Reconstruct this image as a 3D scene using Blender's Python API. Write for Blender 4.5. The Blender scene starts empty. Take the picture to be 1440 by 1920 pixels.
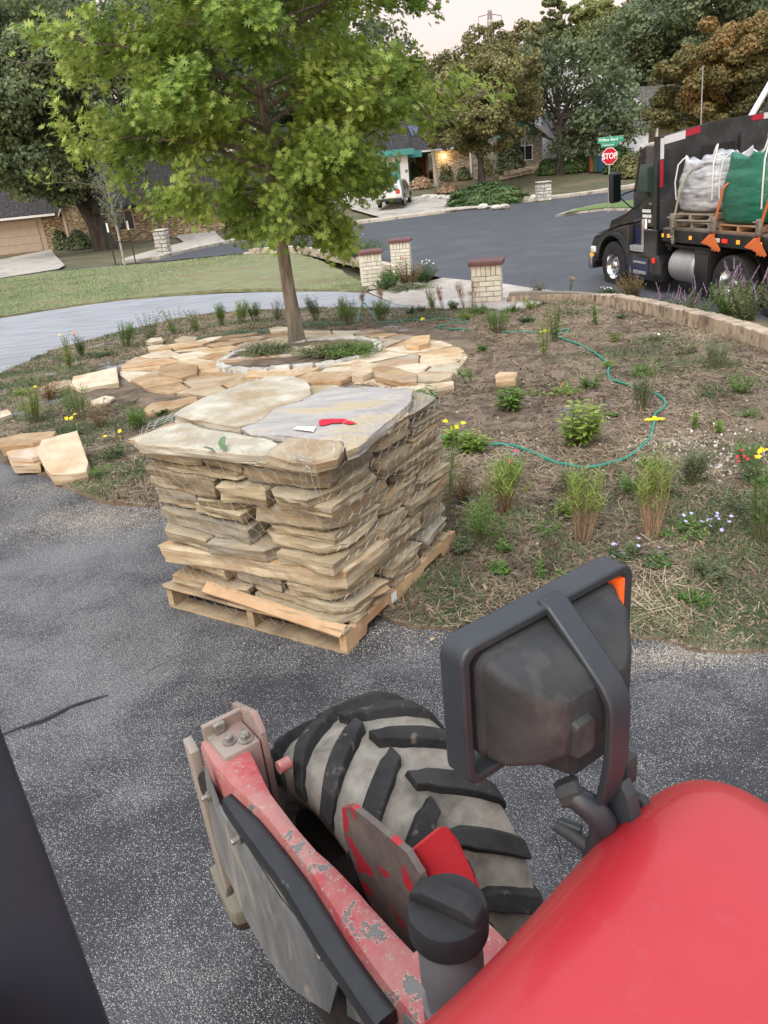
import bpy, bmesh, math, random
import numpy as np
from mathutils import Vector, Matrix, noise
R = math.radians
random.seed(11); rng = np.random.default_rng(11)
scene = bpy.context.scene
col = scene.collection

# ------------------------------------------------------------------ camera
EYE = 2.12
PITCH, ROLL, FPX = R(24.0), R(5.7), 1443.0          # read off the verticals in the photograph
cam_d = bpy.data.cameras.new('camera'); cam = bpy.data.objects.new('camera', cam_d); col.objects.link(cam)
cam.location = (0, 0, EYE)
cam.rotation_euler = (Matrix.Rotation(R(90) - PITCH, 3, 'X') @ Matrix.Rotation(-ROLL, 3, 'Z')).to_euler()
cam_d.sensor_fit = 'VERTICAL'; cam_d.sensor_height = 36.0; cam_d.lens = FPX / 1920 * 36.0
cam_d.clip_start = 0.05; cam_d.clip_end = 2000
cam_d.dof.use_dof = True; cam_d.dof.focus_distance = 4.6; cam_d.dof.aperture_fstop = 22
scene.camera = cam
scene.render.resolution_x, scene.render.resolution_y = 768, 1024

# ------------------------------------------------------------------ world: dusk sky, sun already down
w = bpy.data.worlds.new('World'); scene.world = w; w.use_nodes = True
nt = w.node_tree; nt.nodes.clear()
out = nt.nodes.new('ShaderNodeOutputWorld')
sky = nt.nodes.new('ShaderNodeTexSky'); sky.sky_type = 'NISHITA'; sky.sun_disc = False
sky.sun_elevation = R(12); sky.sun_rotation = R(200); sky.dust_density = 2.5; sky.ozone_density = 2.0
b1 = nt.nodes.new('ShaderNodeBackground'); b1.inputs[1].default_value = 0.05
nt.links.new(sky.outputs[0], b1.inputs[0])
tc = nt.nodes.new('ShaderNodeTexCoord'); sx = nt.nodes.new('ShaderNodeSeparateXYZ')
nt.links.new(tc.outputs['Generated'], sx.inputs[0])
cr = nt.nodes.new('ShaderNodeValToRGB'); nt.links.new(sx.outputs['Z'], cr.inputs[0])
e = cr.color_ramp.elements
e[0].position = 0.0; e[0].color = (0.54, 0.35, 0.33, 1)
e[1].position = 1.0; e[1].color = (0.91, 0.98, 1.07, 1)
for p, c in ((0.10, (0.64, 0.40, 0.345, 1)), (0.20, (0.70, 0.50, 0.39, 1)), (0.34, (0.74, 0.65, 0.56, 1)), (0.55, (0.85, 0.87, 0.89, 1))):
    k = e.new(p); k.color = c
b2 = nt.nodes.new('ShaderNodeBackground'); b2.inputs[1].default_value = 0.74
nt.links.new(cr.outputs[0], b2.inputs[0])
ad = nt.nodes.new('ShaderNodeAddShader')
nt.links.new(b1.outputs[0], ad.inputs[0]); nt.links.new(b2.outputs[0], ad.inputs[1])
nt.links.new(ad.outputs[0], out.inputs[0])
sun_d = bpy.data.lights.new('sun', 'SUN'); sun_d.energy = 1.5; sun_d.angle = R(35); sun_d.color = (1.0, 0.965, 0.93)
sun = bpy.data.objects.new('sun', sun_d); col.objects.link(sun)
sun.rotation_euler = (R(38), 0, R(-25))
scene.view_settings.view_transform = 'Standard'; scene.view_settings.look = 'None'
scene.view_settings.exposure = 0.85; scene.view_settings.gamma = 1.0
scene.view_settings.use_curve_mapping = False
try:
    scene.cycles.max_bounces = 6; scene.cycles.diffuse_bounces = 3; scene.cycles.glossy_bounces = 2
    scene.cycles.transmission_bounces = 3; scene.cycles.transparent_max_bounces = 4
except Exception: pass

# ------------------------------------------------------------------ lie of the land
def ss(a, b, x):
    t = np.clip((x - a) / (b - a), 0, 1); return t * t * (3 - 2 * t)
_YS = np.array([-60, 4.5, 9, 12, 16, 20, 24, 45, 400.]); _ZS = np.array([0, 0, -.12, -.27, -.56, -.72, -.93, -1.0, -1.0])
_yy = np.linspace(-60, 400, 9201); _zz = np.interp(_yy, _YS, _ZS)
_k = np.hanning(61); _zz = np.convolve(np.pad(_zz, 30, 'edge'), _k / _k.sum(), 'valid')
def road_s(X, Y): return (X - 5.75) * .953 + (Y - 8) * .301
def h(X, Y):
    X = np.asarray(X, float); Y = np.asarray(Y, float)
    z = np.interp(Y, _yy, _zz)
    s = road_s(X, Y)
    road = -1.0 + .045 * np.clip(s, 0, 9) * (1 - ss(20, 30, Y))
    z = z + (road - z) * ss(-.2, .45, s) * (1 - ss(28, 34, Y))
    q = Y - 53
    rise = .09 * (np.sqrt(q * q + 16) + q) / 2
    rise = np.minimum(rise, 6.0) * ss(-7, 3, X)
    z = z + rise - .22 * ss(42, 56, Y) * (1 - ss(-12, -5, X))
    return z
def ray(px, py):
    u = (px - 720) / FPX; v = (960 - py) / FPX
    a = u * math.cos(ROLL) + v * math.sin(ROLL); b = -u * math.sin(ROLL) + v * math.cos(ROLL)
    return Vector((a, math.cos(PITCH) + b * math.sin(PITCH), -math.sin(PITCH) + b * math.cos(PITCH)))
def P(px, py, dz=0.0):
    """ground point seen at a spot of the 1440 x 1920 photograph"""
    d = ray(px, py); t = 1.0; o = Vector((0, 0, EYE))
    f = lambda t: (o + d * t).z - float(h(d.x * t, d.y * t)) - dz
    while f(t) > 0 and t < 400: t *= 1.03
    lo, hi = t / 1.03, t
    for _ in range(24):
        m = (lo + hi) / 2
        if f(m) > 0: lo = m
        else: hi = m
    return o + d * hi
def PZ(px, py, z):
    d = ray(px, py); t = (z - EYE) / d.z; return Vector((0, 0, EYE)) + d * t
def PD(px, py, dist):
    """point at a forward distance (world Y)"""
    d = ray(px, py); return Vector((0, 0, EYE)) + d * (dist / d.y)

# ------------------------------------------------------------------ tagging
def tag(o, label=None, cat=None, group=None, kind=None):
    if label: o['label'] = label
    if cat: o['category'] = cat
    if group: o['group'] = group
    if kind: o['kind'] = kind
    return o
def empty(name, loc=(0, 0, 0), rz=0, label=None, cat=None, group=None):
    o = bpy.data.objects.new(name, None); col.objects.link(o); o.location = loc; o.rotation_euler = (0, 0, rz)
    o.empty_display_size = .1
    return tag(o, label, cat, group)

# ------------------------------------------------------------------ mesh building
class MB:
    def __init__(s): s.v = []; s.f = []
    def add(s, vs, fs, M=None):
        n = len(s.v)
        if M is not None: vs = [tuple(M @ Vector(p)) for p in vs]
        s.v += [tuple(p) for p in vs]; s.f += [tuple(i + n for i in f) for f in fs]; return s
    def box(s, x0, y0, z0, x1, y1, z1, M=None, b=0):
        if b <= 0:
            vs = [(x, y, z) for z in (z0, z1) for x, y in ((x0, y0), (x1, y0), (x1, y1), (x0, y1))]
            fs = [(3, 2, 1, 0), (4, 5, 6, 7), (0, 1, 5, 4), (1, 2, 6, 5), (2, 3, 7, 6), (3, 0, 4, 7)]
            return s.add(vs, fs, M)
        bm = bmesh.new(); bmesh.ops.create_cube(bm, size=1)
        for v in bm.verts: v.co = Vector(((x0 + x1) / 2 + v.co.x * (x1 - x0), (y0 + y1) / 2 + v.co.y * (y1 - y0), (z0 + z1) / 2 + v.co.z * (z1 - z0)))
        bmesh.ops.bevel(bm, geom=bm.edges[:], offset=b, segments=2, profile=.5, affect='EDGES')
        bm.verts.index_update(); s.add([v.co[:] for v in bm.verts], [[v.index for v in f.verts] for f in bm.faces], M); bm.free(); return s
    def tube(s, pts, r, n=8, cap=True):
        pts = [Vector(p) for p in pts]; rs = r if isinstance(r, (list, tuple)) else [r] * len(pts)
        base = len(s.v); up = None
        for i, p in enumerate(pts):
            t = (pts[min(i + 1, len(pts) - 1)] - pts[max(i - 1, 0)])
            t = t.normalized() if t.length > 1e-9 else Vector((0, 0, 1))
            if up is None: up = Vector((0, 0, 1)) if abs(t.z) < .9 else Vector((1, 0, 0))
            a = t.cross(up); a = a.normalized() if a.length > 1e-6 else t.orthogonal().normalized()
            b = a.cross(t); up = b
            for k in range(n):
                an = 2 * math.pi * k / n; s.v.append(tuple(p + (a * math.cos(an) + b * math.sin(an)) * rs[i]))
        for i in range(len(pts) - 1):
            for k in range(n):
                k2 = (k + 1) % n; s.f.append((base + i * n + k, base + i * n + k2, base + (i + 1) * n + k2, base + (i + 1) * n + k))
        if cap:
            s.f.append(tuple(base + k for k in range(n))[::-1]); m = base + (len(pts) - 1) * n
            s.f.append(tuple(m + k for k in range(n)))
        return s
    def lathe(s, prof, n=24, M=None, cap=True):
        """prof: (radius, height) pairs, round the z axis"""
        vs = [(r * math.cos(2 * math.pi * k / n), r * math.sin(2 * math.pi * k / n), z) for r, z in prof for k in range(n)]
        fs = [(i * n + k, i * n + (k + 1) % n, (i + 1) * n + (k + 1) % n, (i + 1) * n + k) for i in range(len(prof) - 1) for k in range(n)]
        if cap: fs += [tuple(range(n))[::-1], tuple((len(prof) - 1) * n + k for k in range(n))]
        return s.add(vs, fs, M)
    def prism(s, poly, z0, z1, M=None, b=0):
        n = len(poly)
        if b <= 0:
            vs = [(x, y, z0) for x, y in poly] + [(x, y, z1) for x, y in poly]
            fs = [tuple(range(n))[::-1], tuple(range(n, 2 * n))] + [(i, (i + 1) % n, n + (i + 1) % n, n + i) for i in range(n)]
            return s.add(vs, fs, M)
        bm = bmesh.new(); vs = [bm.verts.new((x, y, z0)) for x, y in poly]; f = bm.faces.new(vs)
        ex = bmesh.ops.extrude_face_region(bm, geom=[f]); 
        for v in ex['geom']:
            if isinstance(v, bmesh.types.BMVert): v.co.z = z1
        bmesh.ops.recalc_face_normals(bm, faces=bm.faces[:])
        bmesh.ops.bevel(bm, geom=bm.edges[:], offset=b, segments=2, profile=.5, affect='EDGES')
        bm.verts.index_update(); s.add([v.co[:] for v in bm.verts], [[v.index for v in f.verts] for f in bm.faces], M); bm.free(); return s
    def build(s, name, mat, parent=None, smooth=None, fix=True, loc=None):
        me = bpy.data.meshes.new(name); me.from_pydata(s.v, [], s.f)
        if fix:
            bm = bmesh.new(); bm.from_mesh(me); bmesh.ops.recalc_face_normals(bm, faces=bm.faces[:]); bm.to_mesh(me); bm.free()
        return link(name, me, mat, parent, smooth, loc)
def link(name, me, mat, parent=None, smooth=None, loc=None):
    if mat is not None:
        if len(me.materials) == 0: me.materials.append(mat)
    if smooth is not None:
        me.polygons.foreach_set('use_smooth', [True] * len(me.polygons))
        if smooth < 180:
            try: me.set_sharp_from_angle(angle=R(smooth))
            except Exception: pass
    o = bpy.data.objects.new(name, me); col.objects.link(o)
    if parent is not None: o.parent = parent
    if loc is not None: o.location = loc
    return o
def np_mesh(name, V, F):
    """V (n,3); F (m,k) - equal-sized faces"""
    me = bpy.data.meshes.new(name); n, m, k = len(V), len(F), F.shape[1]
    me.vertices.add(n); me.vertices.foreach_set('co', np.ascontiguousarray(V, dtype=np.float32).ravel())
    me.loops.add(m * k); me.loops.foreach_set('vertex_index', np.ascontiguousarray(F, dtype=np.int32).ravel())
    me.polygons.add(m); me.polygons.foreach_set('loop_start', np.arange(0, m * k, k, dtype=np.int32))
    me.update(calc_edges=True); me.validate(); return me
def frames(N, spin=None):
    """rotation matrices whose z column is N; random spin"""
    N = N / (np.linalg.norm(N, axis=1, keepdims=True) + 1e-9)
    r = rng.normal(size=N.shape) if spin is None else spin
    A = np.cross(r, N); A /= (np.linalg.norm(A, axis=1, keepdims=True) + 1e-9)
    B = np.cross(N, A); return np.stack([A, B, N], axis=2)
def scatter(name, tv, tf, pos, rot, scl):
    tv = np.asarray(tv, float); tf = np.asarray(tf); m = len(pos)
    scl = np.asarray(scl, float); scl = scl[:, None, None] if scl.ndim == 1 else scl[:, None, :]
    V = np.einsum('mij,mnj->mni', rot, tv[None] * scl) + pos[:, None, :]
    F = tf[None] + (np.arange(m) * len(tv))[:, None, None]
    return np_mesh(name, V.reshape(-1, 3), F.reshape(-1, tf.shape[1]))
def inside(poly, X, Y):
    poly = np.asarray(poly, float)[:, :2]; c = np.zeros(np.shape(X), bool); n = len(poly)
    for i in range(n):
        x1, y1 = poly[i]; x2, y2 = poly[(i + 1) % n]
        if y1 == y2: continue
        k = ((y1 > Y) != (y2 > Y)) & (X < (x2 - x1) * (Y - y1) / (y2 - y1) + x1); c ^= k
    return c
def ragged(poly, step, amp, seed=0):
    o = []
    for i in range(len(poly)):
        a = Vector(poly[i][:2]); b = Vector(poly[(i + 1) % len(poly)][:2]); n = max(1, int((b - a).length / step))
        nn = (b - a).orthogonal().normalized() if (b - a).length > 0 else Vector((0, 0))
        for k in range(n):
            p = a.lerp(b, k / n); j = noise.noise(Vector((p.x * 1.3 / max(step * 4, .05), p.y * 1.3 / max(step * 4, .05), seed))) + .5 * noise.noise(Vector((p.x * 9, p.y * 9, seed)))
            p = p + nn * j * amp; o.append((p.x, p.y))
    return o
def region(name, poly, step, off, mat, skirt=0, bump=None, smooth=True):
    bm = bmesh.new(); vs = [bm.verts.new((p[0], p[1], 0)) for p in poly]; f = bm.faces.new(vs)
    if f.normal.z < 0: bmesh.ops.reverse_faces(bm, faces=[f])
    bm.normal_update()
    bmesh.ops.triangulate(bm, faces=bm.faces[:])
    xs = [p[0] for p in poly]; ys = [p[1] for p in poly]
    for ax, lo, hi in ((0, min(xs), max(xs)), (1, min(ys), max(ys))):
        k = math.floor(lo / step) + 1
        while k * step < hi:
            co = Vector((0, 0, 0)); co[ax] = k * step; no = Vector((0, 0, 0)); no[ax] = 1
            bmesh.ops.bisect_plane(bm, geom=bm.verts[:] + bm.edges[:] + bm.faces[:], plane_co=co, plane_no=no, dist=1e-5); k += 1
    bmesh.ops.dissolve_degenerate(bm, dist=1e-4, edges=bm.edges[:])
    for f in bm.faces:
        if f.normal.z < 0: f.normal_flip()
    co = np.array([v.co[:] for v in bm.verts]); z = h(co[:, 0], co[:, 1]) + off
    if bump is not None: z = z + bump(co[:, 0], co[:, 1])
    for v, q in zip(bm.verts, z): v.co.z = q
    if skirt:
        be = [e for e in bm.edges if e.is_boundary]
        ex = bmesh.ops.extrude_edge_only(bm, edges=be)
        for v in ex['geom']:
            if isinstance(v, bmesh.types.BMVert): v.co.z -= skirt
    bmesh.ops.recalc_face_normals(bm, faces=bm.faces[:])
    if bm.faces and sum(f.normal.z * f.calc_area() for f in bm.faces) < 0: bmesh.ops.reverse_faces(bm, faces=bm.faces[:])
    me = bpy.data.meshes.new(name); bm.to_mesh(me); bm.free()
    o = link(name, me, mat, None, 40 if smooth else None); o['kind'] = 'structure'; return o
def fbm(X, Y, sc, seed, octs=4):
    """cheap smooth value noise on arrays"""
    out = np.zeros(np.shape(X)); amp = 1; tot = 0
    for o in range(octs):
        r = np.random.default_rng(seed + o * 17); T = r.random((64, 64)) * 2 - 1
        x = np.asarray(X) * sc * 2 ** o + 100.3; y = np.asarray(Y) * sc * 2 ** o + 57.7
        i = np.floor(x).astype(int); j = np.floor(y).astype(int); fx = x - i; fy = y - j
        fx = fx * fx * (3 - 2 * fx); fy = fy * fy * (3 - 2 * fy); i %= 64; j %= 64; i2 = (i + 1) % 64; j2 = (j + 1) % 64
        out += amp * ((T[i, j] * (1 - fx) + T[i2, j] * fx) * (1 - fy) + (T[i, j2] * (1 - fx) + T[i2, j2] * fx) * fy); tot += amp; amp *= .5
    return out / tot

# ------------------------------------------------------------------ materials
MATS = {}
def M(name, c1, c2=None, scale=6, rough=.85, bump=0, bscale=40, c3=None, c3scale=1.5, c3lo=.52, c3hi=.62, objrand=0, island=0,
      metal=0, spec=.3, stretch=(1, 1, 1), lo=.35, hi=.65, trans=0, detail=5, coat=0, emit=0, sheen=0, distort=0, alpha=1):
    m = bpy.data.materials.new(name); m.use_nodes = True; MATS[name] = m
    t = m.node_tree; N = t.nodes; L = t.links; bs = N['Principled BSDF']
    bs.inputs['Roughness'].default_value = rough; bs.inputs['Metallic'].default_value = metal
    bs.inputs['Specular IOR Level'].default_value = spec; bs.inputs['Coat Weight'].default_value = coat
    bs.inputs['Coat Roughness'].default_value = .08
    bs.inputs['Base Color'].default_value = (*c1, 1)
    co = N.new('ShaderNodeTexCoord'); mp = N.new('ShaderNodeMapping'); mp.inputs['Scale'].default_value = stretch
    L.new(co.outputs['Object'], mp.inputs[0]); vec = mp.outputs[0]
    oi = N.new('ShaderNodeObjectInfo')
    if objrand:
        va = N.new('ShaderNodeVectorMath'); va.operation = 'ADD'; cb = N.new('ShaderNodeCombineXYZ')
        mu = N.new('ShaderNodeMath'); mu.operation = 'MULTIPLY'; mu.inputs[1].default_value = 37.0
        L.new(oi.outputs['Random'], mu.inputs[0]); L.new(mu.outputs[0], cb.inputs[0]); L.new(mu.outputs[0], cb.inputs[2])
        L.new(vec, va.inputs[0]); L.new(cb.outputs[0], va.inputs[1]); vec = va.outputs[0]
    def nz(sc, d=detail, ro=.6):
        n = N.new('ShaderNodeTexNoise'); n.inputs['Scale'].default_value = sc; n.inputs['Detail'].default_value = d
        n.inputs['Roughness'].default_value = ro; n.inputs['Distortion'].default_value = distort; L.new(vec, n.inputs['Vector']); return n.outputs['Fac']
    def ramp(src, a, b):
        r = N.new('ShaderNodeMapRange'); r.inputs[1].default_value = a; r.inputs[2].default_value = b; L.new(src, r.inputs[0]); return r.outputs[0]
    def mix(f, a, b, typ='MIX'):
        x = N.new('ShaderNodeMix'); x.data_type = 'RGBA'; x.blend_type = typ
        if isinstance(f, float): x.inputs[0].default_value = f
        else: L.new(f, x.inputs[0])
        for i, q in ((6, a), (7, b)):
            if isinstance(q, tuple): x.inputs[i].default_value = (*q, 1)
            else: L.new(q, x.inputs[i])
        return x.outputs[2]
    c = c1
    if c2 is not None: c = mix(ramp(nz(scale), lo, hi), c1, c2)
    if c3 is not None: c = mix(ramp(nz(c3scale), c3lo, c3hi), c, c3)
    if objrand or island:
        if objrand: src = oi.outputs['Random']; am = objrand
        else: g = N.new('ShaderNodeNewGeometry'); src = g.outputs['Random Per Island']; am = island
        mr = N.new('ShaderNodeMapRange'); L.new(src, mr.inputs[0]); mr.inputs[3].default_value = 1 - am; mr.inputs[4].default_value = 1 + am
        hs = N.new('ShaderNodeHueSaturation'); L.new(mr.outputs[0], hs.inputs['Value'])
        if isinstance(c, tuple): hs.inputs['Color'].default_value = (*c, 1)
        else: L.new(c, hs.inputs['Color'])
        c = hs.outputs[0]
    if not isinstance(c, tuple): L.new(c, bs.inputs['Base Color'])
    if bump:
        bp = N.new('ShaderNodeBump'); bp.inputs['Strength'].default_value = 1; bp.inputs['Distance'].default_value = bump
        L.new(nz(bscale, 6, .65), bp.inputs['Height']); L.new(bp.outputs[0], bs.inputs['Normal'])
    if emit: bs.inputs['Emission Color'].default_value = (*c1, 1); bs.inputs['Emission Strength'].default_value = emit
    if trans:
        tr = N.new('ShaderNodeBsdfTranslucent'); mx = N.new('ShaderNodeMixShader'); mx.inputs[0].default_value = trans
        if isinstance(c, tuple): tr.inputs[0].default_value = (*c, 1)
        else: L.new(c, tr.inputs[0])
        L.new(bs.outputs[0], mx.inputs[1]); L.new(tr.outputs[0], mx.inputs[2]); L.new(mx.outputs[0], N['Material Output'].inputs[0])
    m['made'] = 0; return m
def leafmat(name, pal, trans=.3, rough=.55, patch=.5):
    """pal: three colours picked per leaf, shifted by a broad patchiness"""
    m = bpy.data.materials.new(name); m.use_nodes = True; t = m.node_tree; N = t.nodes; L = t.links; bs = N['Principled BSDF']
    bs.inputs['Roughness'].default_value = rough; bs.inputs['Specular IOR Level'].default_value = .35
    g = N.new('ShaderNodeNewGeometry'); co = N.new('ShaderNodeTexCoord'); n = N.new('ShaderNodeTexNoise'); n.inputs['Scale'].default_value = patch; n.inputs['Detail'].default_value = 2
    L.new(co.outputs['Object'], n.inputs['Vector'])
    a = N.new('ShaderNodeMath'); a.operation = 'MULTIPLY_ADD'; a.inputs[1].default_value = .55; L.new(g.outputs['Random Per Island'], a.inputs[0])
    b = N.new('ShaderNodeMath'); b.operation = 'MULTIPLY_ADD'; b.inputs[1].default_value = 1.6; b.inputs[2].default_value = -.58
    L.new(n.outputs['Fac'], b.inputs[0]); L.new(b.outputs[0], a.inputs[2])
    r = N.new('ShaderNodeValToRGB'); L.new(a.outputs[0], r.inputs[0]); el = r.color_ramp.elements
    el[0].position = .1; el[0].color = (*pal[0], 1); el[1].position = .92; el[1].color = (*pal[2], 1); k = el.new(.5); k.color = (*pal[1], 1)
    L.new(r.outputs[0], bs.inputs['Base Color'])
    tr = N.new('ShaderNodeBsdfTranslucent'); L.new(r.outputs[0], tr.inputs[0]); mx = N.new('ShaderNodeMixShader'); mx.inputs[0].default_value = trans
    L.new(bs.outputs[0], mx.inputs[1]); L.new(tr.outputs[0], mx.inputs[2]); L.new(mx.outputs[0], N['Material Output'].inputs[0])
    return m

# ------------------------------------------------------------------ ground, roads, beds
def px(*pts): return [tuple(P(x, y)[:2]) for x, y in pts]

def asphalt(name, base, chip, dens_lo, dens_hi, scale=95, worn=(.13, .135, .145), sheenY=None, rough=.62, spec=.4):
    m = bpy.data.materials.new(name); m.use_nodes = True; t = m.node_tree; N = t.nodes; L = t.links; bs = N['Principled BSDF']
    bs.inputs['Roughness'].default_value = rough; bs.inputs['Specular IOR Level'].default_value = spec
    co = N.new('ShaderNodeTexCoord'); v = co.outputs['Object']
    vo = N.new('ShaderNodeTexVoronoi'); vo.inputs['Scale'].default_value = scale; L.new(v, vo.inputs['Vector'])
    vo2 = N.new('ShaderNodeTexVoronoi'); vo2.inputs['Scale'].default_value = scale * 2.1; L.new(v, vo2.inputs['Vector'])
    def nz(sc, d=5, ro=.6, st=None):
        n = N.new('ShaderNodeTexNoise'); n.inputs['Scale'].default_value = sc; n.inputs['Detail'].default_value = d; n.inputs['Roughness'].default_value = ro
        if st:
            mp = N.new('ShaderNodeMapping'); mp.inputs['Scale'].default_value = st; L.new(v, mp.inputs[0]); L.new(mp.outputs[0], n.inputs['Vector'])
        else: L.new(v, n.inputs['Vector'])
        return n.outputs['Fac']
    def mth(op, a, b=0.0, c=None):
        n = N.new('ShaderNodeMath'); n.operation = op
        for i, q in enumerate((a, b, c)):
            if q is None: continue
            if isinstance(q, (int, float)): n.inputs[i].default_value = q
            else: L.new(q, n.inputs[i])
        return n.outputs[0]
    def rng_(s, a, b, c=0.0, d=1.0):
        r = N.new('ShaderNodeMapRange'); L.new(s, r.inputs[0])
        for i, q in enumerate((a, b, c, d)): r.inputs[i + 1].default_value = q
        return r.outputs[0]
    def mix(f, a, b):
        x = N.new('ShaderNodeMix'); x.data_type = 'RGBA'; L.new(f, x.inputs[0])
        for i, q in ((6, a), (7, b)):
            if isinstance(q, tuple): x.inputs[i].default_value = (*q, 1)
            else: L.new(q, x.inputs[i])
        return x.outputs[2]
    patch = nz(.8, 3.5, .6); patch2 = nz(3.2, 4, .6, (1, 1.8, 1))
    dens = rng_(mth('ADD', mth('MULTIPLY', patch, .7), mth('MULTIPLY', patch2, .3)), .42, .57, dens_lo, dens_hi)
    if sheenY:
        sp = N.new('ShaderNodeSeparateXYZ'); L.new(v, sp.inputs[0]); sheen_k = rng_(sp.outputs[1], sheenY[0], sheenY[1], 0, 1)
    sc = N.new('ShaderNodeSeparateColor'); L.new(vo.outputs['Color'], sc.inputs[0])
    sc2 = N.new('ShaderNodeSeparateColor'); L.new(vo2.outputs['Color'], sc2.inputs[0])
    k1 = mth('MULTIPLY', mth('LESS_THAN', sc.outputs[0], dens), rng_(vo.outputs['Distance'], .28, .42, 1, 0))
    k2 = mth('MULTIPLY', mth('LESS_THAN', sc2.outputs[0], dens), rng_(vo2.outputs['Distance'], .3, .45, .8, 0))
    k = mth('MAXIMUM', k1, k2)
    b = mix(rng_(nz(14, 5, .7), .35, .7), base, tuple(c * 1.5 for c in base))
    b = mix(rng_(patch, .46, .68, 0, .7), b, worn)
    tone = mix(sc.outputs[1], tuple(c * .55 for c in chip), chip)
    c = mix(k, b, tone)
    if sheenY:
        st = mix(rng_(nz(1.6, 6, .7, (.5, 2.2, 1)), .35, .65), (.23, .24, .26), (.38, .39, .42))  # grazing sky sheen painted into the colour of the far drive, in streaks
        c = mix(sheen_k, c, st)
    L.new(c, bs.inputs['Base Color'])
    bp = N.new('ShaderNodeBump'); bp.inputs['Distance'].default_value = .0035; bp.inputs['Strength'].default_value = 1
    L.new(mth('ADD', mth('MULTIPLY', nz(160, 3), .6), vo.outputs['Distance']), bp.inputs['Height']); L.new(bp.outputs[0], bs.inputs['Normal'])
    return m
m_drive = asphalt('drive asphalt', (.028, .029, .034), (.43, .42, .41), .16, .78, 160, sheenY=(5.5, 12.5))
m_road = asphalt('road asphalt', (.048, .052, .062), (.14, .14, .145), .05, .35, 60, worn=(.085, .09, .10), rough=.7)
m_conc = M('concrete', (.36, .33, .29), (.46, .43, .38), 3, .9, .002, 60, (.28, .26, .23), .9)
m_conc2 = M('drive concrete pink', (.36, .31, .275), (.46, .41, .365), 2.2, .9, .002, 60, (.5, .47, .44), .7)
m_kerb = M('kerb', (.42, .37, .31), (.55, .5, .43), 3, .9, .003, 40, (.25, .23, .2), 2)
m_soil = M('soil', (.10, .073, .054), (.25, .19, .14), 5, .95, .02, 26, (.26, .20, .145), 1.1, .5, .66, detail=8, lo=.38, hi=.68)
m_turf = M('dry turf soil', (.10, .085, .05), (.17, .15, .085), 6, .95, .02, 30, (.22, .19, .12), .8, detail=8)
m_lawn = M('lawn ground', (.16, .175, .090), (.28, .28, .155), 2.2, .95, .03, 18, (.22, .185, .11), .35, .5, .64, detail=8, stretch=(1, 2.5, 1))
m_lawn2 = M('far lawn ground', (.085, .085, .045), (.13, .12, .07), 2.2, .95, .03, 8, (.16, .13, .09), .3, detail=8)
m_dust = M('sandy dust', (.20, .165, .135), (.30, .26, .22), 7, .95, .006, 60, (.12, .11, .1), 6, .5, .7)
m_tar = M('tar', (.03, .031, .036), (.05, .05, .055), 30, .6, .002, 80)
m_crack = M('crack', (.008, .008, .009))

# whole terrain
xs = np.concatenate([np.linspace(-420, -64, 30), np.arange(-60, 60, 1.5), np.linspace(60, 420, 31)])
ys = np.concatenate([np.linspace(-60, -8, 14), np.arange(-6, 130, 1.5), np.linspace(131, 600, 40)])
GX, GY = np.meshgrid(xs, ys)
SB = ss(-1.2, .0, road_s(GX, GY)) * (1 - ss(1.5, 3, road_s(GX, GY))) * (GY < 34)
GZ = h(GX, GY) - .07 - .25 * SB
V = np.stack([GX.ravel(), GY.ravel(), GZ.ravel()], 1); nx = len(xs); ny = len(ys)
I = (np.arange(ny - 1)[:, None] * nx + np.arange(nx - 1)[None]).ravel()
ground = link('ground', np_mesh('ground', V, np.stack([I, I + 1, I + nx + 1, I + nx], 1)), m_lawn2, None, 60); ground['kind'] = 'structure'

# road surface: main street, cross street and the bend to the left
road_poly = [(9.5, -4), (30, -4), (34, 20), (36, 34)] + px((1439, 372)) + [tuple(P(1262, 352)[:2])] + \
    px((1120, 363), (1060, 371), (985, 380), (900, 391), (850, 398), (790, 406), (720, 415), (640, 425), (560, 438), (455, 453), (415, 459), (375, 468), (300, 487), (230, 497), (150, 507), (60, 520), (0, 531)) + \
    [(-26, 44), (-24, 37.5)] + px((0, 522), (100, 508), (200, 499), (300, 491), (370, 484), (440, 477), (500, 474), (560, 475), (600, 478), (640, 487), (700, 497), (770, 507), (830, 523)) + \
    [(2.55, 20.6), (3.2, 18.4), (3.95, 15.4), (4.65, 13.2), (5.3, 11.0), (6.0, 8.4), (6.9, 4.5)]
region('road', road_poly, .75, .02, m_road)
# grassy island between the two roads
isl = px((1042, 408), (1075, 402), (1130, 396), (1200, 396)) + [(15.5, 36.8), (25, 35), (25, 43), (19, 46)] + px((1183, 380), (1120, 387), (1075, 397))
region('island_kerb', isl, .8, .13, m_kerb, .2)
ci = Vector((sum(p[0] for p in isl) / len(isl), sum(p[1] for p in isl) / len(isl)))
m_green = M('island grass ground', (.10, .17, .05), (.17, .25, .08), 3, .95, .02, 20, (.2, .22, .1), .6)
region('island_grass', [tuple(Vector(p).lerp(ci, .055)) for p in isl], .8, .16, m_green)

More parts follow.
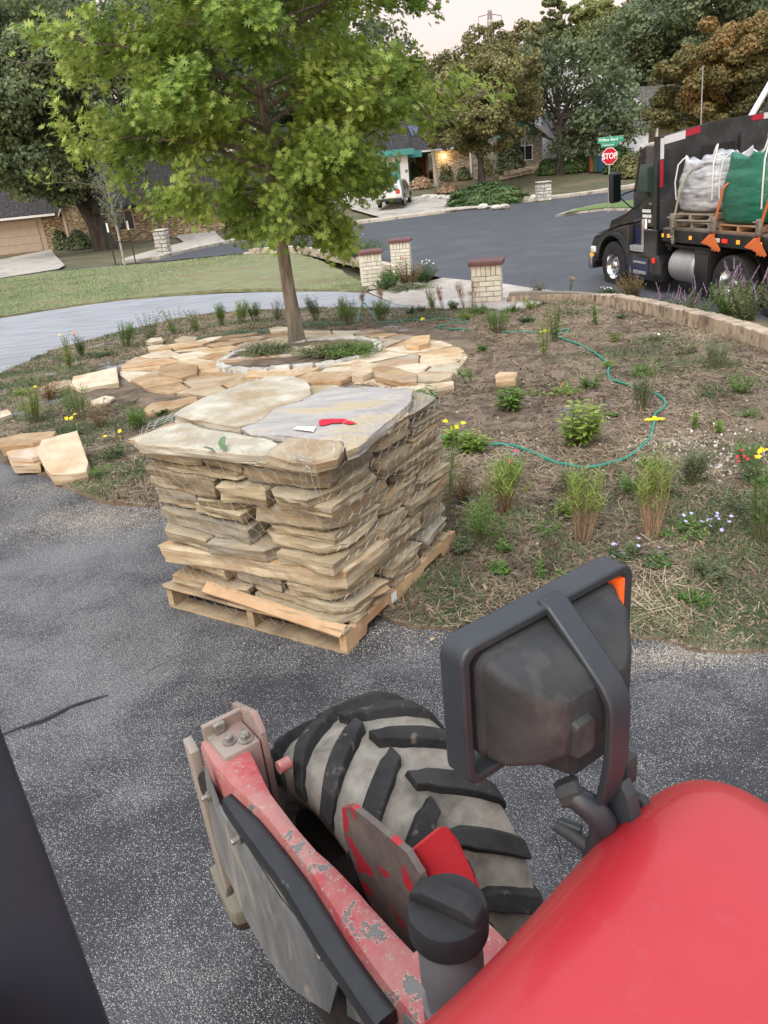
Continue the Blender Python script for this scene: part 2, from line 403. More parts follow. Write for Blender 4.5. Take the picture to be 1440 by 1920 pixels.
# far side: verges, kerbs, driveways
region('far_kerb', px((230, 496), (300, 486), (375, 467), (455, 451.5), (560, 437), (640, 424), (720, 414), (790, 405), (850, 397), (900, 390), (985, 379), (1060, 370), (1120, 362), (1230, 343), (1230, 341), (1120, 359.5), (1060, 367.5), (985, 376), (900, 387), (850, 393.5), (790, 401.5), (720, 411), (640, 420.5), (560, 433.5), (455, 447.5), (375, 463), (300, 482), (230, 492)), .8, .14, m_kerb, .2)
region('far_driveway', px((722, 412), (880, 394), (935, 390), (872, 372), (800, 368), (775, 372), (640, 378), (660, 395)), .8, .10, m_conc)
region('left_driveway', px((0, 523), (60, 514), (110, 506), (122, 499), (96, 469), (0, 488)) + [(-36, 52), (-36, 42)], .8, .05, m_conc)
region('left_path', px((230, 494), (300, 478), (375, 462), (420, 452), (400, 432), (352, 430), (330, 445), (345, 455), (290, 470), (235, 486)), .8, .06, m_conc)

# near lawn between loop drive and street
lawn_poly = px((0, 598), (80, 585), (160, 573), (240, 563), (330, 556), (420, 551), (480, 549), (560, 548), (640, 549), (690, 549), (690, 538), (640, 512), (585, 487), (560, 481), (500, 478), (440, 481), (370, 488), (300, 495), (200, 503), (100, 512), (0, 526)) + [(-22, 35), (-21, 20), (-14, 17)]
region('lawn', ragged(lawn_poly, .25, .08, 3), .35, .07, m_lawn, .1, lambda X, Y: .02 * fbm(X, Y, 1.2, 5) + .10 * np.exp(-((X + 3.5) / 2.5) ** 2 - ((Y - 27) / 5) ** 2))

# the drive: near court, loop round the bed
drive_poly = [(-16, -6), (10.5, -6), (10.5, 1.0), (6.5, 1.5), (4.5, 3.8), (2.5, 6), (2.5, 14.0)] + px((985, 583), (870, 585), (740, 573)) + \
    px((690, 552), (640, 549), (560, 549), (480, 550), (420, 552), (330, 557), (240, 564), (160, 574), (80, 586), (0, 599)) + [(-14, 16.8), (-20, 12)]
region('driveway', drive_poly, .3, .03, m_drive, .1)
region('drive_apron', px((690, 550), (740, 573), (870, 586), (985, 584), (1090, 568), (1110, 560), (1040, 548), (985, 541), (950, 535), (830, 523), (800, 531), (760, 540), (700, 547)), .4, .035, m_conc2)
# planting bed
bed_near = [(5.0, 1.9)] + px((1440, 1236), (1370, 1232), (1300, 1226), (1240, 1212), (1180, 1212), (1090, 1200), (1000, 1190), (925, 1184), (850, 1190), (790, 1186), (740, 1180), (650, 1130), (480, 1010), (330, 962), (280, 958), (200, 952), (140, 932), (90, 902), (60, 892), (20, 878), (0, 866))
bed_poly = bed_near + [(-4.6, 7.4), (-5.4, 8.8)] + px((0, 708), (60, 678), (120, 656), (170, 640), (225, 626), (330, 601), (400, 592), (480, 585), (560, 582), (650, 580), (740, 583), (860, 584), (940, 584), (985, 584), (1060, 572), (1110, 566)) + \
    [(3.2, 14.85), (3.72, 13.95), (4.02, 12.6), (4.14, 11.2), (4.25, 9.6), (4.28, 8.4), (4.33, 7.2), (4.4, 5.5), (4.5, 4.0), (5.0, 1.6)]
bedp = ragged(bed_poly, .12, .05, 7)
PATC = Vector((-.98, 11.05))
def bed_bump(X, Y):
    b = .030 * fbm(X, Y, 1.1, 3) + .022 * fbm(X, Y, 4.5, 9, 3)
    return b * ss(0, .5, np.minimum(6.5 - np.abs(X), Y - 3.0)) + .012
bed = region('planting_bed', bedp, .11, .035, m_soil, .12, bed_bump)
def hb(x, y):
    """height of the bed surface"""
    return float(h(x, y)) + .035 + float(bed_bump(np.array([x]), np.array([y]))[0])
def PB(x, y): p = P(x, y, .05); p.z = hb(p.x, p.y); return p

# cracks filled with tar
def ribbon(name, pts, wid, mat, dz, seed=0):
    L_ = []; Rr = []
    q = []
    for i in range(len(pts) - 1):
        a, b = Vector(pts[i]), Vector(pts[i + 1]); n = max(1, int((b - a).length / .04))
        q += [a.lerp(b, k / n) for k in range(n)]
    q.append(Vector(pts[-1])); vs = []; fs = []
    for i, p in enumerate(q):
        d = (q[min(i + 1, len(q) - 1)] - q[max(i - 1, 0)]).normalized(); n = Vector((-d.y, d.x))
        j = .02 * noise.noise(Vector((p.x * 7, p.y * 7, seed))); ww = wid * (.7 + .9 * abs(noise.noise(Vector((p.x * 11, p.y * 11, seed + 3))))) * min(1, .25 + min(i, len(q) - 1 - i) * .15)
        for sgn in (-1, 1):
            c = p + n * (j + sgn * ww); vs.append((c.x, c.y, float(h(c.x, c.y)) + dz))
        if i: fs.append((2 * i - 2, 2 * i, 2 * i + 1, 2 * i - 1))
    o = MB().add(vs, fs).build(name, mat); o['kind'] = 'structure'; return o
ribbon('tar_seam', px((5, 1390), (60, 1368), (110, 1350), (160, 1328), (205, 1312)), .022, m_tar, .034)
ribbon('crack', px((8, 1389), (60, 1369), (110, 1352), (160, 1330), (200, 1312)), .005, m_crack, .038)
ribbon('crack', px((258, 1283), (290, 1262), (320, 1250)), .003, m_crack, .034, 2)
ribbon('crack', px((1180, 1290), (1230, 1285), (1262, 1275), (1275, 1262)), .0025, m_crack, .034, 3)
ribbon('crack', px((1035, 1560), (1045, 1600), (1052, 1640)), .003, m_crack, .034, 5)

# --- litter of the bed: straw, twigs, weed grass, white rubble ------------
m_straw = leafmat('straw', ((.22, .16, .105), (.34, .26, .175), (.50, .42, .30)), .1, .8, 1.0)
m_twig = leafmat('bark shreds', ((.05, .032, .022), (.14, .095, .065), (.33, .24, .16)), 0, .9, 1.0)
m_blade = leafmat('weed grass blades', ((.06, .11, .055), (.11, .18, .08), (.24, .28, .13)), .25, .6, 1.3)
m_blade2 = leafmat('lawn blades', ((.15, .23, .11), (.24, .31, .15), (.40, .40, .22)), .2, .6, .6)
m_rub = M('white rubble', (.38, .34, .29), (.60, .57, .51), 9, .9, .004, 60, objrand=0, island=.3)
bedA = np.array(bedp)
def pts_in(poly, n, dens=None, bounds=None):
    poly = np.asarray(poly)[:, :2]; lo = poly.min(0); hi = poly.max(0); out = []
    tot = 0
    while tot < n:
        q = lo + rng.random((n * 3, 2)) * (hi - lo); k = inside(poly, q[:, 0], q[:, 1])
        if dens is not None: k &= rng.random(len(q)) < dens(q[:, 0], q[:, 1])
        q = q[k]; out.append(q); tot += len(q)
        if len(out) > 60: break
    return np.concatenate(out)[:n]
def near(X, Y): return np.clip(3.6 / np.maximum(Y, .5), .04, 1) ** 1.25
patioC = (-1.0, 11.0)
def offpatio(X, Y): return (((X + 1.25) / 2.75) ** 2 + ((Y - 10.6) / 2.5) ** 2) > 1
def offpallet(X, Y): return ~inside([(-.24, 3.05), (-1.3, 3.72), (-.7, 4.85), (.42, 4.1)], X, Y)
def z_on(q): return h(q[:, 0], q[:, 1]) + .035 + bed_bump(q[:, 0], q[:, 1])
shred_v = [(-.5, -.5, 0), (.5, -.35, .12), (.5, .35, .1), (-.5, .5, 0)]
def litter(name, n, mat, lmin, lmax, wid, dens):
    q = pts_in(bedA, n, dens); m = len(q); N_ = np.stack([rng.normal(0, .35, m), rng.normal(0, .35, m), np.ones(m)], 1)
    L_ = rng.uniform(lmin, lmax, m) * (1 + .05 * q[:, 1]); W_ = wid * (1 + .09 * q[:, 1]) * rng.uniform(.6, 1.4, m)
    o = link(name, scatter(name, shred_v, [(0, 1, 2, 3)], np.stack([q[:, 0], q[:, 1], z_on(q) + rng.uniform(.002, .012, m)], 1), frames(N_), np.stack([L_, W_, L_], 1)), mat)
    o['kind'] = 'stuff'; return o
seedn = lambda s, sc, a, b: (lambda X, Y: ss(a, b, fbm(X, Y, sc, s)))
f1 = seedn(21, .8, -.15, .3); f2 = seedn(33, .6, -.25, .2)
litter('dry_straw', 34000, m_straw, .025, .10, .0026, lambda X, Y: near(X, Y) * (.08 + .9 * f1(X, Y)) * offpatio(X, Y) * offpallet(X, Y))
litter('bark_mulch', 30000, m_twig, .015, .06, .008, lambda X, Y: near(X, Y) * (.35 + .65 * f2(X, Y)) * offpatio(X, Y) * offpallet(X, Y))
litter('straw_clump', 1500, m_straw, .08, .24, .0026, lambda X, Y: np.exp(-((X - 1.28) / .2) ** 2 - ((Y - 3.22) / .2) ** 2))
blade_v = [(-.5, 0, 0), (.5, 0, 0), (.32, .25, .55), (-.32, .25, .55), (0, .75, 1.0)]
blade_f = [(0, 1, 2), (0, 2, 3), (3, 2, 4)]
def grass(name, poly, n, mat, hmin, hmax, wid, dens, zf, lean=.9):
    q = pts_in(poly, n, dens); m = len(q)
    N_ = np.stack([rng.normal(0, .5, m) * lean, rng.normal(0, .5, m) * lean, np.ones(m)], 1)
    H_ = rng.uniform(hmin, hmax, m); W_ = wid * (1 + .10 * q[:, 1]) * rng.uniform(.6, 1.4, m)
    o = link(name, scatter(name, blade_v, blade_f, np.stack([q[:, 0], q[:, 1], zf(q) - .003], 1), frames(N_), np.stack([W_, H_ * .8, H_], 1)), mat)
    o['kind'] = 'stuff'; return o
def weeddens(X, Y):
    e = ss(5.4, 3.4, Y - .12 * X + .5 * fbm(X, Y, .9, 61)) * 1.0
    left = ss(-1.2, -2.2, X) * (.25 + .5 * ss(-.2, .3, fbm(X, Y, 1.1, 62))) * (Y < 14)
    rim = ss(12.6, 13.6, Y) * .5
    right = ss(.05, .4, fbm(X, Y, .55, 63)) * .45 * (X > 1)
    cl = ss(-.25, .25, fbm(X, Y, 2.4, 64))
    return np.clip(np.maximum.reduce([e, left, rim, right]), 0, 1) * (.15 + .85 * cl) * np.clip(4.2 / np.maximum(Y, .5), .06, 1) * offpatio(X, Y) * offpallet(X, Y)
grass('weed_grass', bedA, 120000, m_blade, .015, .060, .0038, weeddens, z_on, 1.6)
grass('dry_grass', bedA, 14000, m_straw, .02, .06, .003, lambda X, Y: weeddens(X, Y) * ss(-.1, .3, fbm(X, Y, 1.4, 71)), z_on, 1.8)
lawnA = np.array(lawn_poly)
grass('lawn_grass', lawnA, 60000, m_blade2, .03, .07, .006, lambda X, Y: np.clip(14 / Y, .1, 1) * (.35 + .65 * ss(-.3, .2, fbm(X, Y, .5, 77))), lambda q: h(q[:, 0], q[:, 1]) + .075, 1.1)
# white rubble
def ico(n=1, s=1, seed=0, j=.25):
    bm = bmesh.new(); bmesh.ops.create_icosphere(bm, subdivisions=n, radius=s)
    r_ = random.Random(seed)
    for v in bm.verts: v.co *= 1 + r_.uniform(-j, j)
    V = [v.co[:] for v in bm.verts]; F = [[v.index for v in f.verts] for f in bm.faces]; bm.free(); return V, F
iv, if_ = ico(1, 1, 3)
def rubble(name, cent, n, smin, smax):
    q = []
    for (x, y, sx_, sy_, k) in cent:
        c = PB(x, y); q.append(np.stack([rng.normal(c.x, sx_, int(n * k)), rng.normal(c.y, sy_, int(n * k))], 1))
    q = np.concatenate(q); m = len(q); s = rng.uniform(smin, smax, m) * rng.uniform(.4, 1, m)
    o = link(name, scatter(name, iv, if_, np.stack([q[:, 0], q[:, 1], z_on(q) + s * .2], 1), frames(rng.normal(size=(m, 3))), np.stack([s, s * .8, s * .6], 1)), m_rub)
    o['kind'] = 'stuff'
m_grit = M('sandy grit', (.34, .28, .22), (.46, .41, .35), 9, .95, objrand=0, island=.3)
def grit(name, cents, n, smin, smax, mat):
    q = np.concatenate([np.stack([rng.normal(P(x, y).x, sx_, int(n * k)), rng.normal(P(x, y).y, sy_, int(n * k))], 1) for (x, y, sx_, sy_, k) in cents]); m = len(q); s = rng.uniform(smin, smax, m)
    ib = inside(bedA, q[:, 0], q[:, 1]); zz = np.where(ib, z_on(q), h(q[:, 0], q[:, 1]) + .03)
    o = link(name, scatter(name, iv, if_, np.stack([q[:, 0], q[:, 1], zz + s * .15], 1), frames(rng.normal(size=(m, 3))), np.stack([s, s, s * .5], 1)), mat); o['kind'] = 'stuff'
grit('sandy_grit', [(150, 975, .32, .22, .30), (230, 980, .30, .16, .30), (90, 925, .25, .15, .15), (1250, 1240, .22, .06, .16), (1330, 1230, .2, .07, .14), (760, 1190, .4, .05, .10), (1000, 1200, .5, .05, .12), (420, 1000, .3, .2, .1)], 14000, .0012, .0045, m_grit)
rubble('limestone_gravel', [(1290, 832, .22, .12, .28), (1350, 868, .30, .16, .32), (1410, 860, .2, .1, .15), (1250, 862, .2, .08, .1), (1330, 815, .3, .1, .1), (1160, 830, .9, .5, .12), (900, 800, 1.2, .9, .10), (640, 790, 1, .5, .03)], 620, .006, .024)

# ------------------------------------------------------------------ sandstone
def sandmat(name, a, b, c, dark, orr=.22):
    m = M(name, a, b, 5, .92, .009, 30, c, 2.6, .47, .64, objrand=orr, stretch=(1, 1, 9), detail=9, lo=.4, hi=.6)
    return m
m_pal = [sandmat('tan sandstone', (.36, .285, .18), (.50, .42, .29), (.25, .195, .125), 0), sandmat('olive sandstone', (.31, .255, .175), (.44, .375, .265), (.42, .29, .16), 0),
         sandmat('grey sandstone', (.26, .23, .18), (.38, .345, .28), (.40, .31, .19), 0), sandmat('buff sandstone', (.44, .355, .24), (.56, .47, .335), (.40, .27, .15), 0)]
m_top = sandmat('pale slab', (.42, .38, .30), (.60, .56, .47), (.36, .28, .18), 0, .05)
m_lilac = M('lilac grey slab', (.33, .31, .305), (.47, .445, .425), 4.5, .88, .007, 35, (.46, .39, .27), 2.2, .52, .6, stretch=(1, 3.2, 3), detail=7)
m_patio = [sandmat('orange sandstone', (.47, .315, .175), (.57, .43, .28), (.38, .235, .13), 0), sandmat('peach sandstone', (.51, .40, .27), (.59, .49, .36), (.44, .30, .18), 0),
           sandmat('cream sandstone', (.60, .52, .39), (.66, .59, .47), (.50, .36, .22), 0), sandmat('grey brown sandstone', (.40, .33, .26), (.50, .43, .35), (.46, .29, .16), 0)]
m_lime = M('white limestone', (.44, .43, .39), (.60, .59, .55), 7, .9, .006, 40, (.24, .23, .21), 5, .52, .66, objrand=.12)

def slab_mesh(name, poly, t, seed=0, rough=.012, step=.045, top_amp=.004, chip=.5):
    """irregular quarried slab: poly (xy list, ccw) top outline centred on its own origin, thickness t"""
    r_ = random.Random(seed); pts = []
    n = len(poly)
    for i in range(n):
        a = Vector(poly[i]); b = Vector(poly[(i + 1) % n]); k = max(1, int((b - a).length / step))
        for j in range(k): pts.append(a.lerp(b, j / k))
    m = len(pts); cx = sum(p.x for p in pts) / m; cy = sum(p.y for p in pts) / m; c = Vector((cx, cy))
    off = Vector((seed * 3.1, seed * 1.7, seed * .9))
    K = 3; ctrl = [[r_.uniform(-1, 1) for _ in range(m // K + 2)] for _ in range(5)]
    def facet(i, li):
        q = i / K; k = int(q); f = q - k; c_ = ctrl[li]; n_ = max(1, (m - 1) // K + 1); return c_[k % n_] * (1 - f) + c_[(k + 1) % n_] * f
    def rad(p, z, amp, i=0, li=0):
        d = (p - c); L_ = max(d.length, 1e-4); nn = .35 * noise.noise(Vector((p.x * 9, p.y * 9, z * 12)) + off) + .30 * noise.noise(Vector((p.x * 40, p.y * 40, z * 60)) + off) + .55 * facet(i, li)
        return p + d / L_ * nn * amp
    lv = [(t, .0 * rough, .9), (t * .90, .22 * rough, 1.0), (t * .52, .0, 1.35), (t * .16, -.25 * rough, 1.3), (0, -.75 * rough, 1)]
    vs = []; fs = []
    for li, (z, ins, am) in enumerate(lv):
        for pi_, p in enumerate(pts):
            d = (p - c).normalized(); q = rad(p, z, rough * am, pi_, li) + d * ins
            zz = z + (top_amp * 1.6 * noise.noise(Vector((q.x * 14, q.y * 14, 2)) + off) - (rough * .5 * max(0, noise.noise(Vector((q.x * 9, q.y * 9, 5)) + off)) * chip) if li == 0 else 0)
            vs.append((q.x, q.y, zz))
    for li in range(len(lv) - 1):
        for i in range(m):
            j = (i + 1) % m; a = li * m
            fs.append((a + i, a + m + i, a + m + j, a + j))
    # top: two inner rings and a centre
    base = len(vs)
    for ri, k in enumerate((.93, .6, .28)):
        for p in pts:
            q = c + (p - c) * k; vs.append((q.x, q.y, t + top_amp * (.6 + 1.0 * noise.noise(Vector((q.x * 6, q.y * 6, 7)) + off) + .6 * noise.noise(Vector((q.x * 18, q.y * 18, 7)) + off))))
    rings = [0, base, base + m, base + 2 * m]
    for a, b in zip(rings, rings[1:]):
        for i in range(m):
            j = (i + 1) % m; fs.append((a + i, a + j, b + j, b + i))
    vs.append((cx, cy, t + top_amp)); cc = len(vs) - 1
    for i in range(m): fs.append((rings[-1] + i, rings[-1] + (i + 1) % m, cc))
    a = (len(lv) - 1) * m; fs.append(tuple(a + i for i in range(m))[::-1])
    me = bpy.data.meshes.new(name); me.from_pydata(vs, [], fs)
    bm = bmesh.new(); bm.from_mesh(me); bmesh.ops.recalc_face_normals(bm, faces=bm.faces[:]); bm.to_mesh(me); bm.free()
    return me
def irr(w, d, seed, cut=.16):
    r_ = random.Random(seed); c = cut
    p = []
    for (sx_, sy_) in ((-1, -1), (1, -1), (1, 1), (-1, 1)):
        x, y = sx_ * w / 2, sy_ * d / 2; j = lambda: r_.uniform(-.05, .05)
        if r_.random() < .55:
            a, b = r_.uniform(.05, c) * w, r_.uniform(.05, c) * d
            e1 = (x - sx_ * a, y + j() * d * .5); e2 = (x + j() * w * .5, y - sy_ * b)
            p += [e1, e2] if (sx_ * sy_ < 0) else [e2, e1]
        else: p.append((x + j() * w, y + j() * d))
    # keep counter-clockwise
    A = sum(p[i][0] * p[(i + 1) % len(p)][1] - p[(i + 1) % len(p)][0] * p[i][1] for i in range(len(p)))
    return p if A > 0 else p[::-1]
def slab_px(name, pts, z, t, mat, parent=None, seed=0, tilt=(0, 0), step=.045, rough=.012, ground=False, lift=0, top_amp=.004):
    """slab whose top outline is seen at these spots; lies at height z (or on the bed)"""
    if ground:
        W = [P(x, y, .05 + t) for x, y in pts]; z = sum(hb(p.x, p.y) for p in W) / len(W) + t + lift
    W = [PZ(x, y, z) for x, y in pts]; cx = sum(p.x for p in W) / len(W); cy = sum(p.y for p in W) / len(W)
    poly = [(p.x - cx, p.y - cy) for p in W]
    A = sum(poly[i][0] * poly[(i + 1) % len(poly)][1] - poly[(i + 1) % len(poly)][0] * poly[i][1] for i in range(len(poly)))
    if A < 0: poly = poly[::-1]
    me = slab_mesh(name, poly, t, seed, rough, step, top_amp); o = link(name, me, mat, parent, None, (cx, cy, z - t))
    o.rotation_euler = (tilt[0], tilt[1], 0); return o

# ------------------------------------------------------------------ pallet of flagstone
B0 = P(653, 1228, .03); A0 = P(327, 1140, .03)
u = Vector((A0.x - B0.x, A0.y - B0.y)).normalized(); v_ = Vector((-u.y, u.x)) * -1
pal_yaw = math.atan2(-u.y, -u.x)          # local x runs from left corner to near corner
PW, PD_ = 1.17, 1.19
# local frame: x from the left corner (0) to the near corner (PW), y away from the camera
orig = Vector((B0.x + u.x * PW, B0.y + u.y * PW, .034))
pallet = empty('pallet', orig, pal_yaw, 'worn wooden pallet on the dark driveway carrying the netted flagstone stack', 'pallet')
m_wood = M('pallet wood', (.29, .215, .135), (.41, .315, .205), 14, .88, .002, 60, (.17, .125, .085), 2.2, .5, .66, objrand=.18, stretch=(1, 1, 1), distort=.4)
m_wood2 = M('fresh pallet wood', (.42, .27, .15), (.52, .36, .22), 7, .85, .0015, 60, (.34, .2, .11), 2.0, objrand=.08)
def wood_box(name, x0, y0, z0, x1, y1, z1, parent, mat=m_wood, rot=None, j=.003):
    nx_, ny_ = max(1, int(abs(x1 - x0) / .12)), max(1, int(abs(y1 - y0) / .12)); bm = bmesh.new(); bmesh.ops.create_cube(bm, size=1)
    lx, ly, lz = x1 - x0, y1 - y0, z1 - z0; long = 0 if lx > ly else 1
    for v in bm.verts: v.co = Vector((v.co.x * lx, v.co.y * ly, v.co.z * lz))
    for k in range(1, 10):
        co = Vector((0, 0, 0)); co[long] = (k / 10 - .5) * (lx if long == 0 else ly); no = Vector((0, 0, 0)); no[long] = 1
        bmesh.ops.bisect_plane(bm, geom=bm.verts[:] + bm.edges[:] + bm.faces[:], plane_co=co, plane_no=no)
    sd = random.random() * 50
    for v in bm.verts: v.co += Vector((noise.noise(v.co * 13 + Vector((sd, 0, 0))), noise.noise(v.co * 13 + Vector((0, sd, 0))), noise.noise(v.co * 13 + Vector((0, 0, sd))))) * j
    me = bpy.data.meshes.new(name); bm.to_mesh(me); bm.free()
    o = link(name, me, mat, parent, None, ((x0 + x1) / 2, (y0 + y1) / 2, (z0 + z1) / 2))
    if rot: o.rotation_euler = rot
    return o
# bottom boards, stringers (with fork notches), top boards
for y0, wd in ((0.0, .10), (.36, .09), (.74, .09), (PD_ - .10, .10)): wood_box('deck_board', .0, y0, 0, PW, y0 + wd, .016, pallet)
for x0 in (0.0, PW / 2 - .02, PW - .042):
    prof = [(0, .017), (.17, .017), (.19, .06), (.40, .06), (.42, .017), (.77, .017), (.79, .06), (1.0, .06), (1.02, .017), (PD_, .017), (PD_, .107), (0, .107)]
    MB().prism([(a, b) for a, b in prof], 0, .04, Matrix(((0, 0, 1, x0), (1, 0, 0, 0), (0, 1, 0, 0), (0, 0, 0, 1)))).build('stringer', m_wood2 if x0 > 1 else m_wood, pallet)
for k in range(6):
    y0 = .10 + k * .185; wood_box('deck_board', .0, y0, .108, PW, y0 + .1, .124, pallet)
fb = wood_box('deck_board', -.005, -.012, .118, PW, .062, .134, pallet, rot=(R(-7), R(.4), 0), j=.007); fb['label'] = 'split front deck board lifting off the pallet'
bb = wood_box('broken_board', .30, -.03, .150, 1.16, .035, .165, pallet, mat=m_wood2, rot=(R(28), R(4.5), 0), j=.006)
tg = MB().box(0, 0, 0, .001, .055, .055).build('paper_tag', M('tag paper', (.78, .77, .74), (.12, .12, .12), 90, .7, lo=.62, hi=.64), pallet, loc=(PW + .002, .42, .045))

# stones: every layer is a row of slabs, near the front and right faces they show
stack_n = 0
ZB, ZT = .127, 1.0
rs = random.Random(5)
stack = empty('flagstone_stack', orig, pal_yaw, 'tall stack of tan sandstone slabs wrapped in chicken wire on the pallet', 'stone stack')
z = ZB; layers = []
while z < .925:
    t = rs.choice([.062, .070, .078, .086, .095, .105]); t = min(t, .958 - z) if .958 - z > .055 else .958 - z
    layers.append((z, t)); z += t + .0035
def lay1(x0, y0, x1, y1, z, t, sd):
    w_, d_ = x1 - x0, y1 - y0
    me = slab_mesh('stone', irr(w_ * rs.uniform(.95, 1.06), d_ * rs.uniform(.96, 1.05), sd, .26), t, sd, .020, .042, .004)
    o = link('stone', me, m_pal[rs.choices(range(4), (5, 4, 2.6, 1.3))[0]], stack, None, ((x0 + x1) / 2 + rs.gauss(0, .008), (y0 + y1) / 2 + rs.gauss(0, .010), z))
    o.rotation_euler = (rs.gauss(0, .020), rs.gauss(0, .022), rs.gauss(0, .045)); return o
def lay(x0, y0, x1, y1, z, t, sd):
    """a cell of the pile: one thick stone, or two or three thinner ones that do not line up with their neighbours"""
    r_ = rs.random()
    if t < .085 or r_ < .60: lay1(x0, y0, x1, y1, z, t * rs.uniform(.84, .97), sd)
    else:
        f = rs.uniform(.40, .62); lay1(x0, y0, x1, y1, z, t * f * .95, sd)
        if (x1 - x0) > .5 and rs.random() < .6:
            c = x0 + (x1 - x0) * rs.uniform(.35, .65); lay1(x0, y0, c - .01, y1, z + t * f, t * (1 - f) * rs.uniform(.8, .95), sd + 1); lay1(c + .01, y0 + rs.uniform(-.02, .05), x1, y1, z + t * f, t * (1 - f) * rs.uniform(.8, .95), sd + 2)
        elif (y1 - y0) > .5 and rs.random() < .6:
            c = y0 + (y1 - y0) * rs.uniform(.35, .65); lay1(x0, y0, x1, c - .01, z + t * f, t * (1 - f) * rs.uniform(.8, .95), sd + 1); lay1(x0, c + .01, x1 + rs.uniform(-.05, .02), y1, z + t * f, t * (1 - f) * rs.uniform(.8, .95), sd + 2)
        else: lay1(x0 + rs.uniform(-.02, .05), y0 + rs.uniform(-.02, .04), x1 - rs.uniform(-.02, .05), y1, z + t * f, t * (1 - f) * rs.uniform(.84, .96), sd + 1)
for li, (z, t) in enumerate(layers):
    k = (z - ZB) / (ZT - ZB)
    # the pile swells a little upwards and leans right
    xl = .03 - .06 * k + rs.uniform(-.02, .03); xr = PW - .035 + .06 * k + rs.uniform(-.035, .03)
    yf = .03 - .01 * k + rs.uniform(-.03, .025); yb = PD_ - .04 + rs.uniform(-.03, .03)
    if li % 2 == 0 or rs.random() < .3:   # rows along x
        rows = [yf, yf + rs.uniform(.40, .5), yf + rs.uniform(.74, .86), yb]
        for a, b in zip(rows, rows[1:]):
            n_ = rs.choice([1, 2, 2, 3]) if a == yf else 2
            cuts = [xl] + sorted(xl + (xr - xl) * ((q + 1) / n_ + rs.uniform(-.13, .13)) for q in range(n_ - 1)) + [xr]
            for c0, c1 in zip(cuts, cuts[1:]): lay(c0 + .006, a + .006, c1 - .006, b - .006, z, t, rs.randint(0, 9999))
    else:
        cols = [xl, xl + rs.uniform(.28, .45), xl + rs.uniform(.66, .8), xr]
        for a, b in zip(cols, cols[1:]):
            n_ = rs.choice([2, 3, 3]) if b == xr else 2
            cuts = [yf] + sorted(yf + (yb - yf) * ((q + 1) / n_ + rs.uniform(-.1, .1)) for q in range(n_ - 1)) + [yb]
            for c0, c1 in zip(cuts, cuts[1:]): lay(a + .006, c0 + .006, b - .006, c1 - .006, z, t, rs.randint(0, 9999))
# the big slabs on top, read from the photograph, children of the stack
def top_slab(pts, z, t, mat, sd, tilt=(0, 0)):
    o = slab_px('top_slab', pts, z, t, mat, None, sd, tilt, .05, .012)
    Mi = (Matrix.Translation(orig) @ Matrix.Rotation(pal_yaw, 4, 'Z')).inverted()
    Mw = Matrix.Translation(o.location) @ o.rotation_euler.to_matrix().to_4x4()
    o.parent = stack; o.matrix_local = Mi @ Mw; return o
o = top_slab([(248, 822), (290, 806), (330, 795), (354, 793), (378, 803), (440, 812), (512, 826), (520, 832), (497, 852), (440, 850), (330, 838), (262, 832)], 1.015, .048, m_top, 3); o['label'] = 'pale slab at the front left corner of the stack top'
o = top_slab([(497, 853), (518, 836), (548, 820), (600, 822), (638, 824), (646, 836), (630, 858), (590, 868), (545, 864)], 1.018, .055, m_pal[3], 4); o['label'] = 'small tan slab at the near corner of the stack top'
o = top_slab([(325, 776), (360, 755), (400, 737), (450, 722), (500, 708), (545, 703), (576, 716), (583, 740), (560, 752), (522, 762), (480, 792), (450, 801), (415, 796), (370, 788)], 1.030, .052, m_top, 5); o['label'] = 'large cream slab at the back left of the stack top'
slabB = top_slab([(452, 802), (480, 792), (522, 764), (565, 751), (590, 738), (620, 727), (700, 726), (775, 729), (768, 752), (735, 785), (700, 812), (672, 835), (650, 843), (642, 824), (600, 821), (540, 818), (500, 815), (470, 813)], 1.028, .054, m_lilac, 6); slabB['label'] = 'big lilac grey slab with a red paint mark on top'
# filler just under the top slabs on the right
def flat_mark(name, pts, z, mat, parent_slab, n=1):
    W = [PZ(x, y, z) for x, y in pts]; o = MB().add([tuple(p) for p in W] + [(p.x, p.y, p.z - .0015) for p in W], [tuple(range(len(W)))] + [(i, (i + 1) % len(W), len(W) + (i + 1) % len(W), len(W) + i) for i in range(len(W))]).build(name, mat)
    o.parent = stack; o.matrix_local = (Matrix.Translation(orig) @ Matrix.Rotation(pal_yaw, 4, 'Z')).inverted(); return o
m_redp = M('red spray paint', (.62, .02, .05), (.50, .015, .04), 30, .6)
flat_mark('paint_mark', [(597, 790), (603, 786), (620, 785), (645, 785), (669, 793), (655, 795), (640, 792), (622, 793), (608, 797), (599, 797)], 1.0390, m_redp, slabB)
flat_mark('paper_label', [(550, 804), (556, 799.5), (592, 800), (588, 809)], 1.0400, M('label paper', (.75, .75, .73)), slabB)

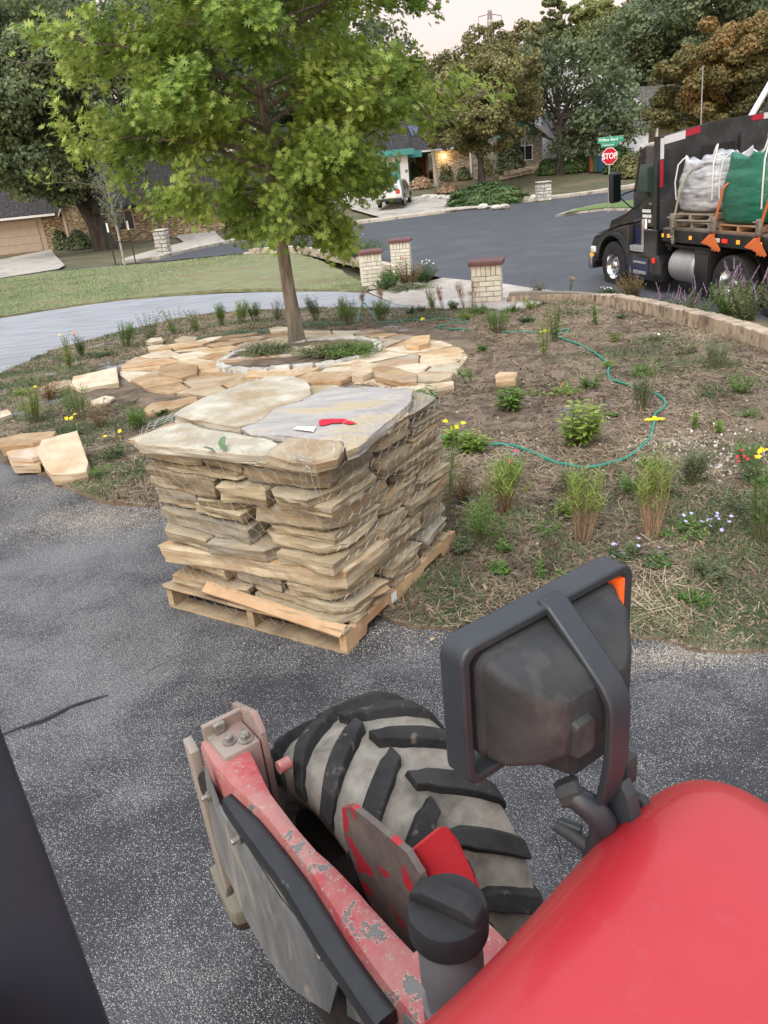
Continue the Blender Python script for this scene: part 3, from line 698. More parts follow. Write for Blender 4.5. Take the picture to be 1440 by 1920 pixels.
# chicken wire round the stack
wire = MB(); hx = .078; hy = .066
per = [(0, 0), (PW, 0), (PW, PD_), (0, PD_)]; seglen = [PW, PD_, PW, PD_]; tot = sum(seglen)
def wp(s, z):
    s %= tot; i = 0
    while s > seglen[i]: s -= seglen[i]; i += 1
    a = Vector(per[i]); b = Vector(per[(i + 1) % 4]); p = a.lerp(b, s / seglen[i])
    c = Vector((PW / 2, PD_ / 2)); d = p - c; k = max(0, min(1, z / 1.05))
    cn = (min(abs(d.x) / (PW / 2), abs(d.y) / (PD_ / 2))) ** 5; p = c + d * (.965 + .075 * k) * (1 - .085 * cn) ; n_ = noise.noise(Vector((p.x * 5, p.y * 5, z * 5)))
    if z > .99:       # folds inwards over the top
        p = p - d * min(.5, (z - .99) * 1.6); z = .99 + (z - .99) * .25 + .02
    return Vector((p.x + n_ * .012, p.y + noise.noise(Vector((p.x * 6, p.y * 6, z * 5 + 9))) * .012, z + .01 * noise.noise(Vector((p.x * 4, p.y * 4, z * 3 + 4)))))
nS = int(tot / hx); nZ = 17; E = set()
for i in range(nS):
    for j in range(nZ):
        s0 = (i + .5 * (j % 2)) * tot / nS; zz = .05 + j * hy
        a = (s0, zz); b = (s0 + hx * .5, zz + hy * .32); c = (s0 - hx * .5, zz + hy * .32); d = (s0, zz - hy * .68 + hy * .0)
        sk = lambda q: (q[0] - q[1] * .35, q[1])
        for p, q in ((a, b), (a, c), (a, (s0, zz - hy * .68))):
            p, q = sk(p), sk(q)
            P1, P2 = wp(*p), wp(*q)
            if P1.z < .05 or P2.z < .05 or (P1 - P2).length > .16: continue
            wire.tube([P1, P2], .00085, 3, False)
ww = wire.build('wire_mesh', M('galvanised wire', (.50, .51, .50), rough=.4, metal=.4), stack, fix=False); ww['kind'] = 'stuff'; 
tw = MB()
for k in range(16):
    x = PW - .06 + rs.uniform(-.1, .05); tw.tube([(x + rs.uniform(-.05, .05), -.03 + rs.uniform(-.02, .02), 1.0 + rs.uniform(-.06, .03)) for _ in range(5)], .001, 3, False)
for k in range(4): x = PW - .10 + .03 * k; tw.tube([(x, -.045, 1.0), (x + .01, -.05, .9), (x + rs.uniform(-.03, .05), -.045, .74)], .0009, 3, False)
tw.build('wire_tie', MATS['galvanised wire'], stack, fix=False)
lf = MB()
for p_, a_ in (((.62, -.02, 1.0), .3), ((.66, -.03, .985), 1.2), ((.60, -.035, .98), 2.3)):
    Mx = Matrix.Translation(p_) @ Matrix.Rotation(a_, 4, 'Z') @ Matrix.Rotation(.6, 4, 'X'); lf.add([(0, 0, 0), (.018, .02, .004), (.014, .05, 0), (0, .065, -.004), (-.014, .05, 0), (-.018, .02, .004)], [(0, 1, 2, 3, 4, 5)], Mx)
tag(lf.build('leaf', M('sage leaf', (.12, .19, .10)), None, fix=False), 'grey green leaf cluster caught in the wire at the top of the stone stack', 'leaf').matrix_world = Matrix.Translation(orig) @ Matrix.Rotation(pal_yaw, 4, 'Z')

# ------------------------------------------------------------------ patio of flagstones round the tree
ring_c = Vector(((P(445, 662).x + P(692, 662).x) / 2, 0)); 
cl, crr = P(444, 664, .1), P(692, 662, .1); ring_c = Vector(((cl.x + crr.x) / 2, (cl.y + crr.y) / 2)); ring_r = (cl.xy - crr.xy).length / 2
outline = [tuple(P(x, y, .08)[:2]) for x, y in ((222, 700), (225, 684), (262, 665), (310, 650), (400, 634), (480, 626), (560, 621), (640, 619), (700, 618), (760, 624), (830, 636), (872, 650), (880, 662), (866, 690), (850, 712), (800, 728), (700, 742), (560, 752), (400, 748), (270, 728))]
hull = outline
def clip_half(poly, a, b):
    """keep the part of poly nearer a than b"""
    mx, my = (a[0] + b[0]) / 2, (a[1] + b[1]) / 2; nx_, ny_ = b[0] - a[0], b[1] - a[1]; o = []
    for i in range(len(poly)):
        p, q = poly[i], poly[(i + 1) % len(poly)]
        dp = (p[0] - mx) * nx_ + (p[1] - my) * ny_; dq = (q[0] - mx) * nx_ + (q[1] - my) * ny_
        if dp <= 0: o.append(p)
        if dp * dq < 0: t = dp / (dp - dq); o.append((p[0] + (q[0] - p[0]) * t, p[1] + (q[1] - p[1]) * t))
    return o
patio = empty('flagstone_patio', (0, 0, 0), 0, 'round patio of orange and tan flagstones laid on soil about the young oak', 'patio')
sites = []; rp = random.Random(23); xs_ = [p[0] for p in hull]; ys_ = [p[1] for p in hull]
for _ in range(6000):
    q = (rp.uniform(min(xs_), max(xs_)), rp.uniform(min(ys_), max(ys_)))
    if not inside(hull, np.array([q[0]]), np.array([q[1]]))[0] or (Vector(q) - ring_c).length < ring_r + .16: continue
    if all(((q[0] - s[0]) / 1.45) ** 2 + (q[1] - s[1]) ** 2 > .40 ** 2 for s in sites): sites.append(q)
for si, s in enumerate(sites):
    poly = list(hull)
    for t_ in sites:
        if t_ != s and (Vector(s) - Vector(t_)).length < 2: poly = clip_half(poly, s, t_)
        if len(poly) < 3: break
    if len(poly) < 3: continue
    poly = [p if (Vector(p) - ring_c).length > ring_r + .03 else tuple(ring_c + (Vector(p) - ring_c).normalized() * (ring_r + .03)) for p in poly]
    c = Vector((sum(p[0] for p in poly) / len(poly), sum(p[1] for p in poly) / len(poly)))
    pp = []
    for p in poly:
        d = Vector(p) - c
        if d.length < .02: continue
        q = c + d * (1 - min(.25, rp.uniform(.010, .048) / d.length))
        if not pp or (Vector(pp[-1]) - (q - c)).length > .04: pp.append(tuple(q - c))
    if len(pp) < 3: continue
    t = rp.uniform(.05, .10); A = sum(pp[i][0] * pp[(i + 1) % len(pp)][1] - pp[(i + 1) % len(pp)][0] * pp[i][1] for i in range(len(pp)))
    if A < 0: pp = pp[::-1]
    o = link('flagstone', slab_mesh('flagstone', pp, t, si + 50, .02, .09, .006), m_patio[rp.choices(range(4), (4, 4, 2.5, 1.5))[0]], patio, None, (c.x, c.y, hb(c.x, c.y) - .02 - t * .40 + rp.uniform(-.006, .014)))
    sl = (float(h(c.x, c.y + .3)) - float(h(c.x, c.y - .3))) / .6
    o.rotation_euler = (math.atan(sl) + rp.gauss(0, .018), rp.gauss(0, .018), 0)
# separate stones lying on or about the patio
def loose(pts, t, mat, seed, label, cat='stone', grp=None, lift=0, tilt=(0, 0), name='loose_stone', step=.06):
    o = slab_px(name, pts, 0, t, mat, None, seed, tilt, step, .012, True, lift); tag(o, label, cat, grp); return o
O, Pe, Cr, Gb = m_patio
loose([(75, 726), (102, 715), (134, 712), (132, 722), (80, 736)], .06, Pe, 301, 'thin peach slab at the left end of the row leading to the patio')
loose([(132, 722), (138, 706), (218, 688), (222, 716), (150, 730)], .07, Cr, 302, 'long cream paving slab left of the patio edge')
loose([(300, 686), (330, 678), (371, 684), (368, 700), (340, 708), (296, 700)], .09, O, 303, 'thick orange stone block standing proud on the left of the patio', lift=.0)
loose([(658, 680), (672, 676), (708, 682), (706, 695), (680, 704), (659, 703)], .10, Pe, 304, 'upright buff block just right of the white ring edging', lift=.01)
loose([(696, 692), (706, 686), (740, 688), (783, 702), (780, 714), (752, 716), (705, 704)], .08, O, 305, 'orange wedge slab lying loose beside the buff block', lift=.02)
loose([(758, 640), (778, 630), (806, 628), (804, 640), (785, 648), (762, 646)], .11, O, 306, 'lone rough stone sitting on the far right of the patio', lift=.03)
loose([(796, 722), (850, 714), (851, 722), (800, 731)], .07, Cr, 307, 'narrow pale slab at the right hand rim of the patio', lift=.0)
loose([(505, 616), (520, 612), (560, 614), (556, 619), (508, 622)], .07, Cr, 308, 'small pale slab left of the oak trunk beyond the patio')
loose([(928, 703), (936, 697), (970, 698), (966, 712), (930, 716)], .08, O, 309, 'single orange brick shaped stone alone on the bare soil', 'stone')
loose([(268, 768), (285, 755), (330, 750), (368, 742), (370, 752), (330, 764), (280, 776)], .07, O, 310, 'orange slab half hidden behind the wire wrapped stack')
loose([(170, 752), (195, 742), (215, 744), (205, 752), (178, 758)], .05, Cr, 311, 'pale flat stone among the weeds on the left')
loose([(274, 640), (282, 634), (303, 632), (305, 638), (285, 642)], .07, Cr, 312, 'upper left stone of the small stack at the back left of the patio', lift=.07, step=.04)
loose([(276, 650), (300, 646), (326, 647), (322, 653), (280, 656)], .06, Pe, 313, 'lowest stone of the small stack at the back left of the patio', step=.04)
loose([(326, 636), (345, 630), (370, 632), (366, 638), (330, 641)], .07, Pe, 314, 'tan stone beside the yellow sprinkler at the hose end', step=.04)
# heap by the drive on the left
loose([(0, 822), (40, 813), (105, 808), (100, 818), (60, 830), (0, 838)], .09, O, 320, 'long flat orange slab on top of the heap at the left driveway edge', lift=.10)
loose([(12, 848), (50, 830), (105, 826), (98, 846), (60, 858), (20, 856)], .08, Gb, 321, 'grey brown slab under the long one in the left heap', lift=.05)
loose([(18, 862), (60, 856), (80, 862), (74, 872), (25, 874)], .07, Pe, 322, 'lowest stone at the front of the left heap')
loose([(70, 848), (84, 836), (150, 822), (166, 862), (160, 872), (130, 878), (96, 880), (86, 872)], .11, Pe, 323, 'square golden stone block leaning at the front of the left heap', lift=.03, tilt=(R(9), 0))
loose([(0, 772), (14, 768), (22, 776), (0, 784)], .07, Cr, 324, 'cut pale stone at the extreme left edge of the bed')

# white limestone ring and its soil
ringo = empty('tree_ring_edging', (0, 0, 0), 0, 'ring of white limestone blocks round the base of the young oak', 'edging')
nb = 24
for k in range(nb):
    a = 2 * math.pi * k / nb + .1; L_ = 2 * math.pi * ring_r / nb * rp.uniform(.86, .97); x, y = ring_c.x + math.cos(a) * ring_r, ring_c.y + math.sin(a) * ring_r
    o = link('limestone_block', slab_mesh('limestone_block', irr(L_, .10, 600 + k, .2), .12, 600 + k, .012, .05, .004), m_lime, ringo, None, (x, y, hb(x, y) - .035))
    o.rotation_euler = (rp.gauss(0, .04), rp.gauss(0, .04), a + math.pi / 2)
region('tree_ring_soil', [(ring_c.x + math.cos(k * math.pi / 16) * (ring_r - .03), ring_c.y + math.sin(k * math.pi / 16) * (ring_r - .03)) for k in range(32)], .12, .10, m_soil, .1, lambda X, Y: .03 * fbm(X, Y, 4, 8))

# ------------------------------------------------------------------ trees
m_bark = M('oak bark', (.14, .115, .09), (.36, .32, .27), 16, .95, .06, 26, (.17, .16, .12), 2, stretch=(1, 1, .16), detail=8)
m_bark_d = M('dark bark', (.035, .03, .026), (.09, .08, .068), 5, .95, .04, 10, stretch=(1, 1, .25), detail=7)
m_bark_p = M('pale bark', (.30, .28, .25), (.42, .40, .37), 12, .9, .004, 40, stretch=(1, 1, .4))
# lobed red oak leaf, ten faces
oak_out = [(0, 0), (.06, .14), (.38, .10), (.10, .29), (.52, .44), (.11, .55), (.42, .84), (.08, .80), (0, 1.10)]
ov = [(x, y - .1, .10 * abs(x)) for x, y in oak_out] + [(-x, y - .1, .10 * abs(x)) for x, y in oak_out[1:-1]]
mid = [(0, .2 - .1, -.02), (0, .52 - .1, -.03), (0, .78 - .1, -.02)]
ov += mid; n0 = len(oak_out); m0, m1, m2 = len(ov) - 3, len(ov) - 2, len(ov) - 1
of = [(0, 1, m0), (1, 2, m0), (2, 3, m0), (3, m1, m0), (3, 4, m1), (4, 5, m1), (5, m2, m1), (5, 6, m2), (6, 7, m2), (7, 8, m2)]
Lx = lambda i: i if i in (0, 8) else n0 + i - 1
of += [tuple(Lx(i) if i < n0 else i for i in reversed(f)) for f in of]
quad_v = [(-.5, 0, 0), (0, -.5, .08), (.5, 0, 0), (0, .6, .08)]; quad_f = [(0, 1, 2, 3)]
def leaf_cloud(name, pos, N_, size, mat, parent, tv=quad_v, tf=quad_f, sj=.35):
    m = len(pos); s = size * rng.uniform(1 - sj, 1 + sj, m)
    return link(name, scatter(name, tv, tf, pos, frames(N_), s), mat, parent)
def limb_path(a, b, n, sag, seed, wob=.06):
    a, b = Vector(a), Vector(b); L_ = (b - a).length; out_ = []
    for i in range(n + 1):
        t = i / n; p = a.lerp(b, t); p.z += sag * math.sin(math.pi * t)
        p += Vector([noise.noise(Vector((t * 2.5, seed * 7.3, q * 5))) for q in range(3)]) * wob * L_ * min(1, 3 * t); out_.append(p)
    return out_

# --- the young oak in the patio
tp = Vector((P(557, 640, .1).x, P(557, 640, .1).y, 0)); tp.z = hb(tp.x, tp.y) + .06
oak = empty('young_oak', tp, 0, 'young red oak with bright green lobed leaves standing in the middle of the flagstone patio', 'tree')
H_OAK = 7.6
tk = MB(); path = [Vector((0, 0, -.1)), Vector((.0, 0, .25)), Vector((-.02, 0, .8)), Vector((-.03, .02, 1.5)), Vector((-.05, 0, 2.3)), Vector((-.02, .03, 3.4)), Vector((-.06, 0, 4.8)), Vector((0, 0, 6.4)), Vector((0, 0, 7.3))]
tk.tube(path, [.150, .112, .095, .086, .076, .06, .042, .022, .007], 16); tk.build('trunk', m_bark, oak, 60)
prof = [(1.25, .5), (1.5, 1.0), (1.95, 1.6), (2.4, 2.05), (3.0, 2.45), (3.7, 2.65), (4.5, 2.6), (5.4, 2.4), (6.3, 1.7), (7.2, .8), (7.7, .15)]
def rad_at(z): return float(np.interp(z, [p[0] for p in prof], [p[1] for p in prof]))
ro = random.Random(4); twigs = []; mbL = MB()
for k in range(64):
    z0 = 1.5 + 5.4 * (k / 64) ** .95; an = k * 2.399 + ro.uniform(-.3, .3)
    zt = z0 + ro.uniform(-.15, .75) * (1.0 if z0 > 2 else .5); rt_ = rad_at(min(zt, 7.5)) * ro.uniform(.78, 1.08) * (1 + .13 * noise.noise(Vector((math.cos(an) * 1.4, math.sin(an) * 1.4, z0))))
    a = Vector((0, 0, z0)); b = Vector((math.cos(an) * rt_, math.sin(an) * rt_, zt)); pth = limb_path(a, b, 7, ro.uniform(.0, .25), k, .05)
    r0 = .040 * (1 - .085 * z0) + .008; mbL.tube(pth, [r0 * (1 - .82 * i / 7) for i in range(8)], 6)
    for j in range(2, 8):
        base_ = pth[j]
        for q in range(ro.choice([3, 4, 5])):
            aa = an + ro.uniform(-1.5, 1.5); L_ = ro.uniform(.25, .62) * (1.2 - .08 * j); tip = base_ + Vector((math.cos(aa) * L_, math.sin(aa) * L_, ro.uniform(-.28, .38)))
            mbL.tube([base_, base_.lerp(tip, .5) + Vector((0, 0, .03)), tip], [.007, .005, .002], 4, False)
            for t_ in (.45, .75, 1.0): twigs.append((base_.lerp(tip, t_), (tip - base_).normalized(), an))
# the low branch reaching right and the wispy one left, as pictured
for tgt, n_ in ((Vector((2.85, -.2, 3.05)), 16), (Vector((-3.1, -.1, 4.0)), 12), (Vector((-2.55, -.4, 2.45)), 9)):
    pth = limb_path(Vector((0, 0, tgt.z - .8)), tgt, 8, .1, tgt.x, .04); mbL.tube(pth, [.03 * (1 - .1 * i) for i in range(9)], 6)
    for j in range(4, 9):
        for q in range(n_ // 2):
            tip = pth[j] + Vector((ro.gauss(0, .24), ro.gauss(0, .24), ro.gauss(.02, .17))); mbL.tube([pth[j], tip], [.005, .002], 4, False); twigs.append((tip, (tip - pth[j]).normalized(), 0))
mbL.build('limbs', m_bark, oak, 60, fix=False)
T = np.array([t[0][:] for t in twigs]); D = np.array([t[1][:] for t in twigs])
keep = ss(-.34, .02, fbm(T[:, 0] * 1.0 + T[:, 2] * .4, T[:, 1] + T[:, 2] * 1.1, .75, 91, 2)) > rng.random(len(T)); T, D = T[keep], D[keep]
per_t = 16; pos = np.repeat(T, per_t, 0) + rng.normal(0, .075, (len(T) * per_t, 3)); m = len(pos)
outw = pos - np.array([0, 0, 3.2]); outw /= np.linalg.norm(outw, axis=1, keepdims=True) + 1e-6
N_ = outw * .55 + np.array([0, 0, .75]) + rng.normal(0, .5, (m, 3))
m_oak = leafmat('oak leaves', ((.15, .25, .05), (.28, .40, .082), (.50, .57, .15)), .45, .5, .75)
big = rng.permutation(m)
cs = pos + np.array(tp); vis = (cs[:, 1] < tp.y - .9) & (cs[:, 2] < 6.2); idx = np.where(vis)[0]; rng.shuffle(idx); idx = idx[:300]
rest = np.ones(m, bool); rest[idx] = False
fol = leaf_cloud('foliage', pos[rest], N_[rest], .098, m_oak, oak, ov, np.array(of)); fol['kind'] = 'stuff'
lme = np_mesh('leaf', np.array(ov) * .104, np.array(of)); FR = frames(N_[idx])
for p_, f_ in zip(pos[idx], FR):
    o = link('leaf', lme, m_oak, oak); o.matrix_local = Matrix.Translation(Vector(p_)) @ Matrix(f_.tolist()).to_4x4()
print('oak leaves', m)

def bg_tree(name, label, base, height, blobs, mats, bark, tr_r, n_leaves, leaf, seed, trunk_pts=None, limbs=None, group=None, cat='tree'):
    """blobs: (x, y, z, rx, rz) lumps of crown in metres from the base"""
    t = empty(name, base, 0, label, cat, group); r_ = random.Random(seed); mb = MB()
    tpth = trunk_pts or [(0, 0, -.6), (0, 0, height * .2), (r_.uniform(-.4, .4), 0, height * .45), (r_.uniform(-.5, .5), 0, height * .8)]
    mb.tube(tpth, [tr_r * (1.25 if i == 0 else 1) * (1 - .8 * i / (len(tpth) - 1)) for i in range(len(tpth))], 10)
    mb.build('trunk', bark, t, 60, fix=False)
    lb = MB(); top = Vector(tpth[min(2, len(tpth) - 1)])
    for (bx, by, bz, rx, rz) in blobs:
        st = Vector(tpth[1]).lerp(top, r_.random()); pth = limb_path(st, (bx, by, bz), 5, r_.uniform(0, .5), r_.random() * 9, .08)
        lb.tube(pth, [tr_r * .36 * (1 - .16 * i) for i in range(6)], 6, False)
        for q in range(5):
            e_ = Vector((bx + r_.gauss(0, rx * .5), by + r_.gauss(0, rx * .5), bz + r_.gauss(0, rz * .5))); lb.tube([pth[3], pth[4].lerp(e_, .5), e_], [tr_r * .15, tr_r * .09, .01], 4, False)
    for a, b in (limbs or []): pth = limb_path(a, b, 7, .3, a[0] + b[0], .07); lb.tube(pth, [tr_r * .5 * (1 - .11 * i) for i in range(8)], 7, False)
    lb.build('limbs', bark, t, 60, fix=False)
    # sub-clumps on the shell of each lump
    C, S = [], []
    for (bx, by, bz, rx, rz) in blobs:
        k = max(12, int(34 * rx * rx / 4)); d = rng.normal(size=(k, 3)); d /= np.linalg.norm(d, axis=1, keepdims=True); d *= rng.uniform(.35, 1.0, (k, 1)) ** .5
        C.append(np.array([bx, by, bz]) + d * np.array([rx, rx, rz])); S += [rx * .24 * q for q in rng.uniform(.5, 1.5, k)]
    C = np.concatenate(C); S = np.array(S); w_ = S ** 2; w_ /= w_.sum(); ci_ = rng.choice(len(C), n_leaves, p=w_)
    d = rng.normal(size=(n_leaves, 3)); d /= np.linalg.norm(d, axis=1, keepdims=True); rr = rng.uniform(.25, 1.0, (n_leaves, 1)) ** .55
    pos = C[ci_] + d * rr * S[ci_][:, None] * np.array([1.15, 1.15, .8]); N_ = d * .8 + np.array([0, 0, .35]) + rng.normal(0, .45, (n_leaves, 3))
    c = leaf_cloud('crown', pos, N_, leaf, mats, t); c['kind'] = 'stuff'; return t
def blobs(r_, cx, cz, rx, rz, n, by=1.0, s=(.34, .5), flat=1.0):
    o = []
    for k in range(n):
        a = k * 2.4; q = math.sqrt((k + .5) / n); o.append((cx + math.cos(a) * rx * q * .75, r_.uniform(-1, 1) * rx * .55 * by, cz + math.sin(a) * rz * q * .75, rx * r_.uniform(*s), rz * r_.uniform(*s) * flat))
    return o
def gz(x, y): return Vector((x, y, float(h(x, y))))
m_live = leafmat('live oak leaves', ((.075, .105, .052), (.16, .21, .10), (.30, .35, .18)), .35, .6, .35)
m_olive = leafmat('olive brown leaves', ((.10, .105, .045), (.20, .195, .08), (.33, .31, .14)), .3, .6, .4)
m_darkg = leafmat('dark leaves', ((.065, .095, .055), (.13, .175, .095), (.25, .30, .16)), .35, .6, .35)
m_midg = leafmat('mid green leaves', ((.075, .105, .048), (.16, .195, .085), (.29, .33, .15)), .3, .6, .4)
m_orange = leafmat('autumn leaves', ((.085, .095, .040), (.18, .165, .06), (.36, .21, .085)), .3, .6, .28)
m_light = leafmat('light green leaves', ((.13, .17, .06), (.23, .28, .10), (.38, .42, .18)), .3, .6, .4)
q_ = random.Random(77)
def bt(px_, Y, name, label, cx_px, cy_px, rxpx, rypx, n, mat, bark, tr, nl, leaf, seed, grp=None, **kw):
    nl = int(nl * 1.45); leaf *= .78
    """tree whose crown is centred at that spot of the photo at distance Y"""
    c = PD(cx_px, cy_px, Y); s = Y * 1.05 / FPX; b = gz(PD(px_, 400, Y).x, Y)
    r_ = random.Random(seed); bl = blobs(r_, c.x - b.x, c.z - b.z, rxpx * s, rypx * s, n)
    return bg_tree(name, label, b, (c.z - b.z) + rypx * s * .6, bl, mat, bark, tr, nl, leaf, seed, group=grp, **kw)
# great live oaks on the left: read as several lumps
b = P(200, 466); ll = lambda x, y, Y: PD(x, y, Y) - Vector((b.x, b.y, b.z))
bl = []
for (x, y, rx, ry) in ((20, 60, 70, 50), (90, 120, 70, 50), (40, 190, 80, 45), (120, 210, 70, 45), (20, 300, 70, 48), (90, 320, 60, 42), (170, 250, 60, 40), (60, 250, 70, 40), (150, 130, 50, 45), (0, 130, 60, 55), (130, 345, 45, 30), (230, 290, 45, 40), (220, 180, 45, 50)):
    c = ll(x, y, b.y - 2 + q_.uniform(-3, 2)); k = b.y * 1.05 / FPX; bl.append((c.x, c.y, c.z, rx * k, ry * k))
bg_tree('live_oak', 'huge dark live oak with a leaning black trunk before the left stone house', b, 15, bl, m_live, m_bark_d, .72, 80000, .21, 31,
        trunk_pts=[(0, 0, -.5), (-.35, 0, 1.6), (-1.1, 0, 3.4), (-2.2, 0, 6.2), (-3, 0, 9)], limbs=[((-.2, 0, 1.8), (.6, 0, 6.5)), ((-1, 0, 3.2), (-5, -1, 7)), ((-.6, 0, 2.6), (2.8, 0, 7.5))])
bt(110, 74, 'live_oak', 'grey green live oak rising behind the stone house at the far left', 60, 40, 120, 60, 8, m_midg, m_bark_d, .5, 16000, .36, 32)
bt(330, 72, 'live_oak', 'dark oak behind the stone house, mostly hidden by the young oak', 330, 130, 190, 150, 12, m_darkg, m_bark_d, .5, 26000, .36, 33)
bt(560, 84, 'live_oak', 'dark tree far behind the white garage, seen through the young oak', 600, 150, 150, 120, 10, m_darkg, m_bark_d, .5, 20000, .4, 34)
bt(730, 90, 'live_oak', 'mid green tree between the young oak and the olive coloured tree', 760, 190, 90, 70, 8, m_midg, m_bark_d, .5, 14000, .4, 35)
bt(905, 62, 'cedar_elm', 'rounded olive brown tree over the turquoise house', 893, 175, 100, 92, 14, m_olive, m_bark_d, .3, 34000, .22, 36)
bt(960, 92, 'cedar_elm', 'olive tree behind the rounded one, topping the skyline', 955, 120, 70, 60, 8, m_olive, m_bark_d, .4, 12000, .34, 37)
# open tree with forked trunk on the white house lawn
b = P(1050, 326); k = b.y * 1.05 / FPX; L2 = lambda x, y, dy=0: tuple(PD(x, y, b.y + dy) - b)
bl = []
for (x, y, rx, ry) in ((1000, 150, 50, 36), (1045, 120, 50, 36), (1100, 165, 50, 36), (1150, 175, 50, 40), (1010, 195, 40, 28), (1020, 85, 36, 30), (1130, 225, 56, 26), (1185, 225, 42, 28), (1090, 230, 40, 20), (1075, 275, 46, 16), (1150, 265, 36, 16), (985, 240, 30, 24), (1110, 110, 40, 30)):
    c = L2(x, y, q_.uniform(-2.5, 2)); bl.append((c[0], c[1], c[2], rx * k, ry * k))
bg_tree('forked_oak', 'open crowned oak with a tall forked trunk on the lawn before the white house', b, 9, bl, m_darkg, m_bark_d, .36, 10500, .24, 41, trunk_pts=[(0, 0, -.4), (0, 0, 1.8), (-.05, 0, 4.1), (-.1, 0, 4.6)],
        limbs=[((0, 0, 3.6), L2(1090, 165)), ((0, 0, 3.8), L2(1012, 160)), (L2(1022, 205), L2(1000, 130)), ((0, 0, 3.2), L2(1130, 215)), (L2(1085, 180), L2(1140, 150)), ((0, 0, 2.8), L2(1100, 262))])
bt(1230, 88, 'live_oak', 'tall dark evergreen oak right of the white house', 1235, 110, 100, 105, 14, m_darkg, m_bark_d, .5, 34000, .32, 42)
bt(1130, 104, 'live_oak', 'dark oak directly behind the white house gable', 1150, 110, 90, 60, 8, m_midg, m_bark_d, .5, 14000, .4, 43)
bt(1100, 112, 'elm', 'pale yellow green tree top on the skyline', 1105, 52, 52, 42, 7, m_light, m_bark_d, .4, 9000, .4, 44)
bt(1030, 112, 'elm', 'dark tree top left of the pale one on the skyline', 1040, 70, 50, 45, 7, m_midg, m_bark_d, .4, 9000, .4, 45)
bt(1330, 84, 'live_oak', 'dark tree behind the autumn coloured one at the top right', 1340, 40, 90, 70, 10, m_darkg, m_bark_d, .5, 16000, .36, 46)
bt(1225, 118, 'elm', 'highest mid green tree of the skyline on the right', 1235, 25, 80, 55, 8, m_midg, m_bark_d, .5, 12000, .42, 47)
bt(1400, 40, 'autumn_oak', 'orange and olive autumn tree above the black truck', 1385, 150, 118, 95, 18, m_orange, m_bark_d, .3, 46000, .16, 48)
bt(1290, 46, 'autumn_oak', 'lower rusty brown tree just above the truck headboard', 1292, 195, 62, 48, 9, m_orange, m_bark_d, .22, 16000, .16, 49)
# far wood that closes the view: one mass
FN = 60000; fx = rng.uniform(-170, 230, FN); fy = 135 + rng.uniform(0, 30, FN) + np.abs(fx) * .1
top = 10 + 5 * fbm(fx, fy * .2, .05, 5) + 2.5 * fbm(fx, fy, .25, 6); fz = rng.random(FN) ** .6 * top
base_z = h(fx, fy); pos = np.stack([fx, fy, base_z + fz], 1)
fw = link('far_wood', scatter('far_wood', quad_v, quad_f, pos, frames(np.stack([rng.normal(0, .5, FN), -np.ones(FN) * .7, rng.normal(.4, .4, FN)], 1)), rng.uniform(.9, 1.9, FN)), m_midg); fw['kind'] = 'stuff'

# young staked tree on the lawn edge
b = P(233, 494, .07); yt = empty('staked_sapling', b, 0, 'slender pale barked sapling with wispy grey green leaves, staked on the lawn edge', 'tree')
MB().tube([(0, 0, -.1), (.02, 0, 1.2), (.0, 0, 2.6), (-.05, 0, 4.2), (-.1, 0, 5.2)], [.055, .05, .04, .02, .006], 8).build('trunk', m_bark_p, yt, 60)
lb = MB(); Ps = []
for k in range(46):
    z0 = 1.5 + 3.4 * k / 46; a = k * 2.4; L_ = .95 * math.sin(math.pi * min(1, (k + 8) / 50)) + .15; p0 = Vector((0, 0, z0)); p1 = Vector((math.cos(a) * L_ * .6, math.sin(a) * L_ * .6, z0 + .45 * L_ + .2))
    lb.tube([p0, p1], [.012, .003], 4, False)
    for t_ in np.linspace(.3, 1.15, 12): Ps.append(p0.lerp(p1, t_))
lb.build('branches', m_bark_p, yt, 60, fix=False)
Ps = np.repeat(np.array([p[:] for p in Ps]), 5, 0); Ps += rng.normal(0, .07, Ps.shape)
m_sil = leafmat('silver leaves', ((.10, .125, .085), (.17, .20, .14), (.30, .33, .25)), .2, .6, 1)
c = leaf_cloud('crown', Ps, rng.normal(size=Ps.shape) + [0, 0, .5], .065, m_sil, yt); c['kind'] = 'stuff'
m_stake = M('green steel', (.02, .035, .025), rough=.6); m_wht = M('white plastic cap', (.8, .8, .78), rough=.5)
for (sx_, sy_, lab) in ((217, 496, 'left one of the two dark steel stakes beside the sapling'), (254, 491, 'right one of the two dark steel stakes beside the sapling')):
    s_ = P(sx_, sy_, .07); st = MB().box(-.025, -.025, -.3, .025, .025, 1.45).build('tree_stake', m_stake, None, loc=s_); tag(st, lab, 'stake', 'stakes of the sapling')
    MB().box(-.035, -.035, 1.45, .035, .035, 1.85).build('stake_cap', m_wht, st)
s0, s1 = P(217, 496, .07), P(254, 491, .07); MB().tube([s0 + Vector((0, 0, .95)), b + Vector((0, -.06, 1.0)), s1 + Vector((0, 0, .95))], .02, 5).build('tie_strap', m_stake, yt).matrix_parent_inverse = Matrix.Translation(-b)

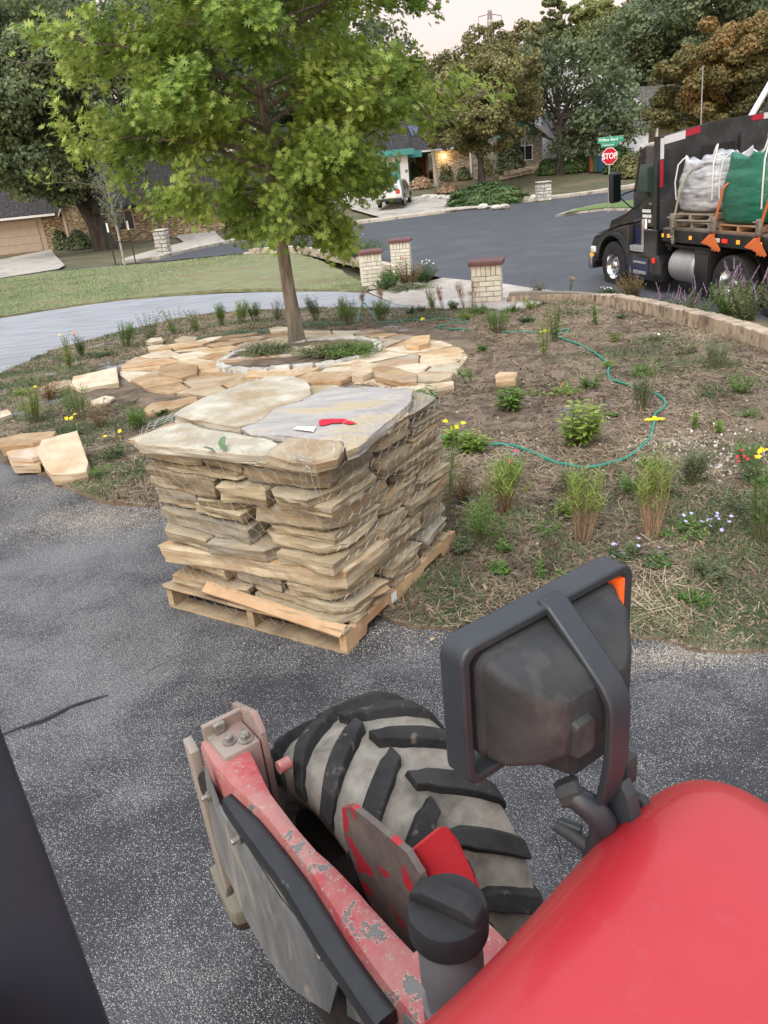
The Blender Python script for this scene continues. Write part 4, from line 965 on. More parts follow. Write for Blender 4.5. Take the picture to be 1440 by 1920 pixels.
# ------------------------------------------------------------------ brick gate pillars, edging walls
m_cream = M('cream brick', (.64, .60, .50), (.72, .69, .60), 14, .9, .002, 60, (.56, .50, .39), 5, .55, .7, objrand=.10)
m_mort = M('dark mortar', (.20, .175, .145), (.27, .24, .2), 20, .95, .002, 60)
m_cap = M('maroon cap', (.125, .058, .056), (.185, .095, .092), 10, .7, .001, 60)
def brick_mesh(name, x, y, z, b=.006): 
    mb = MB().box(-x / 2, -y / 2, -z / 2, x / 2, y / 2, z / 2, b=0); me = bpy.data.meshes.new(name); me.from_pydata(mb.v, [], mb.f)
    bm = bmesh.new(); bm.from_mesh(me); bmesh.ops.recalc_face_normals(bm, faces=bm.faces[:]); bmesh.ops.bevel(bm, geom=bm.edges[:], offset=b, segments=1, affect='EDGES'); bm.to_mesh(me); bm.free(); return me
def pillar(base, yaw, w, ncourse, label, soldier=.20, ch=.098):
    t = empty('brick_pillar', base, yaw, label, 'pillar', 'cream brick gate pillars with maroon caps'); H_ = ncourse * ch + soldier
    MB().box(-w / 2 + .012, -w / 2 + .012, -.5, w / 2 - .012, w / 2 - .012, H_).build('mortar_core', m_mort, t)
    me = brick_mesh('brick', w * .5 - .010, .05, ch - .012); mh = brick_mesh('brick', w * .25 - .008, .05, ch - .012); ms = brick_mesh('brick', .082, .05, soldier - .012)
    def put(me_, side, s, z):
        o = link('brick', me_, m_cream, t); r = w / 2 - .018 + random.uniform(-.002, .003); a = side * math.pi / 2
        o.location = (math.cos(a) * s + math.sin(a) * r, math.sin(a) * s - math.cos(a) * r, z); o.rotation_euler = (0, 0, a)
    for side in range(4):
        for c in range(ncourse):
            z = (c + .5) * ch
            if (c + side) % 2:
                put(me, side, -w * .25, z); put(me, side, w * .25, z)
            else:
                put(me, side, 0, z); put(mh, side, -w * .375, z); put(mh, side, w * .375, z)
        for k in range(6): put(ms, side, (k - 2.5) * w / 6, ncourse * ch + soldier / 2)
    MB().box(-w * .60, -w * .60, H_ + .002, w * .60, w * .60, H_ + .085, b=.008).build('cap', m_cap, t, 30)
    return t
gp = P(915, 566); gp.z -= .05; pillar(gp, R(-14), .56, 6, 'nearest cream brick pillar, at the end of the bed beside the street', .2)
gp = P(699, 540); pillar(gp, R(4), .54, 7, 'cream brick pillar with maroon cap at the corner of the lawn, left of the flower clump', .2)
gp = P(755, 515); pillar(gp, R(-8), .58, 8, 'farthest cream brick pillar, on the street side of the flower clump', .2)

m_edge = M('weathered edging brick', (.34, .27, .20), (.46, .38, .29), 9, .9, .004, 60, (.20, .15, .11), 6, .5, .65, objrand=.2)
wl = [Vector(p) for p in ((2.85, 15.2), (3.3, 14.9), (3.78, 14.0), (4.08, 12.6), (4.2, 11.2), (4.31, 9.6), (4.34, 8.4), (4.38, 7.2), (4.45, 5.5), (4.55, 3.6))]
edge = empty('brick_edging', (0, 0, 0), 0, 'low edging wall of weathered upright bricks between the bed and the street', 'edging wall')
def along(pl, step):
    o = []; acc = 0
    for a, b in zip(pl, pl[1:]):
        L_ = (b - a).length; d = (b - a) / L_; s = acc
        while s < L_: o.append((a + d * s, math.atan2(d.y, d.x))); s += step
        acc = s - L_
    return o
em = brick_mesh('brick', .078, .20, .19, .006)
for i, (p, a) in enumerate(along(wl, .088)):
    z = float(h(p.x - .12, p.y)); o = link('brick', em, m_edge, edge); o.location = (p.x, p.y, z + (.13 if p.y < 12.5 else .13 - .035 * min(3, p.y - 12.5)) + random.uniform(-.006, .006)); o.rotation_euler = (random.gauss(0, .02), random.gauss(0, .02), a + random.gauss(0, .02))
vs, fs = [], []
for i, (p, a) in enumerate(along(wl, .4)):
    n = Vector((-math.sin(a), math.cos(a))); z = float(h(p.x - .12, p.y))
    for s_, zz in ((.085, -.4), (.085, .20), (-.085, .20), (-.085, -.5)): q = p + n * s_; vs.append((q.x, q.y, z + zz))
    if i:
        for k in range(3): fs.append((4 * i - 4 + k, 4 * i + k, 4 * i + k + 1, 4 * i - 4 + k + 1))
MB().add(vs, fs).build('mortar_bed', m_mort, edge)
# course of flat concrete footing showing where the soil has washed off
vs, fs = [], []
for i, (p, a) in enumerate(along(wl[3:], .3)):
    n = Vector((-math.sin(a), math.cos(a))); z = float(h(p.x - .12, p.y))
    for s_, zz in ((.125, -.3), (.125, .035), (.0, .035)): q = p + n * s_; vs.append((q.x, q.y, z + zz))
    if i:
        for k in range(2): fs.append((3 * i - 3 + k, 3 * i + k, 3 * i + k + 1, 3 * i - 3 + k + 1))
MB().add(vs, fs).build('footing', m_conc, edge)
region('street_strip', [(2.95, 15.35), (3.4, 15.05), (3.88, 14.1), (4.18, 12.65), (4.3, 11.2), (4.41, 9.6), (4.44, 8.4), (4.48, 7.2), (4.55, 5.5), (4.65, 3.6), (7.4, 3.6), (6.55, 6.7), (5.95, 8.6), (5.4, 10.35), (4.8, 12.2), (4.25, 13.95), (3.8, 15.4), (3.5, 16.3)], .16, .04, m_turf, .3, lambda X, Y: .03 * fbm(X, Y, 2, 4) + .05)
# low stone wall behind the lawn
lw = empty('low_stone_wall', (0, 0, 0), 0, 'low wall of pale stone blocks along the far right edge of the lawn', 'wall'); m_blk = M('buff wall block', (.42, .36, .28), (.55, .49, .40), 6, .9, .004, 40, (.28, .23, .18), 2, objrand=.14)
pl = [P(470, 479).xy, P(540, 474).xy, P(585, 478).xy, P(640, 492).xy, P(690, 503).xy, P(730, 512).xy]
bmz = slab_mesh('stone_block', irr(.62, .3, 5), .14, 5, .012, .1)
for i, (p, a) in enumerate(along(pl, .66)):
    for c in (0, 1):
        o = link('stone_block', bmz, m_blk, lw); o.location = (p.x + (.3 * math.cos(a) if c else 0), p.y + (.3 * math.sin(a) if c else 0), float(h(p.x, p.y)) + .0 + c * .15); o.rotation_euler = (0, 0, a + random.gauss(0, .02))
# far white limestone posts
m_rubm = M('rubble stonework', (.60, .57, .50), (.70, .68, .62), 9, .9, .02, 8, (.22, .2, .18), 7, .5, .56)
def post(base, w, H_, label, yaw=0):
    t = empty('stone_post', base, yaw, label, 'post', 'white limestone rubble posts'); r_ = random.Random(int(base.x * 10)); nC = int(H_ / .19)
    MB().box(-w / 2 + .04, -w / 2 + .04, -.4, w / 2 - .04, w / 2 - .04, H_ - .03).build('mortar_core', m_mort, t)
    for c in range(nC):
        for side in range(4):
            cuts = [-w / 2, r_.uniform(-.1, .1) * w, w / 2]
            for a, b_ in zip(cuts, cuts[1:]):
                me = brick_mesh('stone', b_ - a - .03, .12, .165, .02); o = link('stone', me, m_lime, t); an = side * math.pi / 2; s = (a + b_) / 2; rr = w / 2 - .05 + r_.uniform(-.02, .02)
                o.location = (math.cos(an) * s + math.sin(an) * rr, math.sin(an) * s - math.cos(an) * rr, (c + .5) * .19); o.rotation_euler = (0, 0, an)
    MB().box(-w / 2 - .02, -w / 2 - .02, H_ - .02, w / 2 + .02, w / 2 + .02, H_ + .05, b=.02).build('cap', m_lime, t)
post(P(309, 478, .05), .62, 1.2, 'white stone post on the left by the path, in front of the stone house', R(-5))
post(P(1019, 376, .05), .85, 1.1, 'white stone post on the kerb below the lawn with the forked oak')

# ------------------------------------------------------------------ hose with sprinkler spikes
m_hose = M('green hose', (.015, .19, .135), (.025, .26, .19), 60, .45, spec=.5)
def hose(pts, label, r=.0105, lift=None):
    W = [PB(x, y) for x, y in pts]; Q = []
    for i in range(len(W) - 1):
        p0, p1, p2, p3 = W[max(i - 1, 0)], W[i], W[i + 1], W[min(i + 2, len(W) - 1)]
        for k in range(8):
            t = k / 8; q = .5 * ((2 * p1) + (-p0 + p2) * t + (2 * p0 - 5 * p1 + 4 * p2 - p3) * t * t + (-p0 + 3 * p1 - 3 * p2 + p3) * t ** 3)
            q.z = hb(q.x, q.y) + r + .001 + (lift(i + t) if lift else 0); Q.append(q)
    Q.append(W[-1] + Vector((0, 0, r))); o = MB().tube(Q, r, 8).build('garden_hose', m_hose, None, 80, fix=False); return tag(o, label, 'hose')
hose([(800, 819), (830, 822), (870, 828), (912, 833), (960, 835), (990, 845), (1030, 865), (1080, 877), (1130, 876), (1180, 858), (1215, 828), (1226, 795), (1228, 780), (1247, 758), (1240, 747), (1205, 731), (1150, 715), (1140, 703), (1142, 690), (1130, 676), (1095, 652), (1060, 640), (1040, 634), (1066, 624), (1052, 621), (1015, 626), (965, 624), (940, 622)], 'green garden hose curving in a wide loop over the soil right of the stone stack', .0125)
hose([(878, 619), (850, 618), (822, 614), (845, 607), (876, 607), (868, 601), (832, 600), (800, 602), (770, 600), (735, 604), (712, 605), (700, 595), (688, 590), (676, 597), (664, 607), (620, 606), (570, 609), (560, 611)], 'green hose snaking through the weeds behind the patio right of the oak', .011, lambda t: .22 * math.exp(-((t - 12.4) / .9) ** 2))
hose([(550, 612), (520, 617), (485, 620), (440, 624), (405, 631), (380, 636), (345, 642)], 'short green hose end lying left of the oak by the small stone stack', .011)
m_yel = M('yellow plastic', (.78, .70, .03), rough=.45)
def spr(x, y, s, yaw, label):
    b = PB(x, y); t = empty('hose_sprinkler', b, yaw, label, 'sprinkler', 'yellow sprinklers on the green hose')
    arm = [(-.075, -.006), (-.055, -.018), (-.02, -.014), (0, -.022), (.02, -.014), (.055, -.018), (.075, -.006), (.055, .012), (.02, .014), (0, .022), (-.02, .014), (-.055, .012)]
    MB().prism([(a * s, c * s) for a, c in arm], .012 * s, .026 * s, b=.002).build('base_plate', m_yel, t)
    MB().lathe([(.017 * s, .02 * s), (.017 * s, .036 * s), (.008 * s, .042 * s)], 10).build('nozzle', m_yel, t, 40)
    MB().tube([(0, 0, .0), (0, 0, -.08)], .006 * s, 6).build('spike', m_yel, t)
spr(1227, 789, 1.15, R(-8), 'yellow sprinkler on the big hose loop at the right of the bed')
spr(1022, 626, 1.15, R(20), 'small yellow sprinkler where the hose doubles back behind the feathery weed')
spr(792, 601, 1.4, R(70), 'yellow sprinkler behind the patio, right of the hose kink')
spr(338, 642, 1.7, R(-30), 'yellow sprinkler at the hose end by the small stone stack on the left')

# ------------------------------------------------------------------ plants
PM = {'g': leafmat('herb green', ((.07, .15, .03), (.13, .25, .05), (.26, .36, .09)), .3, .55, 3), 'd': leafmat('dark herb', ((.03, .075, .025), (.06, .13, .04), (.12, .2, .07)), .25, .55, 3),
      'y': leafmat('yellow green', ((.14, .22, .04), (.25, .36, .07), (.42, .48, .14)), .3, .55, 3), 's': leafmat('sage grey', ((.09, .11, .06), (.15, .18, .09), (.24, .28, .14)), .25, .6, 3),
      'r': leafmat('brown stems', ((.28, .18, .11), (.38, .27, .17), (.50, .38, .25)), .1, .7, 3), 'k': leafmat('rust weeds', ((.14, .10, .04), (.22, .17, .08), (.28, .25, .10)), .2, .6, 3)}
FM = {'yel': M('yellow petals', (.85, .62, .02), rough=.6), 'pur': M('purple petals', (.17, .10, .18), (.28, .19, .29), 30, .7), 'lil': M('lilac petals', (.50, .47, .78), rough=.7),
      'red': M('red petals', (.55, .03, .04), rough=.6), 'whi': M('white petals', (.8, .8, .72), rough=.6), 'pnk': M('pink petals', (.6, .06, .15), rough=.6), 'org': M('orange petals', (.8, .2, .03), rough=.6), 'cre': M('seed heads', (.45, .38, .26), rough=.9)}
m_stem = M('green stems', (.10, .14, .05), (.18, .17, .08), 20, .8); m_stemb = M('woody stems', (.22, .14, .08), (.32, .22, .13), 20, .85)
lfb_v = [(0, 0, 0), (.17, .35, .07), (.13, .72, .03), (0, 1, -.08), (-.13, .72, .03), (-.17, .35, .07), (0, .5, -.01)]; lfb_f = [(0, 1, 6), (1, 2, 6), (2, 3, 6), (3, 4, 6), (4, 5, 6), (5, 0, 6)]
nar_v = [(0, 0, 0), (.06, .4, .03), (0, 1, -.1), (-.06, .4, .03)]; nar_f = [(0, 1, 2, 3)]
fl_v = [(math.cos(a) * r_, math.sin(a) * r_, z_) for k in range(10) for a, r_, z_ in ((k * math.pi / 5, 1 if k % 2 == 0 else .55, .15),)] + [(0, 0, 0)]; fl_f = [(k, (k + 1) % 10, 10) for k in range(10)]
def aim(D_, roll=None):
    """matrices whose y column is D_ (leaf points along y)"""
    D_ = D_ / (np.linalg.norm(D_, axis=1, keepdims=True) + 1e-9); up = np.tile([0, 0, 1.0], (len(D_), 1)) + rng.normal(0, .3, D_.shape)
    X_ = np.cross(D_, up); X_ /= np.linalg.norm(X_, axis=1, keepdims=True) + 1e-9; return np.stack([X_, D_, np.cross(X_, D_)], 2)
FLM = {}
def plant(name, px_, py_, kind, H_, W_, label, cat='plant', leafk='g', fl=None, nfl=0, group=None, n=None, seed=None, base=None):
    b = base if base is not None else PB(px_, py_); r_ = random.Random(seed if seed is not None else int(px_ * 7 + py_)); t = empty(name, b - Vector((0, 0, .01)), r_.uniform(0, 6), label, cat, group)
    st = MB(); LP, LD, LS, FP = [], [], [], []; lean_ = Vector((r_.uniform(-.22, .22), r_.uniform(-.22, .22), 0))
    dist = b.length; ls = {'bush': .06, 'feather': .055, 'tuft': .06, 'spike': .040, 'weed': .042, 'low': .040, 'broad': .10}[kind] * (1 + (.045 if dist > 9.5 else .012) * dist)
    ns = n or (9 if leafk == 'r' else 0) or {'bush': 16, 'feather': 30, 'tuft': 34, 'spike': 26, 'weed': 14, 'low': 26, 'broad': 15}[kind]
    for k in range(ns):
        a = r_.uniform(0, 6.28); q = r_.random() ** .5; sp = {'tuft': .38, 'feather': .5, 'spike': 1, 'weed': .7}.get(kind, 1)
        tip = Vector((math.cos(a) * q * W_ / 2 * (1 if sp == 1 else 1), math.sin(a) * q * W_ / 2, H_ * r_.uniform(.52 if kind == 'tuft' else .70, 1.0) * (1 - (.35 * q * q if kind in ('bush', 'low', 'broad', 'spike') else .05))))
        if kind == 'low': tip.z = H_ * r_.uniform(.3, 1) * (1 - .6 * q)
        ro_ = Vector((tip.x * (.42 if kind in ('tuft', 'feather') else .25), tip.y * (.42 if kind in ('tuft', 'feather') else .25), 0)); tip += lean_ * tip.z + Vector((r_.gauss(0, .02), r_.gauss(0, .02), 0)) * (kind == 'tuft'); m_ = ro_.lerp(tip, .5) + Vector((r_.gauss(0, .012), r_.gauss(0, .012), 0))
        st.tube([ro_, m_, tip], [.0028, .0022, .0012] if dist < 9 else [.004, .003, .002], 3, False)
        lo_, per = {'bush': (.25, 20), 'feather': (.35, 22), 'tuft': (.66, 16), 'spike': (.12, 20), 'weed': (.15, 20), 'low': (.1, 12), 'broad': (.12, 18)}[kind]
        for j in range(per):
            f_ = lo_ + (1 - lo_) * (j + r_.random()) / per; p = ro_.lerp(m_, f_ * 2) if f_ < .5 else m_.lerp(tip, f_ * 2 - 1)
            aa = j * 2.4 + k; up_ = {'bush': .25, 'feather': .5, 'tuft': .9, 'spike': .55, 'weed': .2, 'low': .35, 'broad': .12}[kind]
            LP.append(p); LD.append((math.cos(aa), math.sin(aa), up_ + r_.uniform(-.25, .3))); LS.append(ls * r_.uniform(.55, 1.1) * (1.1 - .4 * f_))
        FP.append(tip)
    st.build('stem', m_stemb if kind == 'tuft' or leafk in 'rk' else m_stem, t, fix=False)
    tv, tf = (nar_v, nar_f) if kind in ('feather', 'tuft') else (lfb_v, lfb_f) if dist < 9.5 else (quad_v, quad_f)
    tv = np.array(tv, float); 
    if tv is not None and tf is quad_f: tv = np.array([(0, 0, 0), (.2, .5, .05), (0, 1, -.05), (-.2, .5, .05)])
    tf = np.array(tf); LS = np.array(LS) * (1.25 if kind in ('feather', 'tuft') else 1)
    o = link('foliage', scatter('foliage', tv, tf, np.array([p[:] for p in LP]), aim(np.array(LD)), LS), PM[leafk], t); o['kind'] = 'stuff'
    if fl == 'spk':   # purple flower spikes
        for k in range(nfl):
            mb = MB(); p = r_.choice(FP); a = r_.uniform(0, 6.28); lean = Vector((math.cos(a) * .45, math.sin(a) * .45, 1)).normalized(); L_ = r_.uniform(.10, .24)
            mb.tube([p + lean * (L_ * i / 6) + Vector((0, 0, 0)) for i in range(7)], [(.004 + .006 * (i % 2)) * (1 - i / 9) + .002 for i in range(7)], 4)
            mb.build('flower_spike', FM['pur'], t, fix=False)
    elif fl and nfl <= 14:
        fs_ = {'yel': .018, 'lil': .012, 'red': .012, 'whi': .013, 'pnk': .018, 'org': .022, 'cre': .012}[fl] * (1 + .05 * dist); tops = sorted(FP, key=lambda p: -p.z)[:max(nfl, 3)]
        if (fl,) not in FLM: FLM[(fl,)] = np_mesh('flower', np.array(fl_v), np.array(fl_f))
        for i in range(nfl):
            o = link('flower', FLM[(fl,)], FM[fl], t, None, tops[i % len(tops)] + Vector((r_.gauss(0, .02), r_.gauss(0, .02), .02))); o.scale = [fs_] * 3; o.rotation_euler = (r_.gauss(.3, .4), r_.gauss(0, .4), 0)
    elif fl:
        fs_ = {'yel': .018, 'lil': .012, 'red': .012, 'whi': .013, 'pnk': .018, 'org': .022, 'cre': .012}[fl] * (1 + .05 * dist); tops = sorted(FP, key=lambda p: -p.z)[:max(nfl, 3)]
        Q = np.array([(tops[i % len(tops)] + Vector((r_.gauss(0, .015), r_.gauss(0, .015), .02)))[:] for i in range(nfl)])
        link('flower', scatter('flower', fl_v, fl_f, Q, frames(np.stack([rng.normal(0, .4, nfl), rng.normal(-.3, .4, nfl), np.ones(nfl)], 1)), np.full(nfl, fs_)), FM[fl], t)
    return t
pl_ = plant
pl_('leafy_bush', 1082, 832, 'broad', .42, .44, 'largest leafy light green bush, inside the hose loop on the right', 'bush', 'y', n=22)
pl_('leafy_bush', 880, 845, 'broad', .20, .26, 'small yellow green leafy plant on the hose just right of the stone stack', 'plant', 'y', n=9)
pl_('leafy_bush', 846, 832, 'broad', .17, .12, 'tiny leafy sprig left of the yellow green plant by the hose', 'plant', 'y', n=5)
pl_('leafy_bush', 958, 766, 'broad', .28, .30, 'green leafy plant on bare soil below the lone orange stone', 'plant', 'g', n=11)
pl_('leafy_bush', 792, 775, 'broad', .32, .22, 'leafy plant peeking out behind the right corner of the stone stack', 'plant', 'g', n=12)
pl_('flowering_plant', 1062, 738, 'low', .18, .50, 'spreading green plant with one red bloom above the large leafy bush', 'plant', 'y', 'red', 2, n=26)
pl_('flowering_plant', 1108, 728, 'weed', .16, .30, 'trailing green shoots right of the spreading plant by the hose', 'plant', 'g')
pl_('feathery_weed', 1020, 668, 'weed', .50, .20, 'tall yellowish weed standing beside the hose near the far sprinkler', 'weed', 'y')
pl_('feathery_weed', 1040, 642, 'weed', .55, .20, 'tall thin weed right behind the yellowish one by the far sprinkler', 'weed', 'g')
pl_('feathery_weed', 932, 622, 'feather', .40, .42, 'bright feathery weed at the back of the bed below the nearest pillar', 'weed', 'g')
pl_('round_weed', 1205, 706, 'low', .24, .34, 'round green weed just above the second bend of the hose', 'weed', 'g')
pl_('feathery_weed', 1206, 764, 'feather', .34, .20, 'feathery weed growing against the hose above the big sprinkler', 'weed', 's')
pl_('grey_weed', 1345, 692, 'feather', .34, .36, 'grey green tuft of fine leaves far right in the bed', 'weed', 's')
pl_('grey_weed', 1385, 735, 'weed', .22, .34, 'thin green weed right of the grey tuft at the right edge', 'weed', 'g')
pl_('grass_tuft', 942, 960, 'tuft', .46, .24, 'leftmost of the three brown stemmed tufts, with faded feathery top', 'tuft', 'y', group='brown stemmed tufts with green tops', n=46)
pl_('grass_tuft', 1092, 1012, 'tuft', .46, .20, 'middle one of the three brown stemmed tufts, leaning right', 'tuft', 'y', group='brown stemmed tufts with green tops', n=46)
pl_('grass_tuft', 1222, 1005, 'tuft', .52, .20, 'tallest brown stemmed tuft with a shock of bright green leaves', 'tuft', 'y', group='brown stemmed tufts with green tops', n=50)
pl_('feathery_weed', 1078, 930, 'feather', .24, .22, 'fine grey green weed just above the middle brown stemmed tuft', 'weed', 's')
pl_('feathery_weed', 955, 905, 'feather', .22, .24, 'fine green weed with two pink flowers above the left tuft', 'weed', 'g', 'pnk', 2)
pl_('cress_plant', 1278, 995, 'low', .16, .36, 'low bright green scalloped clump with lilac flowers right of the tallest tuft', 'plant', 'g', 'lil', 3, n=34)
pl_('lilac_flower', 1345, 990, 'low', .14, .20, 'lilac blooms on thin stems beside the bright green clump', 'flower', 's', 'lil', 14, n=10)
pl_('lilac_flower', 1185, 1050, 'low', .12, .40, 'scattered lilac flowers low in the grass left of the bright clump', 'flower', 'd', 'lil', 9, n=20)
pl_('small_herb', 935, 1070, 'low', .10, .16, 'little bright parsley green clump near the grass edge below the left tuft', 'plant', 'g', n=18)
pl_('small_herb', 905, 1015, 'feather', .34, .30, 'mid green bushy weed between the stack and the left brown tuft', 'weed', 'g', n=24)
pl_('small_herb', 950, 1030, 'low', .14, .16, 'small green sprout right of the bushy weed below the left tuft', 'weed', 'g', n=10)
pl_('yellow_flower', 838, 960, 'feather', .62, .14, 'tall stem with yellow flowers hard against the right side of the stack', 'flower', 'g', 'yel', 5, n=9)
pl_('dark_weed', 870, 930, 'weed', .30, .26, 'reddish dark leaved weed right of the tall yellow flower', 'weed', 'k')
pl_('yellow_flower', 1432, 1015, 'feather', .56, .26, 'tall feathery plant with yellow daisies at the right edge of the photo', 'flower', 'g', 'yel', 9)
pl_('red_flower', 1425, 905, 'weed', .20, .30, 'red and yellow blooms at the right edge above the daisies', 'flower', 'd', 'red', 9)
pl_('small_herb', 1290, 905, 'feather', .28, .20, 'thin green weed between the rubble and the tallest tuft', 'weed', 's')
pl_('small_herb', 1215, 880, 'low', .18, .28, 'green weed just below the hose under the big sprinkler', 'weed', 'g')
pl_('small_herb', 1300, 800, 'weed', .16, .10, 'single sprout standing right of the big sprinkler', 'weed', 'y', n=4)
pl_('small_herb', 1352, 812, 'weed', .16, .10, 'yellow green sprout at the edge of the white rubble', 'weed', 'y', n=4)
pl_('small_herb', 1240, 1060, 'low', .10, .16, 'tiny sprout in the grass under the bright green clump', 'weed', 'g', n=8)
pl_('small_herb', 1118, 612, 'weed', .34, .12, 'upright green weed at the back of the bed before the brick edging', 'weed', 'g', n=6)
pl_('small_herb', 1150, 640, 'weed', .16, .16, 'yellowish seedling near the far end of the brick edging', 'weed', 'y', n=5)
pl_('small_herb', 1165, 598, 'low', .12, .2, 'dark green seedling under the brick edging', 'weed', 'd', n=8)
pl_('grey_mat', 1235, 640, 'low', .10, .9, 'flat grey green mat of leaves in front of the brick edging', 'plant', 's', 'whi', 3, n=60)
pl_('grey_mat', 1080, 590, 'low', .10, 1.1, 'low green mat at the far corner of the bed near the street', 'plant', 's', n=50)
# left side of the bed
for i, (x, y, k, H_, W_, lk, f_, nf, lab) in enumerate([
    (60, 790, 'feather', .42, .30, 'y', 'yel', 1, 'feathery yellow green clump with a yellow bloom at the far left of the bed'),
    (150, 785, 'feather', .46, .34, 'g', 'lil', 3, 'bright feathery plant with pale blooms left of the stone heap'),
    (138, 818, 'low', .26, .36, 'd', 'yel', 5, 'dark bush with five yellow flowers right above the left stone heap'),
    (212, 862, 'low', .26, .36, 'd', 'yel', 3, 'dark bush with yellow flowers between the golden block and the stack'),
    (262, 805, 'feather', .26, .22, 'g', None, 0, 'fine green weed just left of the top of the stone stack'),
    (92, 748, 'weed', .30, .3, 'k', None, 0, 'rust coloured weed by the thin peach slab'),
    (190, 800, 'weed', .34, .3, 'k', None, 0, 'thin brown stalks leaning between the two yellow flowered bushes'),
    (130, 690, 'weed', .55, .22, 'y', 'yel', 2, 'tall stalk with pale yellow top beside the loop drive on the left'),
    (155, 668, 'weed', .42, .20, 'd', 'org', 2, 'thin dark weed with an orange bloom by the drive'),
    (195, 668, 'low', .22, .6, 'd', None, 0, 'dark low shrub along the drive left of the tall green weeds'),
    (238, 652, 'feather', .48, .35, 'g', None, 0, 'tall green weed at the left end of the row along the drive'),
    (282, 636, 'weed', .55, .5, 'd', None, 0, 'bushy dark weed in the row along the drive'),
    (330, 628, 'weed', .60, .5, 'g', 'cre', 8, 'bushy green weed with brown seed heads in the row along the drive'),
    (370, 622, 'weed', .50, .5, 'g', None, 0, 'broad green weed right of the seed headed one along the drive'),
    (415, 612, 'feather', .50, .28, 'g', None, 0, 'upright green weed in the middle of the row along the drive'),
    (452, 606, 'feather', .52, .28, 'y', None, 0, 'yellow green upright weed in the row left of the oak'),
    (480, 602, 'feather', .44, .3, 'g', None, 0, 'green tuft immediately left of the oak trunk beyond the patio'),
    (520, 600, 'weed', .5, .3, 's', 'org', 2, 'thin weed with orange blooms just left of the oak trunk'),
    (595, 602, 'feather', .5, .3, 's', 'cre', 5, 'pale seeding stalk just right of the oak trunk'),
    (655, 608, 'feather', .56, .42, 'g', None, 0, 'bright green bushy weed right of the oak behind the patio'),
    (640, 600, 'weed', .5, .2, 'y', None, 0, 'thin yellow stalk left of the bright bushy weed'),
    (680, 585, 'tuft', .5, .10, 'r', None, 0, 'brown dried stalk behind the kinked hose'),
    (716, 600, 'feather', .40, .40, 'g', None, 0, 'green clump beneath the hose kink right of the oak'),
    (712, 580, 'tuft', .48, .09, 'r', None, 0, 'brown dried spike standing against the apron of the drive'),
    (770, 588, 'low', .22, .26, 'd', 'red', 2, 'dark small plant with red bloom behind the yellow sprinkler'),
    (790, 584, 'low', .22, .2, 'd', 'red', 2, 'second dark small plant with red bloom, nearer the pillar'),
    (812, 582, 'weed', .52, .2, 'y', None, 0, 'tall yellow green stalk left of the dark round plant'),
    (832, 580, 'tuft', .5, .09, 'r', None, 0, 'brown dried spike before the grey apron left of the pillar'),
    (850, 580, 'low', .34, .24, 'd', None, 0, 'dark round plant left of the nearest pillar'),
    (870, 578, 'tuft', .55, .12, 'r', None, 0, 'taller brown dried spike just left of the nearest pillar'),
    (886, 576, 'tuft', .55, .10, 'r', None, 0, 'brown dried spike touching the left face of the nearest pillar'),
    (898, 590, 'low', .40, .34, 'g', 'red', 5, 'green plant with red blooms at the foot of the nearest pillar'),
    (878, 598, 'low', .24, .46, 'y', None, 0, 'yellow green mound in front of the red flowered plant'),
    (960, 585, 'low', .26, .4, 'g', None, 0, 'green mound right of the nearest pillar'),
    (1000, 578, 'low', .30, .44, 'y', None, 0, 'yellow green mound at the far end of the bed by the street'),
    (985, 604, 'low', .2, .3, 'd', None, 0, 'small dark mound in front of the two green mounds')]):
    pl_('roadside_weed' if y < 700 else 'bed_plant', x, y, k, H_, W_, lab, 'weed' if f_ is None else 'plant', lk, f_, nf)
# purple sages on the street strip
for i, (x, y, H_, W_, lk, f_, nf, lab) in enumerate([
    (1150, 572, .42, .5, 'k', 'spk', 4, 'rusty bush by the front wheel of the truck, first plant beyond the edging'),
    (1215, 585, .42, .55, 's', 'spk', 14, 'purple spiked sage second from the left behind the edging'),
    (1250, 592, .40, .55, 's', 'spk', 10, 'purple spiked sage in front of the truck fuel tank'),
    (1290, 600, .24, .6, 'd', None, 0, 'low dark green sage between the two tall purple ones'),
    (1320, 606, .48, .5, 'g', 'spk', 15, 'tallest purple sage in front of the rear wheel'),
    (1350, 618, .40, .5, 's', 'spk', 8, 'sage leaning right below the rear wheel of the truck'),
    (1425, 625, .46, .5, 's', 'spk', 18, 'sage with the densest purple spikes at the right edge'),
    (1105, 563, .14, .5, 'd', 'whi', 10, 'low white flowered mat where the edging begins')]):
    b = P(x, y, .06); b.x += .50; b.y += .35; b.z = float(h(b.x, b.y)) + .06; pl_('sage_bush', x, y, 'spike' if H_ > .3 else 'low', H_ * 1.45, W_ * 1.35, lab, 'bush', lk, f_, nf, base=b, n=64, group='purple sages behind the brick edging' if f_ == 'spk' else None)
b = P(1010, 556, .05); pl_('sage_bush', 1010, 556, 'spike', .42, .5, 'small sage with pale purple spikes beside the street, right of the nearest pillar', 'bush', 's', 'spk', 10, base=b)
b = P(1070, 545, .1); pl_('yellow_flower', 1070, 545, 'weed', .34, .12, 'two yellow flowers against the asphalt of the street', 'flower', 'g', 'yel', 4, base=b, n=3)
